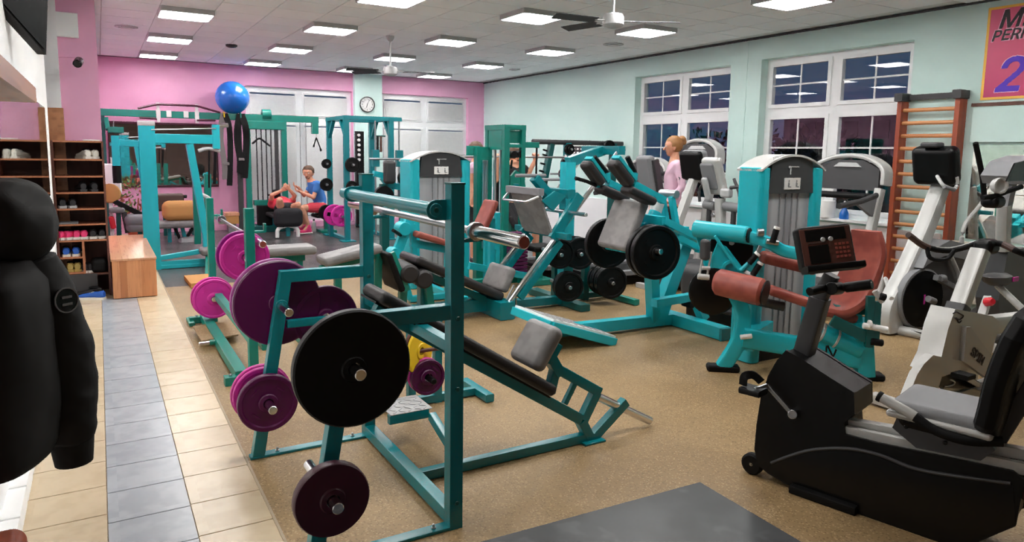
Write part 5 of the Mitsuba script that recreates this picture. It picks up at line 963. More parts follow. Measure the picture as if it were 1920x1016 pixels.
for dy in (-.06, .06): t.p('upright_strut', beam(A(4.262, 4.63, 1.2434)+A(0, dy, 0), A(4.3564, 4.63, .9022)+A(0, dy, 0), .045, .05, UY), M)
t.p('pivot', cyl(A(4.2854, 4.63, 1.2663)-UY*.1, A(4.2854, 4.63, 1.2663)+UY*.1, .035), 'steel'); t.p('gas_strut', cyl(A(4.1788, 4.63, 1.1987), A(4.0669, 4.63, .9153), .05, 16), 'silver'); t.p('strut_housing', cyl(A(4.1473, 4.63, 1.1069), A(4.0374, 4.63, .9074), .06, 16), M)
for k, dy in ((0, -.19), (1, .19)):
    o = A(0, dy, 0); q = (lambda x, y: PY(x, y, yH-.19)) if k == 0 else (lambda x, y: PY(x, y, yH+.19))
    if k == 0: a1, a2, s1, s2, g1, g2, l1, l2 = (1186, 345), (1244, 376), (1147, 303), (1180, 346), (1176, 294), (1190, 324), (1172, 354), (1222, 379)
    else: a1, a2, s1, s2, g1, g2, l1, l2 = (1139, 342), (1205, 374), (1096, 304), (1126, 345), (1114, 294), (1138, 324), (1122, 352), (1172, 373)
    t.p('shoulder_arm', beam(q(*a1), q(*a2), .06, .06, UY), M); sn = unit(np.cross(q(*s2)-q(*s1), UY)); sn = sn if sn[0] < 0 else -sn
    kk = t.p('shoulder_pad', pad(q(*s1), q(*s2), .13, .08, sn), 'char_vinyl', 'dark shoulder pad'); t.p('pad_plate', beam(q(*s1)-sn*.055, q(*s2)-sn*.055, .10, .03, sn), M, up=kk)
    t.p('lower_pad', pad(q(*l1), q(*l2), .15, .07, Z), 'char_vinyl', 'dark lower pad'); t.p('hand_grip', cyl(q(*g1), q(*g2), .021, 16), 'black_rubber', 'black hand grip'); t.p('grip_bracket', beam(q(*g2), q(*a1), .04, .05, UY), M)
ya_ = yH+.19; t.p('side_handle', [tube([A(3.6388, 4.82, 1.3334), A(3.5371, 4.82, 1.3702), A(3.4212, 4.82, 1.3976)], .015, 10, .02)], 'black_rubber'); t.p('side_handle_mount', beam(A(3.6388, 4.82, 1.3334), A(3.7643, 4.82, 1.323), .03, .03), M)
b0, b1 = A(3.9094, 4.48, 1.2146), A(3.7191, 4.48, .806); w2 = A(0, .19, 0); bn = unit(np.cross(b1-b0, UY)); bn = bn if bn[0] < 0 else -bn
t.p('back_pad', pad(b0+w2, b1+w2, .40, .085, bn), 'grey_vinyl', 'grey back pad'); t.p('back_plate', slab([b0-bn*.05+UY*.04, b0-bn*.05+UY*.34, b1-bn*.05+UY*.34, b1-bn*.05+UY*.04], bn, .02), M, smooth=False)
t.p('back_link', beam((b0+b1)/2+w2-bn*.05, A(4.3536, 4.63, .9498), .08, .08, UY), M)
ax, axf = A(3.8635, 4.3, .8165), A(3.8706, 4.93, .8155); t.p('plate_axle', cyl(A(3.8532, 4.22, .8319), axf+UY*.06, .024), 'chrome'); t.p('axle_hanger', beam(A(ax[0], yH+.17, ax[2]), A(4.1833, 4.63, 1.0035)+UY*.17, .06, .06, UX), M)
t.p('axle_hanger', beam(A(ax[0], yH-.17, ax[2]), A(4.1833, 4.63, 1.0035)-UY*.17, .06, .06, UX), M)
pn_ = unit(A(-.18, -1, 0))
plate(A(ax[0], 4.30, ax[2]), pn_, .222, .055, 'black_plate', 'large black plate on the near side of the hack squat axle', 'iron')
plate(A(ax[0]-.0, 4.36, ax[2]), pn_, .222, .05, 'black_plate', 'large black plate behind the outermost one on the near side of the hack squat', 'iron')
plate(axf, pn_, .222, .055, 'black_plate', 'large black plate on the far side of the hack squat behind its grey back pad', 'bumper')
# ------------------------------------------------------------------ bench with sloped pad and foam rolls in the middle
t = Thing('leg_curl_bench', 'adjustable bench with sloped light grey pad and dark foam rolls behind the nearest rack', 'bench'); M = 'green_paint'
yB = 6.0; s = lambda x, y: PY(x, y, yB); a, b = A(1.6007, 6, .6481), A(2.1175, 6, .7498); nb = A(0, 0, 1)
t.p('long_pad', pad(a, b, .30, .08, nb), 'grey_vinyl', 'light grey sloped pad'); t.p('pad_rail', beam(a-Z*.07, b-Z*.07, .06, .06), M); c, d = A(2.1471, 6, .7096), A(2.2814, 6, .3578)
t.p('angled_pad', pad(c, d, .42, .06, UX), 'black_rubber', 'dark angled pad'); t.p('pad_frame', beam(c+A(.04, -.15, 0), d+A(.05, -.15, 0), .06, .05, UY), M)
for px, py in ((757, 507), (783, 517)): c = s(px, py); t.p('foam_roll', cyl(c+A(-.02, -.22, 0), c+A(.02, .2, 0), .085, 22, .02), 'char_vinyl', 'dark foam roll')
t.p('roll_axle', [cyl(A(2.2873, 6, .4907)-UY*.1, A(2.5385, 6, .4872)-UY*.1, .02)], 'chrome'); xF = A(2.3383, 6, .3779)[0]
t.p('foot_post', beam(A(xF, yB, .05), A(2.3649, 6, .5147), .07, .07, UX), M); t.p('floor_beam', beam(A(a[0]+.05, yB, .04), A(xF+.3, yB, .04), .06, .06), M); t.p('rubber_foot', cyl(A(xF, yB-.12, 0), A(xF, yB-.12, .06), .06), 'black_rubber'); t.p('leg', [beam(A(a[0]+.15, yB, .03), a+A(.15, 0, -.05), .06, .06, UX), beam(A(b[0]-.02, yB, .03), b-Z*.06, .07, .07, UX), beam(A(2.5921, 6, .4329), A(A(2.5921, 6, .4329)[0]+.05, yB, .03), .07, .07, UX)], M)
t.p('foot', [beam(A(x, yB-.25, .03), A(x, yB+.25, .03), .06, .06) for x in (a[0]+.12, xF+.02)], M)
# ------------------------------------------------------------------ leg extension machine by the tower
YT = 3.63
tw = Fr(((4.33+5.02)/2-.03, YT), 0)
tower(tw, .74, .24, 1.62, 'bright teal weight tower with grey shield and pictogram card, nearest of its kind')
t = Thing('leg_extension', 'teal leg extension machine with brown rollers and brown seat before the nearest tower', 'gym machine'); M = 'teal_light'
F = Fr((3.95, 3.61), -38.5); v = lambda x, y, d=0.: F.V(x, y, d)
f0, f1 = A(3.9704, 3.6261, 0), A(4.7555, 3.0037, 0)
t.p('front_leg', beams(curve([A(4.0621, 3.6486, .599), A(4.0858, 3.5659, .4301), A(4.0445, 3.5604, .2329), A(f0[0], f0[1], .03)], 5), .11, .09, F.w, .02), M); t.p('rubber_foot', [rbox(A(f0[0], f0[1], .025), (.24, .10, .05), .02, F.u)], 'black_rubber')
t.p('rear_leg', beam(A(4.6923, 3.0196, .4419), A(f1[0], f1[1], .03), .12, .12, F.u), M); t.p('rubber_foot', rbox(A(f1[0], f1[1], .025), (.26, .12, .05), .02, F.u), 'black_rubber')
t.p('main_beam', beams(curve([A(4.0517, 3.5291, .272), A(4.1952, 3.4149, .2496), A(4.4609, 3.2036, .208), A(4.6943, 3.018, .1572)], 5), .10, .15, Z, .03), M); t.p('beam_cap', cyl(A(3.9939, 3.4984, .2863), A(4.0582, 3.4473, .2987), .018), 'white_plastic')
c0_, c1_ = A(4.4714, 3.1952, .3405), A(4.6961, 3.0165, .2249); t.p('cross_tube', cyl(c0_, c1_, .075, 22), M, 'round cross tube'); t.p('tube_band', [cyl(c0_+(c1_-c0_)*k, c0_+(c1_-c0_)*(k+.06), .078, 22) for k in (0., .35)], 'silver')
t.p('tower_link', beam(A(4.0769, 3.5091, .2414), A(tw.o[0]-.15, YT+.05, .25), .1, .14), M)
ra_, rb_2 = A(3.8489, 3.6265, .6926), A(3.985, 3.301, .6525)
t.p('roller_pad', cyl(ra_, rb_2, .098, 28, .025), 'brown_vinyl', 'large brown roller pad')
t.p('roller_end', cyl(rb_2, rb_2+unit(rb_2-ra_)*.012, .09, 28), 'black_plastic')
t.p('shin_pad', pad(A(4.1774, 3.4291, .6401), A(4.6635, 3.0425, .448), .12, .07, Z), 'brown_vinyl', 'long brown pad'); t.p('thigh_pad', pad(A(4.2786, 3.6042, .8545), A(4.5981, 3.3501, .7685), .16, .09, Z), 'brown_vinyl', 'brown thigh pad')
sp_ = [A(4.7688, 3.0864, 1.0815), A(4.7831, 3.0751, .9342), A(4.7532, 3.0989, .7562), A(4.7039, 3.1381, .607), A(4.6158, 3.2082, .518), A(4.4991, 3.301, .507)]
hw = [(.30, .05), (.38, .06), (.40, .07), (.42, .08), (.42, .085), (.38, .07)]
cp = curve(sp_, 6); ww = np.linspace(0, len(hw)-1, len(cp)); sec = [rrect(np.interp(x, range(len(hw)), [q[0] for q in hw]), np.interp(x, range(len(hw)), [q[1] for q in hw]), .034) for x in ww]
def sweep_fix(path, sec, side):
    """sweep with section x axis fixed along side"""
    V, Fc = [], []; p = np.asarray(path); n = len(sec[0])
    for i in range(len(p)):
        tt = unit(p[min(i+1, len(p)-1)]-p[max(i-1, 0)]); s_ = unit(side-tt*(side@tt)); u_ = np.cross(s_, tt)
        V.append(p[i]+sec[i][:, :1]*s_+sec[i][:, 1:]*u_)
    for i in range(len(p)-1):
        for e in range(n): g = (e+1) % n; Fc += [[i*n+e, (i+1)*n+g, i*n+g], [i*n+e, (i+1)*n+e, (i+1)*n+g]]
    V = np.vstack(V); q = len(V); V = np.vstack([V, p[:1], p[-1:]])
    for e in range(n): g = (e+1) % n; Fc += [[q, e, g], [q+1, (len(p)-1)*n+g, (len(p)-1)*n+e]]
    m = trimesh.Trimesh(V, Fc, process=False)
    if m.volume < 0: m.invert()
    return m
SD = unit(F.w*.9+F.u*-.3)
t.p('seat_shell', sweep_fix(cp, sec, SD), 'brown_vinyl', 'brown bucket seat')
t.p('seat_post', [beam(A(4.6443, 3.0578, .5371), A(4.6961, 3.0165, .2249), .08, .08, F.u), beam(A(4.5743, 3.1134, .5132), A(4.6301, 3.069, .2798), .06, .06, F.u)], M); t.p('seat_carriage', [beam(A(4.4328, 3.0727, .4585), A(4.6637, 2.889, .3194), .03, .08), beam(A(4.6226, 2.9216, .6424), A(4.6327, 2.9136, .2786), .05, .05, F.u), beam(A(4.6605, 2.8915, .6066), A(4.6637, 2.889, .3194), .04, .05, F.u)], 'dark_teal')
t.p('side_rail', tube([A(4.6244, 2.8947, .6851), A(4.655, 2.8703, .6301), A(4.67, 2.8584, .6083)], .02, 10, .03), 'silver'); t.p('side_knob', [cyl(A(4.6358, 2.8601, .6526), A(4.6636, 2.838, .643), .025), cyl(A(4.6236, 2.8953, .3229), A(4.6875, 2.8445, .3158), .025)], 'black_rubber'); t.p('adjust_handle', [cyl(A(4.5606, 2.9199, .4395), A(4.688, 2.8185, .4174), .022), cyl(A(4.5786, 2.8928, .4512), A(4.595, 2.8797, .4522), .03)], 'white_plastic')
a0, a1, a2_ = A(3.9292, 3.946, 1.045), A(4.09, 3.5625, 1.0257), A(4.3735, 3.2731, .9011)
t.p('upper_tube', [cyl(a0, a1, .065, 22, .01)], M, 'thick upper tube'); t.p('tube_cap', cyl(a1, a1+unit(a1-a0)*.012, .055, 22), 'black_plastic'); t.p('upper_arm', beams(curve([a1+A(0, .06, .0), A(4.2011, 3.4741, .9753), A(4.2915, 3.4022, .9203), a2_], 5), .08, .09, Z, .03), M); t.p('tower_brace', [beam(A(4.0972, 3.6845, 1.0162), A(tw.o[0]-.25, YT+.06, .95), .1, .1), beam(a0+A(.05, .0, -.02), A(4.0641, 3.9026, .7435), .07, .07, F.w)], M)
t.p('cam_plate', slab([A(3.9306, 3.7532, .8556), A(3.9569, 3.7323, .9573), A(4.0092, 3.6907, .9315), A(4.1154, 3.6062, .7637), A(4.0579, 3.652, .7002), A(3.9224, 3.7597, .6728)], F.w, .03), M, smooth=False); t.p('cam_bumper', rbox(A(3.8532, 3.7509, .9085), (.06, .08, .16), .028), 'dark_grey'); t.p('cam_rod', [cyl(A(3.843, 3.759, .8601), A(3.8275, 3.7713, .7066), .008), cyl(A(3.8899, 3.7217, .8942), A(3.8725, 3.7355, .717), .008), cyl(A(3.797, 3.7573, .7112), A(3.8634, 3.7045, .7066), .022), cyl(A(3.8186, 3.74, .7763), A(3.8667, 3.7018, .7747), .014)], 'silver')
t.p('pivot_ring', lathe(A(4.0253, 3.6523, .7631), F.w, [(.05, -.03), (.07, -.03), (.07, .03), (.05, .03), (.05, -.03)], 24), M); t.p('link_rod', [cyl(A(3.9251, 3.732, 1.0108), A(4.0434, 3.5868, .7598), .012), cyl(A(4.0341, 3.5687, .7632), A(4.0789, 3.533, .8209), .018)], M)
t.p('weight_disc', lathe(A(3.9585, 3.7566, .5887), -F.w, [(.17, 0), (.18, .012), (.18, .035), (.16, .045)], 32), 'black_gloss'); t.p('inner_disc', lathe(A(4.1893, 3.803, .908), -F.w, [(.16, 0), (.17, .01), (.17, .04), (.15, .05)], 32), 'black_plate'); t.p('inner_axle', cyl(A(4.1131, 3.7358, .9489), A(4.2181, 3.8312, .9323), .02), 'steel')
for p_, q_ in (((1404, 494), (1418, 478)), ((1411, 516), (1424, 496)), ((1448, 455), (1456, 430))): t.p('hand_grip', [cyl(v(*p_, -.02), v(*q_, -.02), .022, 16)], 'black_rubber', 'black grip'); t.p('grip_end', cyl(v(*q_, -.02), v(*q_, -.02)+unit(v(*q_, -.02)-v(*p_, -.02))*.02, .024, 16), 'white_plastic')
t.p('grip_mount', [beam(A(4.224, 3.4176, .9808), A(4.2011, 3.4741, .9753), .03, .03), cyl(A(4.1159, 3.5036, 1.0505), A(4.1508, 3.4758, 1.0519), .03), cyl(A(4.1496, 3.4512, .9923), A(4.2198, 3.3954, .9797), .02), beam(A(4.1018, 3.4893, .8885), A(4.1428, 3.495, .9483), .03, .03, F.w), beam(A(4.0879, 3.5003, .7382), A(4.0701, 3.5656, .7611), .03, .03, F.w)], 'steel'); t.p('knee_link', [cyl(A(4.2243, 3.4174, .5985), A(4.317, 3.3437, .6196), .02), cyl(A(4.1092, 3.56, .5503), A(4.3194, 3.3928, .5023), .035)], 'dark_grey')
t.p('seat_blue_block', bx(A(4.634, 3.0915, .5196), (.22, .16, .06), F.u, Z, ch=.02), 'dark_teal'); t.p('wire_basket', [tube([A(4.367, 3.1506, .2534), A(4.3791, 3.1409, .1834), A(4.431, 3.0996, .1715), A(4.4317, 3.0991, .2658)], .006, 8, .02), tube([A(4.4373, 3.0946, .2662), A(4.4702, 3.0685, .1823), A(4.4839, 3.0575, .2421)], .006, 8, .02)], 'black_rubber')
# ------------------------------------------------------------------ recumbent bike in the right foreground
t = Thing('recumbent_bike', 'black recumbent exercise bike with a slanted console in the right foreground', 'exercise bike')
F = Fr((2.78, 2.28), -75); v = lambda x, y, d=0.: F.V(x, y, d)
out = [(1475, 656), (1458, 675), (1442, 703), (1428, 745), (1420, 795), (1416, 842), (1424, 872), (1442, 887), (1490, 914), (1536, 941), (1600, 972), (1667, 1006), (1740, 1030), (1800, 1030), (1850, 1008), (1905, 985), (1922, 900), (1900, 882), (1728, 846), (1646, 829), (1585, 813), (1583, 792), (1604, 776), (1603, 735), (1556, 706), (1520, 682), (1496, 667)]
t.p('shroud', slab([v(*p) for p in out], F.w, .02), 'black_plastic', smooth=False)
sh_ = [v(*p)+F.w*.11 for p in out]; c_ = sum(sh_)/len(sh_); t.p('housing', slab([c_+(p-c_)*.985 for p in sh_], F.w, .20), 'black_plastic', smooth=False); t.p('shroud', slab([v(*p)+F.w*.22 for p in out], F.w, .02), 'black_plastic', smooth=False)
rl = curve([A(2.7877, 2.205, .1036), A(2.8101, 2.1214, .1676), A(2.8386, 2.0149, .2352), A(2.8782, 1.8674, .289), A(2.913, 1.7374, .3022), A(2.9569, 1.5735, .2885), A(3.0361, 1.2779, .3403)], 6); t.p('trim_ridge', tube(rl, .008, 8), 'dark_grey'); lp = curve([A(2.793, 2.2084, .09), A(2.8154, 2.1247, .1544), A(2.844, 2.0179, .2224), A(2.8836, 1.8701, .2766), A(2.9185, 1.7399, .2902), A(2.9625, 1.5757, .2768), A(3.044, 1.2717, .3367)], 4)
t.p('side_skirt', slab(lp+[A(3.0496, 1.2506, .1851), A(3.0261, 1.3385, .103), A(3.0036, 1.4222, .0202), A(2.9741, 1.5323, -.033), A(2.9345, 1.6801, -.0378), A(2.855, 1.977, .0042)], F.w, .014), 'black_gloss', smooth=False)
t.p('top_strip', sweep_fix([A(2.9324, 2.1364, .6214), A(2.9538, 2.0565, .5979), A(2.9704, 1.9945, .5609), A(2.9867, 1.9338, .5222)], [rrect(.13, .03, .01)]*4, F.w), 'silver', 'silver top strip')
m0, m1 = A(2.925, 2.1638, .6579), A(2.9399, 2.1082, .9369); t.p('mast', beam(m0, m1, .09, .085, F.u, .015), 'dark_grey', 'grey console mast'); t.p('mast_neck', beam(m1, A(2.9519, 2.0635, 1.054), .06, .07, F.u, .02), 'dark_grey')
cn = [A(2.8512, 2.2074, 1.2528), A(2.8154, 1.9161, 1.3101), A(2.8299, 1.8618, 1.1491), A(2.8682, 2.1439, 1.0705)]
# console tilted towards the saddle: built around its centre
cc = A(2.8475, 2.0279, 1.198); nz = unit(A(-.56, -.77, .30)); ex = unit(A(.81, -.59, 0)); ey = np.cross(nz, ex); ex = unit(ex*math.cos(.14)+ey*math.sin(.14)); ey = np.cross(nz, ex)
W_, H_ = .245, .205
t.p('console', [rbox(cc-nz*.035, (W_, H_, .07), .018, ex, nz)], 'black_plastic'); k = t.p('console_face', bx(cc+nz*.001, (W_*.9, H_*.86, .008), ex, nz, ch=.003), 'shelf_back', 'brown console face')
def cf(x, y, w, h_, m, part, lb=None): return t.p(part, bx(cc+nz*.006+ex*(x*W_)+ey*(y*H_), (w*W_, h_*H_, .006), ex, nz, ch=.001), m, lb)
cf(-.0, .27, .72, .26, 'black_gloss', 'display'); cf(-.16, -.16, .36, .40, 'black_gloss', 'display_small'); cf(-.16, .10, .34, .05, 'leather', 'status_bar')
for i in range(4):
    for j in range(4): cf(.16+.07*i, .03-.095*j, .045, .055, 'brown_vinyl', 'key')
for i in (0, 1): t.p('round_button', cyl(cc+nz*.006+ex*((-.06+.14*i)*W_)+ey*(.155*H_), cc+nz*.014+ex*((-.06+.14*i)*W_)+ey*(.155*H_), .011, 16), 'silver')
t.p('console_shelf', bx(cc-ey*H_*.5+nz*.03, (W_*1.02, .03, .10), ex, nz, ch=.008), 'black_plastic')
t.p('handlebar', [tube([A(2.7968, 2.0628, .986), A(2.9001, 2.0636, .9946), A(2.9593, 2.036, .9945), A(2.989, 2.0023, 1.0029), A(3.0151, 1.905, 1.03)], .020, 12, .05)], 'black_rubber'); t.p('handlebar_grip', cyl(A(2.986, 2.0135, .9987), A(3.0156, 1.9028, 1.0303), .024, 14), 'black_plastic'); t.p('handlebar_strip', beam(A(2.9789, 2.0015, 1.0115), A(3.006, 1.9001, 1.0414), .012, .006), 'silver'); t.p('bar_clamp', cyl(A(2.8995, 2.0272, .9985), A(2.988, 2.0447, .9905), .03), 'black_plastic')
t.p('crank', beam(A(2.7349, 2.2165, .5052), A(2.7864, 2.1015, .3875), .022, .014, F.w), 'steel'); t.p('crank_hub', cyl(A(2.7778, 2.095, .3913), A(2.8209, 2.1275, .3725), .022), 'steel'); kk = t.p('pedal', bx(A(2.6582, 2.2325, .486), (.10, .10, .03), F.u, unit(Z+F.u*.6), ch=.008), 'black_plastic'); t.p('pedal_axle', cyl(A(2.7349, 2.2165, .5052), A(2.6517, 2.218, .4968), .01), 'steel', up=kk); t.p('pedal_strap', sweep(curve([A(2.6277, 2.2688, .5064), A(2.6292, 2.2634, .5502), A(2.657, 2.2369, .5615), A(2.6854, 2.2082, .5313)], 5), rrect(.04, .006, .002), F.w), 'black_rubber', up=kk)
for d_ in (.02, .20): t.p('transport_wheel', lathe(A(*(A(2.771, 2.3136, .0662)[:2]), .055)+F.w*(d_-.02), F.w, [(.012, 0), (.045, 0), (.055, .008), (.055, .032), (.045, .04), (.012, .04)], 26), 'black_rubber')
t.p('wheel_axle', cyl(A(*(A(2.771, 2.3136, .0662)[:2]), .055)-F.w*.0, A(*(A(2.771, 2.3136, .0662)[:2]), .055)+F.w*.24, .012), 'steel'); t.p('wheel_arm', [beam(A(*(A(2.771, 2.3136, .0662)[:2]), .06)+F.w*.06, A(2.8512, 2.2463, .1237), .05, .05), beam(A(*(A(2.771, 2.3136, .0662)[:2]), .06)+F.w*.17, A(2.9452, 2.3203, .075), .05, .05)], 'black_plastic')
ru = A(2.8825, 1.8975, .4242); rd_ = unit(A(2.9484, 1.6515, .4488)-A(2.8921, 1.8618, .4272)); 
t.p('seat_rail', [beam(A(2.9433, 1.9412, .3775), A(2.9433, 1.9412, .3775)+rd_*1.1, .05, .045), beam(A(3.0136, 1.9876, .3482), A(3.0136, 1.9876, .3482)+rd_*1.1, .05, .045)], 'silver', 'silver seat rail'); t.p('rail_skirt', beam(A(2.9024, 1.9003, .3559), A(2.9024, 1.9003, .3559)+unit(A(2.9498, 1.6464, .3808)-A(2.8932, 1.8575, .3656))*1.05, .03, .05), 'silver')
t.p('seat_bracket', slab([A(2.908, 1.6864, .4512), A(2.9119, 1.6719, .5034), A(2.9212, 1.6372, .523), A(2.944, 1.5518, .5038), A(3.0004, 1.3417, .4857), A(3.0044, 1.3266, .4686), A(2.9927, 1.3703, .4095), A(2.9539, 1.5151, .3972), A(2.9334, 1.5916, .3907)], F.w, .03), 'dark_grey', smooth=False)
t.p('bracket_bolt', [cyl(A(2.8982, 1.6263, .4744), A(2.9117, 1.6338, .4692), .009), cyl(A(2.9362, 1.4844, .4494), A(2.9499, 1.4913, .444), .009)], 'black_gloss')
hb_ = curve([A(2.8306, 1.7048, .5897), A(2.8612, 1.5905, .5495), A(2.8834, 1.5075, .5081), A(2.922, 1.4024, .4942), A(2.9905, 1.3011, .5118)], 6); t.p('side_handle', tube(hb_[6:], .020, 12), 'black_rubber'); t.p('side_grip', tube(hb_[:8], .021, 14), 'silver', 'chrome pulse grip'); t.p('grip_cap', cyl(hb_[0]-unit(hb_[1]-hb_[0])*.015, hb_[0]+unit(hb_[1]-hb_[0])*.004, .023, 14), 'black_rubber')
t.p('seat_base', rbox(A(3.0703, 1.5444, .5065), (.34, .30, .10), .045, F.u, unit(Z+F.u*-.05)), 'black_plastic'); t.p('seat_cushion', rbox(A(3.0668, 1.5574, .5499), (.36, .34, .075), .035, F.u, unit(Z+F.u*-.08)), 'mid_grey', 'grey seat cushion'); t.p('seat_rim', rbox(A(3.0688, 1.5497, .5261), (.385, .37, .03), .014, F.u, unit(Z+F.u*-.05)), 'silver')
bb_ = [A(3.1088, 1.4007, .5147), A(3.1133, 1.3837, .6104), A(3.1177, 1.3673, .7488), A(3.1247, 1.3412, .8866), A(3.1333, 1.3091, 1.0007)]; cpb = curve(bb_, 5); sec = [rrect(w_2, .085, .038) for w_2 in np.interp(np.linspace(0, 1, len(cpb)), [0, .15, .5, .85, 1], [.30, .42, .46, .44, .30])]
t.p('backrest', sweep_fix(cpb, sec, F.w), 'black_rubber', 'black backrest'); t.p('backrest_post', beam(A(3.1334, 1.386, .4466), A(3.144, 1.3467, .7508)+F.u*.07, .06, .05, F.w), 'dark_grey'); t.p('rear_leg', [beam(A(3.1528, 1.3136, .3569), A(*(A(3.0586, 1.2403, .2322)[:2]+F.u[:2]*.30), .05), .08, .1, F.w), beam(A(*(A(3.0586, 1.2403, .2322)[:2]+F.u[:2]*.30), .03)-F.w*.2, A(*(A(3.0586, 1.2403, .2322)[:2]+F.u[:2]*.30), .03)+F.w*.35, .07, .06)], 'leather'); t.p('floor_pad', [bx(A(*A(2.9633, 1.9821, -.0518)[:2], .02), (.3, .3, .04), F.u, Z, ch=.008)], 'black_rubber')
# ------------------------------------------------------------------ silver spin bike behind it
t = Thing('spin_bike', 'silver and white spin bike with black handlebars behind the recumbent bike', 'exercise bike'); yS = 2.38; s = lambda x, y, d=0.: PY(x, y, yS+d)
hd = [A(5.0285, 2.38, 1.0092), A(4.7448, 2.38, .5743), A(4.6933, 2.38, .5098)]
t.p('head_post', beam(A(4.9086, 2.38, 1.0161), A(4.7082, 2.38, .6411), .09, .11, UY, .025), 'silver'); t.p('post_collar', beam(A(4.7148, 2.38, .6753), A(4.691, 2.38, .6324), .10, .125, UY, .02), 'dark_grey')
t.p('fork', [slab([s(x, y) for x, y in ((1768, 575), (1838, 588), (1852, 600), (1836, 660), (1802, 682), (1772, 690), (1745, 700), (1728, 692), (1742, 664), (1755, 610))], UY, .15), slab([s(x, y, .06) for x, y in ((1742, 664), (1802, 676), (1790, 690), (1760, 700), (1745, 745), (1700, 755), (1692, 750), (1712, 700), (1725, 680))], UY, .05), slab([s(x, y, -.06) for x, y in ((1742, 664), (1802, 676), (1790, 690), (1760, 700), (1745, 745), (1700, 755), (1692, 750), (1712, 700), (1725, 680))], UY, .05)], 'silver', 'silver fork and front shell')
t.p('side_fin', slab([s(x, y, -.09) for x, y in ((1808, 612), (1815, 612), (1860, 672), (1846, 708), (1802, 676))], UY, .03), 'light_grey', smooth=False)
lt = text3('SPIN', .055, A(4.6879, 2.272, .3836), unit(A(4.9266, 2.272, .2376)-A(4.6675, 2.272, .3933)), unit(np.cross(UY, unit(A(5.1608, 2.38, .1728)-A(4.8894, 2.38, .3359))))*-1, .003, True); t.p('lettering', lt, 'ink_black', smooth=False)
ec = A(4.5734, 2.302, .63); t.p('emblem', [tube([A(4.4985, 2.3, .6584), A(4.5327, 2.3, .6683), A(4.6303, 2.3, .6312), A(4.5854, 2.3, .6088), A(4.5214, 2.3, .6291)], .004, 6, .02), tube([A(4.5398, 2.3, .6272), A(4.5766, 2.3, .5893), A(4.6046, 2.3, .6033)], .004, 6, .01)], 'ink_black', smooth=False)
wc = A(4.7782, 2.38, .0882); t.p('flywheel', lathe(A(wc[0]+.03, yS-.02, .24), UY, [(.05, 0), (.2, 0), (.225, .008), (.225, .032), (.2, .04), (.05, .04)], 44), 'steel'); t.p('wheel_cover', slab([s(x, y, -.05) for x, y in ((1760, 700), (1800, 695), (1840, 720), (1810, 728), (1748, 725))], UY, .03), 'black_gloss', smooth=False); t.p('cover_swoosh', tube(curve([A(4.5065, 2.31, .1885), A(4.5918, 2.31, .1855), A(4.6133, 2.31, .2031), A(4.5607, 2.31, .2251)], 4), .005, 8), 'silver')
t.p('main_beam', beam(A(4.9913, 2.4, .4998), A(5.9525, 2.4, .4556), .10, .13, Z, .03), 'silver'); t.p('down_beam', beam(A(5.6354, 2.4, .4738), A(6.3453, 2.4, -.1511), .09, .1, UY, .03), 'silver'); t.p('front_foot', beam(A(A(4.2965, 2.38, .0806)[0]+.02, yS-.28, .045), A(A(4.2965, 2.38, .0806)[0]+.02, yS+.28, .045), .08, .06), 'silver'); t.p('foot_link', beam(A(A(4.2965, 2.38, .0806)[0]+.02, yS, .05), A(wc[0]+.7, yS, .08), .08, .08), 'silver'); t.p('fork_foot', beam(A(4.2504, 2.38, .1227), A(A(4.2965, 2.38, .0806)[0]+.02, yS, .05), .2, .06, UY), 'silver')
t.p('rear_foot', beam(A(A(6.3029, 2.38, -.1806)[0], yS-.28, .045), A(A(6.3029, 2.38, -.1806)[0], yS+.28, .045), .08, .06), 'silver'); t.p('rear_link', beam(A(wc[0]+.65, yS, .08), A(A(6.3029, 2.38, -.1806)[0], yS, .06), .08, .08), 'silver'); t.p('down_link', beam(A(6.3453, 2.4, -.1511), A(A(6.3029, 2.38, -.1806)[0], yS, .05), .08, .08, UX), 'silver')
t.p('pedal_arm', beam(A(4.5595, 2.24, .2697), A(4.84, 2.26, .1508), .03, .02, UY), 'light_grey'); t.p('pedal', bx(A(4.4429, 2.18, .3078), (.09, .1, .03), ch=.006), 'black_rubber'); t.p('crank_hub', cyl(A(4.7972, 2.24, .1637), A(5.1399, 2.4, .0611), .03), 'steel')
def mir_y(P, y0): return [A(p[0], 2*y0-p[1], p[2]) for p in P]
yb = yS+.02
grip = curve([A(4.9711, 2.4, 1.0733), A(5.0347, 2.52, 1.02), A(4.9677, 2.62, .982), A(4.8137, 2.68, 1.0123), A(4.6362, 2.7, 1.0982)], 6)
grip2 = curve([A(4.9711, 2.4, 1.0733), A(5.0105, 2.3, 1.0622), A(5.0106, 2.22, 1.0307), A(5.0615, 2.18, 1.0056)], 6)
for g_ in (grip, grip2): t.p('handlebar', tube(g_, .019, 12), 'black_rubber', 'black handlebar')
t.p('handlebar_tape', [tube(grip[-8:], .021, 10), tube(grip2[6:12], .021, 10)], 'leather'); t.p('bar_stem', rbox(A(4.9828, 2.38, 1.04), (.14, .12, .10), .04), 'black_plastic'); g3 = curve([A(4.9507, 2.56, .9979), A(4.9017, 2.58, .9328), A(4.818, 2.64, .9371), A(4.816, 2.67, 1.0061)], 5); t.p('inner_handle', tube(g3, .014, 10), 'black_rubber')
t.p('strip', tube([q + Z*.018 for q in grip[3:16]], .006, 6), 'silver')
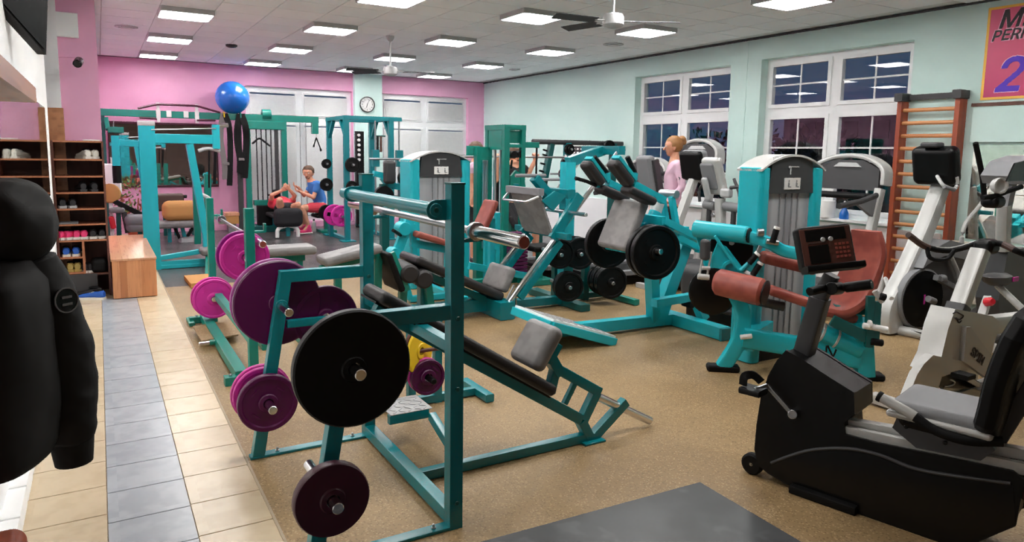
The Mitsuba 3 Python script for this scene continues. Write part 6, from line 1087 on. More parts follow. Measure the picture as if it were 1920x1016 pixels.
sd = A(5.6662, 2.62, .7361); t.p('saddle', blob([(sd+A(-.0, 0, .035), .12, .05), (sd+A(.0, 0, .02), .15, .085), (sd+A(.02, 0, -.02), .14, .08), (sd+A(.03, 0, -.05), .08, .05)], 24), 'dark_grey', 'grey and red saddle'); t.p('saddle_reflector', bx(sd+A(.10, -.08, .0), (.07, .015, .035), ch=.005), 'pink_plate'); t.p('seat_post', cyl(sd+A(.02, 0, -.05), A(sd[0]+.02, yS+.03, A(5.082, 2.38, .516)[2]), .025), 'silver'); t.p('post_bracket', beam(A(5.4252, 2.55, .6196), A(5.1425, 2.45, .5162), .05, .05, UY), 'silver'); t.p('red_knob', lathe(A(5.2944, 2.5, .6183), unit(A(-.5, -1, .3)), [(.012, 0), (.03, .01), (.03, .05), (.02, .07)], 18), 'red')
# ------------------------------------------------------------------ elliptical trainer
t = Thing('elliptical_trainer', 'silver elliptical trainer with a tilted black console in front of the wall bars', 'exercise machine'); yE = 3.72; s = lambda x, y, d=0.: PY(x, y, yE+d)
mp = [A(6.8551, 3.72, 1.3685), A(6.6524, 3.72, .972), A(6.4137, 3.72, .5594), A(6.2241, 3.72, .2506), A(6.2224, 3.72, .0251)]; mc = curve(mp, 5)
t.p('mast', sweep_fix(mc, [rrect(.15, w_, .035) for w_ in np.interp(np.linspace(0, 1, len(mc)), [0, .4, .8, 1], [.12, .17, .26, .22])], UY), 'silver', 'white silver mast'); t.p('mast_badge', bx(mc[1]-UY*.068, (.05, .004, .09), ch=.001), 'light_grey')
t.p('side_shell', slab([s(x, y, -.04) for x, y in ((1704, 520), (1726, 470), (1760, 455), (1798, 460), (1812, 480), (1790, 540), (1782, 600), (1760, 622), (1716, 628), (1690, 612), (1682, 560))], UY, .16), 'dark_grey', smooth=False); wcE = A(6.4549, 3.59, .3286)
t.p('drive_cover', lathe(wcE, unit(A(-.12, -1, 0)), [(.28, -.05), (.285, 0), (.28, .012), (.265, .016)], 44), 'mid_grey'); t.p('drive_disc', lathe(wcE, unit(A(-.12, -1, 0)), [(.262, .0), (.262, .024), (.06, .03), (.03, .034)], 44), 'black_plastic', 'black drive disc'); t.p('disc_mark', bx(wcE+unit(A(-.12, -1, 0))*.034, (.02, .004, .09), ch=.001), 'pink_plate')
t.p('top_hood', slab([s(x, y, -.05) for x, y in ((1708, 500), (1724, 466), (1760, 448), (1812, 462), (1836, 482), (1800, 486), (1752, 476), (1730, 484))], UY, .22), 'mid_grey', smooth=False)
g0, g1 = A(6.2403, 3.9863, .035), A(6.2946, 3.3871, .035); t.p('front_stabilizer', cyl(A(g0[0], g0[1], .04), A(g1[0], g1[1], .04), .045, 20, .01), 'silver'); t.p('stabilizer_cap', cyl(A(g1[0], g1[1], .045), A(g1[0], g1[1]-.07, .045), .055, 20, .01), 'black_rubber'); t.p('stabilizer_cap', cyl(A(g0[0], g0[1], .045), A(g0[0], g0[1]+.06, .045), .055, 20, .01), 'black_rubber'); t.p('stabilizer_label', beam(A(g1[0]-.046, g1[1]+.06, .045), A(g1[0]-.046, g1[1]+.30, .045), .004, .05), 'dark_grey'); t.p('lower_frame', beam(A(g0[0], yE, .05), A(7.3311, 3.72, -.076), .14, .10), 'dark_grey')
cs = [(1712, 278), (1768, 270), (1795, 330), (1795, 352), (1742, 350), (1722, 335)]
t.p('console', rbox(A(6.7377, 3.72, 1.543), (.16, .40, .36), .06, unit(A(1, 0, .25)), unit(A(-.25, 0, 1))), 'black_plastic', 'black console back'); t.p('console_top', rbox(A(6.6466, 3.72, 1.7284), (.13, .16, .05), .02), 'dark_grey'); t.p('bottle_holder', rbox(A(6.8139, 3.6, 1.4088), (.12, .10, .14), .04), 'black_plastic'); t.p('fixed_handle', tube([A(6.6621, 3.66, 1.4464), A(6.5886, 3.56, 1.3637), A(6.7125, 3.52, 1.3257), A(6.7565, 3.52, 1.3785), A(6.7279, 3.52, 1.4416)], .016, 10, .04), 'silver'); t.p('pulse_grip', cyl(A(6.589, 3.55, 1.3546), A(6.7125, 3.52, 1.3257), .019, 12), 'mid_grey')
t.p('moving_arm', [tube([A(7.1466, 3.6, 1.7574), A(7.328, 3.6, 1.4464), A(7.4075, 3.6, 1.2296)], .024, 12, .1)], 'black_rubber', 'black moving arm grip'); t.p('lower_arm', [tube([A(7.4075, 3.6, 1.2296), A(7.3418, 3.6, 1.1639), A(7.0872, 3.6, .9921), A(7.0624, 3.6, .8143), A(7.1329, 3.6, .7333)], .02, 12, .08), tube([A(6.8201, 3.56, .7161), A(7.0237, 3.56, .4886), A(7.0788, 3.56, .1725)], .02, 12, .1)], 'silver', 'silver lower arm'); t.p('pedal_link', [beam(A(6.5389, 3.52, .5321), A(6.9674, 3.52, .3716), .05, .05), cyl(A(6.4037, 3.5, .3503), A(6.5117, 3.5, .3157), .03)], 'mid_grey'); t.p('link_pad', rbox(A(6.6285, 3.52, .5153), (.10, .08, .07), .03), 'mid_grey')
t.p('pedal_rail', [beam(s(1790, 615, d), A(XR-.35, yE+d, .14), .06, .06) for d in (-.15, .12)], 'dark_grey'); t.p('rear_foot', beam(A(XR-.4, yE-.3, .06), A(XR-.4, yE+.3, .06), .08, .1), 'dark_grey'); t.p('side_tube', tube([A(6.13, 3.67, .3435), A(6.5781, 4.02, .4483), A(6.6006, 4.07, .2247)], .02, 10, .05), 'silver')
# ------------------------------------------------------------------ upright bike at the right edge
t = Thing('upright_bike', 'grey upright exercise bike with slanted screen console at the right picture edge', 'exercise bike'); yU = 2.95; s = lambda x, y, d=0.: (lambda p: A(min(p[0], XR-.2), p[1], p[2]))(PY(x, y, yU+d))
t.p('mast', beam(A(6.3876, 2.95, 1.2336), A(6.4373, 2.95, .8561), .10, .10, UY, .03), 'silver'); t.p('console', slab([s(x, y) for x, y in ((1898, 303), (1930, 292), (1950, 345), (1884, 345), (1880, 330))], UY, .34), 'mid_grey', smooth=False); t.p('screen', slab([s(x, y, -.175) for x, y in ((1902, 306), (1940, 296), (1950, 338), (1886, 340))], UY, .01), 'black_gloss', 'dark screen', smooth=False); t.p('speaker_ring', lathe(A(6.0507, 2.85, 1.403), unit(A(-.4, -1, 0)), [(.05, -.03), (.062, 0), (.062, .03), (.048, .03), (.046, .01)], 24), 'silver'); t.p('console_neck', beam(A(6.446, 2.95, 1.4509), A(6.3937, 2.95, 1.2028), .08, .08, UY), 'mid_grey')
t.p('handlebar', tube([A(5.934, 2.9, 1.3106), A(6.0531, 2.87, 1.3186), A(6.1623, 2.83, 1.361), A(6.2968, 2.8, 1.3945)], .02, 12, .05), 'black_rubber'); t.p('cup', rbox(A(6.1002, 2.9, 1.2738), (.16, .14, .10), .045), 'black_plastic'); t.p('base_shell', slab([s(x, y, .05) for x, y in ((1850, 560), (1868, 468), (1905, 462), (1960, 470), (1990, 560), (1985, 605), (1855, 600))], UY, .18), 'dark_grey', smooth=False); t.p('floor_bar', [beam(A(x, yU-.28, .04), A(x, yU+.3, .04), .08, .07) for x in (A(6.3976, 2.95, .2729)[0], A(7.5283, 2.95, .1508)[0])], 'silver'); t.p('floor_beam', beam(A(A(6.3976, 2.95, .2729)[0], yU+.05, .05), A(A(7.5283, 2.95, .1508)[0], yU+.05, .05), .12, .09), 'dark_grey')
# ------------------------------------------------------------------ treadmills by the windows
def treadmill(xc, y0, top, lab, w=.86, sgn=1, arch=True):
    """deck runs in -x from the console at xc; console width w along y centred at y0; top = z of the hood"""
    t = Thing('treadmill', lab, 'treadmill'); z = top
    hood = curve([A(xc, y0-w/2, z-.30), A(xc+.02, y0-w/2+.03, z-.13), A(xc+.05, y0-w*.25, z-.03), A(xc+.06, y0, z), A(xc+.05, y0+w*.25, z-.03), A(xc+.02, y0+w/2-.03, z-.13), A(xc, y0+w/2, z-.30)], 5)
    t.p('hood', sweep_fix(hood, [rrect(.16, .05, .02)]*len(hood), UX), 'silver', 'silver console hood')
    t.p('screen', slab([A(xc-.02, y0-w/2+.06, z-.36), A(xc-.0, y0-w/2+.07, z-.14), A(xc+.02, y0-w*.2, z-.05), A(xc+.02, y0+w*.2, z-.05), A(xc-.0, y0+w/2-.07, z-.14), A(xc-.02, y0+w/2-.06, z-.36)], unit(A(-1, 0, .1)), .05), 'dark_grey', 'dark console screen', smooth=False); t.p('logo_strip', slab([A(xc-.028, y0-.16, z-.12), A(xc-.022, y0-.10, z-.075), A(xc-.022, y0+.10, z-.075), A(xc-.028, y0+.16, z-.12)], unit(A(-1, 0, .1)), .02), 'light_grey', smooth=False)
    t.p('console_tray', rbox(A(xc-.10, y0, z-.42), (.22, w*.8, .06), .025), 'black_plastic')
    for s_ in (-1, 1):
        yy = y0+s_*(w/2-.06); t.p('column', beams([A(xc-.0, yy, z-.34), A(xc-.10, yy, z-.75), A(xc-.28, yy, .10)], .10, .09, UY, .03), 'silver'); t.p('handrail', tube([A(xc-.04, yy, z-.40), A(xc-.3, yy, z-.46), A(xc-.65, yy, z-.5)], .03, 12, .05), 'dark_grey'); t.p('rail_gusset', slab([A(xc-.05, yy, z-.42), A(xc-.4, yy, z-.48), A(xc-.12, yy, z-.62)], UY, .04), 'mid_grey', smooth=False)
        t.p('side_deck', bx(A(xc-1.05, y0+s_*(w/2-.07), .16), (1.75, .09, .06), ch=.01), 'mid_grey')
    t.p('belt', bx(A(xc-1.05, y0, .15), (1.72, w-.3, .03), ch=.006), 'black_rubber'); t.p('motor_cover', rbox(A(xc-.16, y0, .15), (.42, w-.1, .24), .08), 'dark_grey'); t.p('frame', bx(A(xc-1.0, y0, .07), (1.9, w-.2, .12), ch=.01), 'black_plastic', smooth=False)
    return t
treadmill(6.95, 4.75, 1.625, 'silver hooded treadmill in front of the near window beside the teal tower')
tm = treadmill(6.75, 7.75, 1.545, 'silver hooded treadmill with a rounded grey side panel behind the hack squat')
q = A(6.2, 7.1254, 1.3371); tm.p('side_panel', rbox(q, (.12, .30, .52), .055, unit(A(1, 0, .2)), unit(A(-.2, 0, 1))), 'mid_grey', 'rounded grey side panel'); tm.p('panel_edge', beam(q+A(-.02, -.17, .2), q+A(.1, -.17, -.26), .05, .09, UX), 'dark_grey')
wt = A(6.97, 6.9795, 1.8027); treadmill(6.95, wt[1], wt[2], 'treadmill under the far window on which the woman in pink walks', w=.78)
t = Thing('cross_trainer', 'cross trainer with black console and red label beside the woman in pink', 'exercise machine'); c = A(6.15, 6.2435, 1.4823); yX = c[1]
t.p('console', rbox(c, (.14, .34, .34), .04, unit(A(1, 0, .22)), unit(A(-.22, 0, 1))), 'black_plastic'); t.p('console_frame', rbox(c+A(.04, 0, .0), (.10, .38, .38), .05, unit(A(1, 0, .22)), unit(A(-.22, 0, 1))), 'mid_grey'); t.p('label', bx(c+A(-.085, -.02, .10), (.006, .14, .035), unit(A(1, 0, .22)), unit(A(-.22, 0, 1)), ch=.001), 'red', 'red label strip'); t.p('mast', beams([c+A(.02, 0, -.16), c+A(-.18, 0, -.62), A(c[0]-.42, yX, .12)], .10, .11, UY, .03), 'silver', 'silver mast'); t.p('base', rbox(A(c[0]-.1, yX, .18), (.8, .36, .3), .1), 'dark_grey'); t.p('foot', [beam(A(c[0]+x, yX-.28, .03), A(c[0]+x, yX+.28, .03), .07, .06) for x in (-.55, .35)], 'silver'); t.p('floor_beam', beam(A(c[0]-.55, yX, .05), A(c[0]+.35, yX, .05), .1, .08), 'dark_grey')
t = Thing('stair_climber', 'silver step machine with tall grey console left of the nearest teal tower', 'exercise machine'); xq = 5.75; q = lambda x, y: PX(x, y, xq); c = A(5.75, 5.4864, 1.355); yX = c[1]
ez_ = unit(A(-.35, 0, 1)); ex_ = unit(A(1, 0, .35)); t.p('console', rbox(A(5.75, 5.5113, 1.3828), (.09, .26, .42), .04, ex_, ez_), 'silver', 'silver console'); t.p('console_back', rbox(A(5.75, 5.5507, 1.3929)-ex_*.04, (.06, .20, .30), .03, ex_, ez_), 'mid_grey'); t.p('console_spine', rbox(A(5.75, 5.5576, 1.2653)-ex_*.07, (.05, .08, .26), .025, ex_, ez_), 'light_grey'); t.p('mast', beam(A(5.75, 5.4186, 1.1463), A(5.75, 5.3766, .7584), .10, .10, UY, .03), 'silver'); t.p('mast_lower', beam(A(5.75, 5.3766, .7584), A(xq-.05, yX, .1), .12, .12, UX, .03), 'silver'); t.p('arm_pad', [cyl(A(5.75, 5.6472, 1.0729), A(5.75, 5.4889, 1.055), .05, 18, .02), cyl(A(5.75, 5.3605, 1.0701), A(5.75, 5.105, 1.0609), .05, 18, .02)], 'mid_grey', 'grey arm pad'); t.p('arm_post', [cyl(A(5.75, 5.5652, 1.0319), A(*(A(5.75, 5.5652, 1.0319)[:2]), .3), .028), cyl(A(5.75, 5.2187, 1.0467), A(*(A(5.75, 5.2187, 1.0467)[:2]), .3), .028)], 'dark_grey'); t.p('side_handle', [tube([A(5.75, 5.2781, 1.2678), A(5.75, 5.1708, 1.2843), A(5.75, 5.0777, 1.2669)], .02, 10, .04), tube([A(5.75, 5.1329, 1.0532), A(5.75, 5.1597, 1.2293), A(5.75, 5.2412, 1.3646)], .016, 10, .05), tube([A(5.75, 5.6479, 1.3194), A(5.75, 5.7381, 1.2269), A(5.75, 5.7129, 1.092)], .016, 10, .05)], 'dark_grey'); t.p('mast_bolt', cyl(A(5.75, 5.4596, .9646)-A(.06, 0, 0), A(5.75, 5.4596, .9646), .025), 'steel'); t.p('base', rbox(A(xq+.15, yX, .22), (.8, .55, .4), .12), 'dark_grey'); t.p('foot', [beam(A(xq+x, yX-.3, .03), A(xq+x, yX+.3, .03), .08, .06) for x in (-.35, .6)], 'silver'); t.p('floor_beam', beam(A(xq-.35, yX, .05), A(xq+.6, yX, .05), .1, .1), 'dark_grey')
t.p('bracket', rbox(A(5.75, 5.3329, 1.2084), (.08, .14, .10), .03), 'light_grey')
# ------------------------------------------------------------------ wall bars, sill bottles
t = Thing('wall_bars', 'tall wooden wall bars ladder on the mint wall right of the near window', 'wall bars'); xw = XR-.10; q = lambda x, y: PX(x, y, xw)
ya2, yb2 = A(7.74, 4.7017, 2.2309)[1], A(7.74, 4.0856, 2.225)[1]; zt4 = A(7.74, 4.6543, 2.2399)[2]
for y in (ya2, yb2): t.p('side_board', box6(xw-.05, xw+.09, y-.024, y+.024, 0, zt4, .006), 'bar_wood', smooth=False); t.p('top_cap', bx(A(xw+.0, y, zt4+.03), (.17, .09, .09), ch=.012), 'dark_grey')
t.p('top_board', box6(xw+.04, xw+.06, min(ya2, yb2), max(ya2, yb2), zt4+.0, zt4+.06, .004), 'dark_grey', smooth=False)
zr = [q(1748, y)[2] for y in (205, 230, 254, 279)]; dz = (zr[0]-zr[3])/3
for i in range(int(zr[0]/dz)+0):
    z = zr[0]-i*dz
    if z > .1: m = trimesh.creation.cylinder(radius=1, height=abs(ya2-yb2), sections=16); m.vertices = m.vertices[:, [0, 2, 1]]*A(.016, 1, .021)+A(xw+.0, (ya2+yb2)/2, z); m.fix_normals(); t.p('rung', m, 'rung_wood')
zs0 = .86
def bottle(px, prof, m, lab, cap=None, x=XR-.03):
    y = PX(px, 410, x)[1]; t = Thing('spray_bottle' if cap else 'paper_roll', lab, 'bottle' if cap else 'paper roll'); t.p('body', lathe(A(x, y, zs0), Z, prof, 24), m)
    if cap: t.p('cap', lathe(A(x, y, zs0+prof[-1][1]), Z, [(.016, 0), (.02, .01), (.018, .05), (.01, .07)], 16), cap)
    return t
bottle(1551, [(.085, 0), (.09, .01), (.09, .20), (.085, .21)], 'white_plastic', 'white paper roll standing on the near window sill beside the teal tower'); bottle(1582, [(.05, 0), (.055, .01), (.052, .07), (.025, .13), (.016, .15)], 'ball_blue', 'blue bottle with a white cap on the near window sill', 'white_plastic')
# ================================================================== people
def ball(c, r, k=14):
    m = m3.Manifold.sphere(1.0, k); return m.scale((r, r, r) if np.ndim(r) == 0 else tuple(r)).translate(tuple(float(x) for x in c))
def hull(*bs): return m3.Manifold.batch_hull([ball(c, r) for c, r in bs])
def solid(parts, edge=.022, it=8):
    m = m3.Manifold.batch_boolean(parts, m3.OpType.Add).refine_to_length(edge).to_mesh()
    t_ = trimesh.Trimesh(m.vert_properties[:, :3], m.tri_verts, process=True); trimesh.smoothing.filter_taubin(t_, lamb=.5, nu=.53, iterations=it); return t_
def limb(pts, rs): return [hull((pts[i], rs[i]), (pts[i+1], rs[i+1])) for i in range(len(pts)-1)]
def hand(w, d, side, curl=.5):
    """five-fingered hand at wrist w pointing along d, palm normal side"""
    d = unit(d); s = unit(np.cross(d, side)); n = np.cross(s, d); o = [hull((w, .026), (w+d*.045+s*.022, .016), (w+d*.045-s*.022, .016), (w+d*.085+s*.03, .012), (w+d*.085-s*.03, .012))]
    for i, L in enumerate((.068, .078, .072, .055)):
        b = w+d*.085+s*(.030-.020*i); e = unit(d*math.cos(curl)-n*math.sin(curl)); e2 = unit(d*math.cos(2.1*curl)-n*math.sin(2.1*curl)); m_ = b+e*L*.5; o += [hull((b, .0095), (m_, .009)), hull((m_, .009), (m_+e2*L*.5, .0078))]
    tb = w+d*.03+s*.03; tm = tb+unit(d*.6+s*.7-n*.3)*.038; o += [hull((tb, .013), (tm, .0105)), hull((tm, .0105), (tm+unit(d*.9+s*.25-n*.3)*.032, .009))]
    return o
def head_parts(t, c, f, up, hair_m, skin='skin', r=.105, bun=False, beard=False):
    """head centre c, facing f"""
    f = unit(f); up = unit(up-f*(np.asarray(up)@f)); s = np.cross(f, up); H = [ball(c+up*.02, r*.98), hull((c+up*.015, r*.86), (c-up*.075+f*.045, .042)), hull((c-up*.03+f*.05, .05), (c-up*.09+f*.05, .032)), hull((c+f*.096-up*.0, .008), (c+f*.118-up*.03, .014)), hull((c+f*.088+up*.03+s*.03, .014), (c+f*.088+up*.03-s*.03, .014))]
    for k in (-1, 1): H.append(hull((c+s*k*.09-up*.0-f*.01, .018), (c+s*k*.092-up*.035, .012)))
    def feat():
        for k in (-1, 1):
            e = c+f*.088+up*.008+s*k*.036; kk = t.p('eye', trimesh.creation.icosphere(subdivisions=2, radius=.012).apply_translation(e), 'white_plastic'); t.p('iris', trimesh.creation.icosphere(subdivisions=1, radius=.0065).apply_translation(e+f*.007), 'ink_black', up=kk); t.p('eyebrow', beam(c+f*.103+up*.032+s*k*.02, c+f*.094+up*.034+s*k*.05, .006, .006), hair_m)
        t.p('mouth', rbox(c+f*.093-up*.062, (.042, .012, .010), .005, s, up), 'leather')
        hc = c+up*.03-f*.018; m = trimesh.creation.icosphere(subdivisions=3, radius=1.); m.vertices *= A(r*1.06, r*1.06, r*1.07); m.vertices += hc
        d_ = (m.vertices-c)@f; u_ = (m.vertices-c)@up; keep = ~((d_ > .042) & (u_ < .062)) & ~((d_ > .0) & (u_ < -.01)) & ~(u_ < -.075)
        m.update_faces(keep[m.faces].all(1)); m.remove_unreferenced_vertices(); m.vertices += m.vertex_normals*(.012*(meshkit.fbm(m.vertices*40, 2, 3)-.4)[:, None]); t.p('hair', m, hair_m, smooth=True)
        if bun: t.p('hair_bun', [hullm(c-f*.115+up*.085, .052), hullm(c-f*.13+up*.05, .04)], hair_m)
        if beard: t.p('beard', hullm(c-up*.082+f*.045, .040), hair_m)
    return H, feat
def hullm(c, r): m = trimesh.creation.icosphere(subdivisions=3, radius=r); m.vertices = m.vertices*A(1, 1, .9)+c; m.vertices += m.vertex_normals*(.012*(meshkit.fbm(m.vertices*50, 2, 1)-.4)[:, None]); return m
def shoe_pair(t, ank, toe, m, sole='shoe_white'):
    for a, b in zip(ank, toe):
        d = unit((b-a)*A(1, 1, 0)); base = A(a[0], a[1], b[2]); t.p('shoe', solid([hull((a-Z*.02, .045), (base-d*.03+Z*.03, .04), (base+d*.06+Z*.03, .042)), hull((base+d*.05+Z*.03, .042), (base+d*.15+Z*.02, .034))], .02, 4), m); t.p('shoe_sole', bx(base+d*.06+Z*-.006, (.27, .088, .022), d, Z, ch=.008), sole)
def person(lab, J, face, shirt, bottom, hair, shoe_m, up=Z, sleeve=.45, leg_cover=.55, hands=((1, 0, 0), (1, 0, 0)), curl=.6, bun=False, slim=1., skirt_hem=.0, long_sleeve=False, beard=False):
    t = Thing('person', lab, 'person'); P = {k: np.asarray(v_, float) for k, v_ in J.items()}; sh = .92*slim
    H, feat = head_parts(t, P['head'], face, up, hair, bun=bun, beard=beard)
    B = H+[hull((P['head']-np.asarray(up)*.05-unit(face)*.02, .055), (P['neck'], .06)), hull((P['neck'], .07), (P['ls'], .06*slim), (P['rs'], .06*slim), (P['chest'], .13*slim)), hull((P['chest'], .135*slim), (P['chest']+(P['ls']-P['rs'])*.22, .09*slim), (P['chest']-(P['ls']-P['rs'])*.22, .09*slim), (P['waist'], .115*slim), (P['waist']+(P['lh']-P['rh'])*.25, .09*slim), (P['waist']-(P['lh']-P['rh'])*.25, .09*slim)), hull((P['waist'], .118*slim), (P['lh'], .10*slim), (P['rh'], .10*slim))]
    for k in 'lr':
        B += limb([P[k+'s'], P[k+'e'], P[k+'w']], [.056*sh, .042*sh, .027]); B += limb([P[k+'h'], P[k+'k'], P[k+'a']], [.092*slim, .056*slim, .036]); kn = P[k+'k']+(P[k+'a']-P[k+'k'])*.3; B.append(ball(kn, .053*slim)); B.append(hull((P[k+'a'], .036), (P[k+'t'], .03)))
        d = hands[k == 'r']; B += hand(P[k+'w'], np.asarray(d, float), unit(np.cross(d, P['ls']-P['rs'])+A(.01, .02, .03)), curl)
    t.p('body', solid(B), 'skin', smooth=True); feat()
    g = .014; S = [hull((P['neck']-np.asarray(up)*.035, .07), (P['ls'], .062*slim+g), (P['rs'], .062*slim+g), (P['chest'], .13*slim+g)), hull((P['chest'], .135*slim+g), (P['chest']+(P['ls']-P['rs'])*.22, .09*slim+g), (P['chest']-(P['ls']-P['rs'])*.22, .09*slim+g), (P['waist'], .115*slim+g), (P['waist']+(P['lh']-P['rh'])*.3, .09*slim+g), (P['waist']-(P['lh']-P['rh'])*.3, .09*slim+g)), hull((P['waist'], .118*slim+g), ((P['lh']+P['waist'])/2, .10*slim+g), ((P['rh']+P['waist'])/2, .10*slim+g))]
    for k in 'lr':
        e = P[k+'s']+(P[k+'e']-P[k+'s'])*min(1, sleeve*1.0); S.append(hull((P[k+'s'], .058*sh+g), (e, .050*sh+g)))
        if long_sleeve: S += [hull((P[k+'s'], .058*sh+g), (P[k+'e'], .044*sh+g)), hull((P[k+'e'], .044*sh+g), (P[k+'e']+(P[k+'w']-P[k+'e'])*.93, .03*sh+g))]
    t.p('shirt', solid(S, .03, 6), shirt, smooth=True)
    Q = [hull((P['waist']+(P['lh']+P['rh']-2*P['waist'])*.25, .105*slim), (P['lh'], .104*slim+g), (P['rh'], .104*slim+g))]
    for k in 'lr':
        if leg_cover <= 1: e = P[k+'h']+(P[k+'k']-P[k+'h'])*leg_cover; Q.append(hull((P[k+'h'], .096*slim+g), (e, .074*slim+g)))
        else: Q += [hull((P[k+'h'], .094*slim+.006), (P[k+'k'], .058*slim+.006)), hull((P[k+'k'], .06*slim+.004), (P[k+'k']+(P[k+'a']-P[k+'k'])*.93, .04*slim+.004))]
    t.p('shorts' if leg_cover <= 1 else 'leggings', solid(Q, .03, 6), bottom, smooth=True)
    shoe_pair(t, (P['la'], P['ra']), (P['lt'], P['rt']), shoe_m)
    return t
# seated man in a blue shirt
Ym = 13.75; s = lambda x, y, d=0.: PY(x, y, Ym+d)
hip = A(3.7092, 13.75, .4804); gz = .02
J = dict(head=A(3.4753, 13.75, 1.155), neck=A(3.523, 13.75, .9909), chest=A(3.6125, 13.75, .8458), waist=A(3.6813, 13.75, .6582), ls=A(3.6174, 13.92, .9309), rs=A(3.6, 13.58, .9364), le=A(3.4342, 13.95, .7128), lw=A(3.3109, 13.85, .8649), re=A(3.5032, 13.5, .6977), rw=A(3.2965, 13.63, .7951), lh=A(3.7363, 13.85, .4828), rh=A(3.6822, 13.65, .4886), lk=A(3.4499, 13.95, .4827), rk=A(3.2956, 13.53, .4973), la=A(3.4267, 13.97, .1351), ra=A(3.3915, 13.5, .1711))
for k in 'lr': J[k+'t'] = A(J[k+'a'][0]-.12, J[k+'a'][1]-.04, gz+.01); J[k+'a'][2] = max(J[k+'a'][2], .09)
person('seated man in a blue t-shirt and red shorts, leaning forward beside the cable tower', J, unit(A(-.55, -.8, -.12)), 'shirt_blue', 'shorts_red', 'hair_brown', 'shoe_pink', sleeve=.5, leg_cover=.62, hands=(unit(A(-.9, 0, .4)), unit(A(-.9, 0, .3))), beard=True)
t = Thing('bench', 'small green padded bench on which the man in blue sits', 'bench'); hz = hip[2]-.12
t.p('pad', rbox(A(hip[0]+.06, Ym, hz-.035), (.42, .42, .07), .03), 'black_rubber'); t.p('post', beam(A(hip[0]+.10, Ym, .03), A(hip[0]+.10, Ym, hz-.06), .09, .09, UX), 'green_paint'); t.p('foot', box6(hip[0]-.05, hip[0]+.25, Ym-.2, Ym+.2, 0, .05, .01), 'green_paint')
t = Thing('water_bottle', 'pale drinking bottle standing on the floor under the seated man', 'bottle'); c = A(hip[0]-.12, Ym+.1, 0); t.p('body', lathe(c, Z, [(.035, 0), (.038, .01), (.038, .17), (.016, .2), (.016, .22)], 20), 'white_plastic'); t.p('cap', lathe(c+Z*.22, Z, [(.018, 0), (.018, .03)], 14), 'black_plastic')
# sit up bench with a lying person
Yl = 13.0; s = lambda x, y, d=0.: PY(x, y, Yl+d); kz = A(2.9115, 13, .605)[2]
t = Thing('sit_up_bench', 'black padded bench end on a white frame beneath the lying person', 'bench')
pc0, pc1 = A(2.6586, 13, .5442), A(3.1593, 13, .2085); t.p('knee_pad', rbox((pc0+pc1)/2, (pc1[0]-pc0[0], .26, pc0[2]-pc1[2]), .10), 'cloth_black', 'black padded end')
for px in (520, 559): t.p('white_leg', tube([s(px, 440)*A(1, 1, 0)+Z*.02, A(s(px, 440)[0], Yl, pc1[2]-.02), A(A(2.8985, 13, .0633)[0], Yl, pc1[2]+.03)], .035, 12, .08), 'white_plastic', 'white frame')
zt5 = pc0[2]-.16; cx = A(2.9172, 13, .4505)[0]; t.p('bench_pad', rbox(A(cx, Yl+.75, zt5-.04), (.32, 1.25, .08), .035), 'char_vinyl'); t.p('rail', beam(A(cx, Yl+.05, zt5-.12), A(cx, Yl+1.3, zt5-.12), .07, .07), 'teal'); t.p('leg', beam(A(cx, Yl+.08, .03), A(cx, Yl+.08, zt5-.1), .07, .07, UX), 'teal'); t.p('leg', beam(A(cx, Yl+1.2, .0), A(cx, Yl+1.2, zt5-.1), .07, .07, UX), 'teal')
hp = A(cx+.05, Yl+.42, zt5+.11)
J = dict(head=A(cx+.08, Yl+1.12, zt5+.16), neck=A(cx+.07, Yl+.97, zt5+.16), chest=A(cx+.07, Yl+.80, zt5+.18), waist=A(cx+.06, Yl+.60, zt5+.15), ls=A(cx-.11, Yl+.9, zt5+.17), rs=A(cx+.26, Yl+.9, zt5+.17), le=A(cx-.14, Yl+.70, zt5+.36), re=A(cx+.28, Yl+.70, zt5+.34), lw=A(cx+.03, Yl+.66, zt5+.44), rw=A(cx+.17, Yl+.64, zt5+.46), lh=hp-A(.10, 0, 0), rh=hp+A(.10, 0, 0), lk=A(2.7749, 13.05, .6911), rk=A(3.1032, 13.05, .5969), la=A(2.8346, 13.24, .3157), ra=A(3.1125, 13.24, .2863))
J['lt'] = J['la']+A(0, -.08, -.05); J['rt'] = J['ra']+A(0, -.08, -.05)
person('person in a red shirt lying back on the black bench with knees raised', J, unit(A(0, -.35, 1)), 'shorts_red', 'cloth_black', 'hair_brown', 'shoe_white', up=unit(A(0, 1, .2)), leg_cover=.35, hands=(unit(A(.6, -.2, .6)), unit(A(-.6, -.2, .6))))
# woman in pink by the far window
xw_ = 6.40; q = lambda x, y, d=0.: A(6.4, 6.8731, 1.7079); hd_ = A(6.4, 6.8731, 1.7079); f = unit(A(-.80, .52, -.05)); sd = unit(A(.52, .80, 0)); zg = .175; o = A(hd_[0], hd_[1], 0); HZ = hd_[2]
def W(fw, si, z): return o+f*A(1, 1, 0)*fw+sd*si+Z*z
hs_ = HZ-.02
J = dict(head=hd_, neck=W(-.03, 0, HZ-.17), chest=W(-.03, 0, HZ-.38), waist=W(-.02, 0, HZ-.62), ls=W(-.04, -.17, HZ-.24), rs=W(-.04, .17, HZ-.24), le=W(-.10, -.24, HZ-.50), re=W(-.08, .24, HZ-.52), lw=W(.06, -.22, HZ-.70), rw=W(.12, .2, HZ-.70), lh=W(-.02, -.09, HZ-.84), rh=W(-.02, .09, HZ-.84), lk=W(.06, -.09, zg+.47), rk=W(-.05, .09, zg+.47), la=W(.04, -.09, zg+.09), ra=W(-.18, .09, zg+.10), lt=W(.16, -.09, zg+.015), rt=W(-.06, .09, zg+.015))
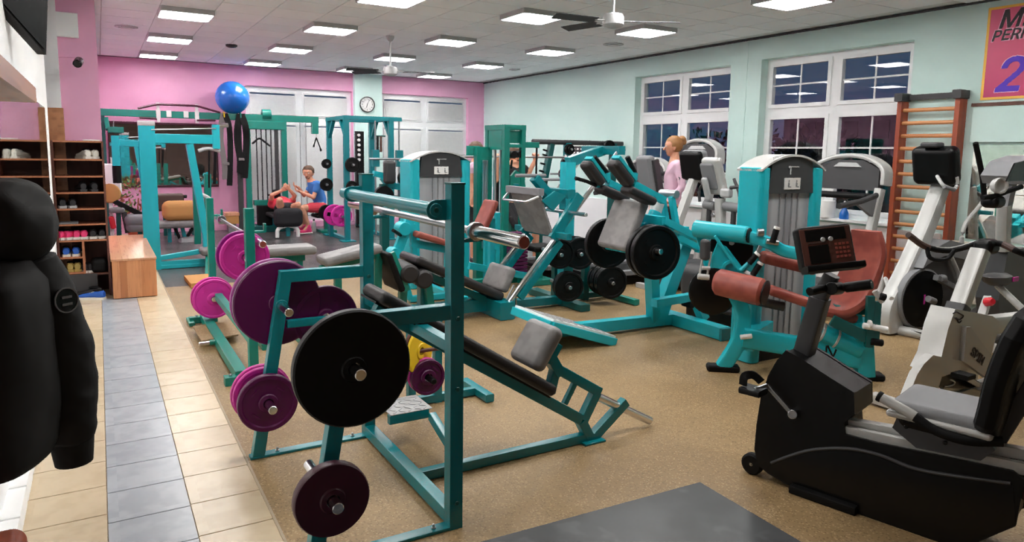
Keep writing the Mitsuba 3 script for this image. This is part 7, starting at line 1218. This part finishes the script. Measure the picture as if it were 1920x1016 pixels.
person('woman in a pink top with her hair in a bun, walking by the far window', J, f, 'shirt_pink', 'cloth_black', 'hair_blond', 'shoe_pink', leg_cover=2, hands=(f, f), bun=True, slim=.86, long_sleeve=True)
# person pressing a barbell behind the green tower
Yp = 8.75; s = lambda x, y, d=0.: PY(x, y, Yp+d); cx = A(5.1183, 8.75, 1.2683)[0]; sx_ = A(5.1166, 8.75, 1.3595)
J = dict(head=A(5.1601, 8.8, 1.5563), neck=A(5.1241, 8.75, 1.4354), chest=A(5.1271, 8.75, 1.2682), waist=A(5.1312, 8.75, 1.0391), ls=A(4.9499, 8.75, 1.3743), rs=A(5.2949, 8.75, 1.3597), le=A(4.7956, 8.67, 1.2127), re=A(5.332, 8.69, 1.285), lw=A(4.8037, 8.63, 1.4733), rw=A(5.4074, 8.63, 1.4926), lh=A(5.0641, 8.75, .8258), rh=A(5.2158, 8.75, .8142), lk=A(A(5.0214, 8.75, .7349)[0], Yp-.42, .52), rk=A(A(5.2535, 8.75, .7279)[0], Yp-.42, .52), la=A(A(5.0038, 8.75, .7354)[0], Yp-.40, .10), ra=A(A(5.2715, 8.75, .7274)[0], Yp-.40, .10))
for k in 'lr': J[k+'t'] = J[k+'a']*A(1, 1, 0)+A(0, -.12, .03)
hipz = J['lh'][2]; person('person pressing a barbell on a seat behind the green cable tower', J, unit(A(.2, -1, -.05)), 'cloth_black', 'cloth_black', 'hair_brown', 'shoe_black', leg_cover=.7, hands=(unit(A(0, -.2, 1)), unit(A(0, -.2, 1))), curl=1.2)
t = Thing('bench', 'upright bench hidden behind the green cable tower under the pressing person', 'bench'); t.p('seat', rbox(A(cx, Yp-.05, hipz-.14), (.34, .42, .07), .03), 'char_vinyl'); t.p('back', rbox(A(cx, Yp+.24, hipz+.25), (.30, .07, .66), .03), 'char_vinyl'); t.p('post', beam(A(cx, Yp, .0), A(cx, Yp, hipz-.17), .1, .1, UX), 'green_paint'); t.p('back_post', beam(A(cx, Yp+.30, .0), A(cx, Yp+.30, hipz+.3), .07, .05, UX), 'green_paint')
zb3 = A(5.4004, 8.62, 1.5231)[2]; barbell(A(cx-1.0, Yp-.14, zb3+.02), A(cx+1.15, Yp-.14, zb3+.02), 'barbell held up behind the green cable tower', sl=.36)
# standing person behind the teal weight tower
Yp = 8.9; s = lambda x, y, d=0.: PY(x, y, Yp+d); c = A(4.6437, 8.9, 1.4522); bx_ = c[0]
J = dict(head=A(bx_, Yp+.1, c[2]+.16), neck=A(bx_, Yp+.1, c[2]), chest=A(bx_, Yp+.1, c[2]-.2), waist=A(bx_, Yp+.1, c[2]-.44), ls=A(A(4.5514, 8.9, 1.377)[0], Yp, c[2]-.07), rs=A(bx_+.17, Yp+.15, c[2]-.07), le=A(4.5367, 8.9, 1.1523), re=A(bx_+.22, Yp+.15, c[2]-.35), lw=A(4.4995, 8.84, .9535), rw=A(bx_+.2, Yp+.05, c[2]-.58), lh=A(bx_-.08, Yp+.08, c[2]-.66), rh=A(bx_+.1, Yp+.1, c[2]-.66), lk=A(bx_-.08, Yp, .5), rk=A(bx_+.1, Yp+.1, .5), la=A(bx_-.08, Yp, .1), ra=A(bx_+.1, Yp+.12, .1), lt=A(bx_-.1, Yp-.13, .03), rt=A(bx_+.1, Yp, .03))
person('person standing with a bare arm hanging between the grey tower and the green side column', J, unit(A(.5, .8, 0)), 'shirt_pink', 'cloth_black', 'hair_brown', 'shoe_black', leg_cover=.8, sleeve=.2, hands=(A(0, -.1, -1), A(0, -.1, -1)))
# ------------------------------------------------------------------ outside at night
rng = np.random.default_rng(11)
def night_tree(x, y, h_, w, lab):
    t = Thing('night_tree', lab, 'tree', None); t.p('trunk', cyl(A(x, y, -1.2), A(x, y, h_*.5), .18), 'shelf_back'); L = []
    for i in range(260):
        d = unit(rng.normal(size=3)); p = A(x, y, h_*.45)+d*A(w, w, h_*.75)*rng.uniform(.5, 1); a = rng.normal(size=3); n = unit(np.cross(d, a)); s_ = np.cross(n, d); k = rng.uniform(.25, .5); L.append(np.array([p, p+d*k*.5+s_*k*.3, p+d*k, p+d*k*.5-s_*k*.3]))
    V = np.vstack(L); Fc = np.concatenate([[[4*i, 4*i+1, 4*i+2], [4*i, 4*i+2, 4*i+3]] for i in range(len(L))]); t.p('foliage', trimesh.Trimesh(V, Fc, process=False), 'hedge', kind='stuff', smooth=False)
for i, (x, y, h_, w) in enumerate(((20, 15, 2.2, 1.6), (23, 20.5, 2.6, 1.8), (28, 28, 2.6, 2.2), (21, 10.2, 1.5, 1.5))): night_tree(x, y, h_, w, f'dark leafy tree outside in the night, {("second from the right", "third from the right", "leftmost one", "rightmost one")[i]}')
for i, (x, y, w, d, h_) in enumerate(((34, 20.5, 7, 7, 4.2), (36, 13.5, 6, 6, 3.6))):
    t = Thing('far_building', f'dark apartment block far outside the near window, {("left", "right")[i]} one', 'building'); t.p('walls', box6(x, x+d, y, y+w, -1.2, h_), 'night_wall', smooth=False); t.p('roof', box6(x-.2, x+d+.2, y-.2, y+w+.2, h_, h_+.25), 'black_plastic', smooth=False)
    for a in range(4):
        for b in range(3): t.p('window', box6(x-.05, x, y+.7+a*w/4.2, y+1.5+a*w/4.2, -.2+b*1.4, .7+b*1.4), 'black_gloss', smooth=False)
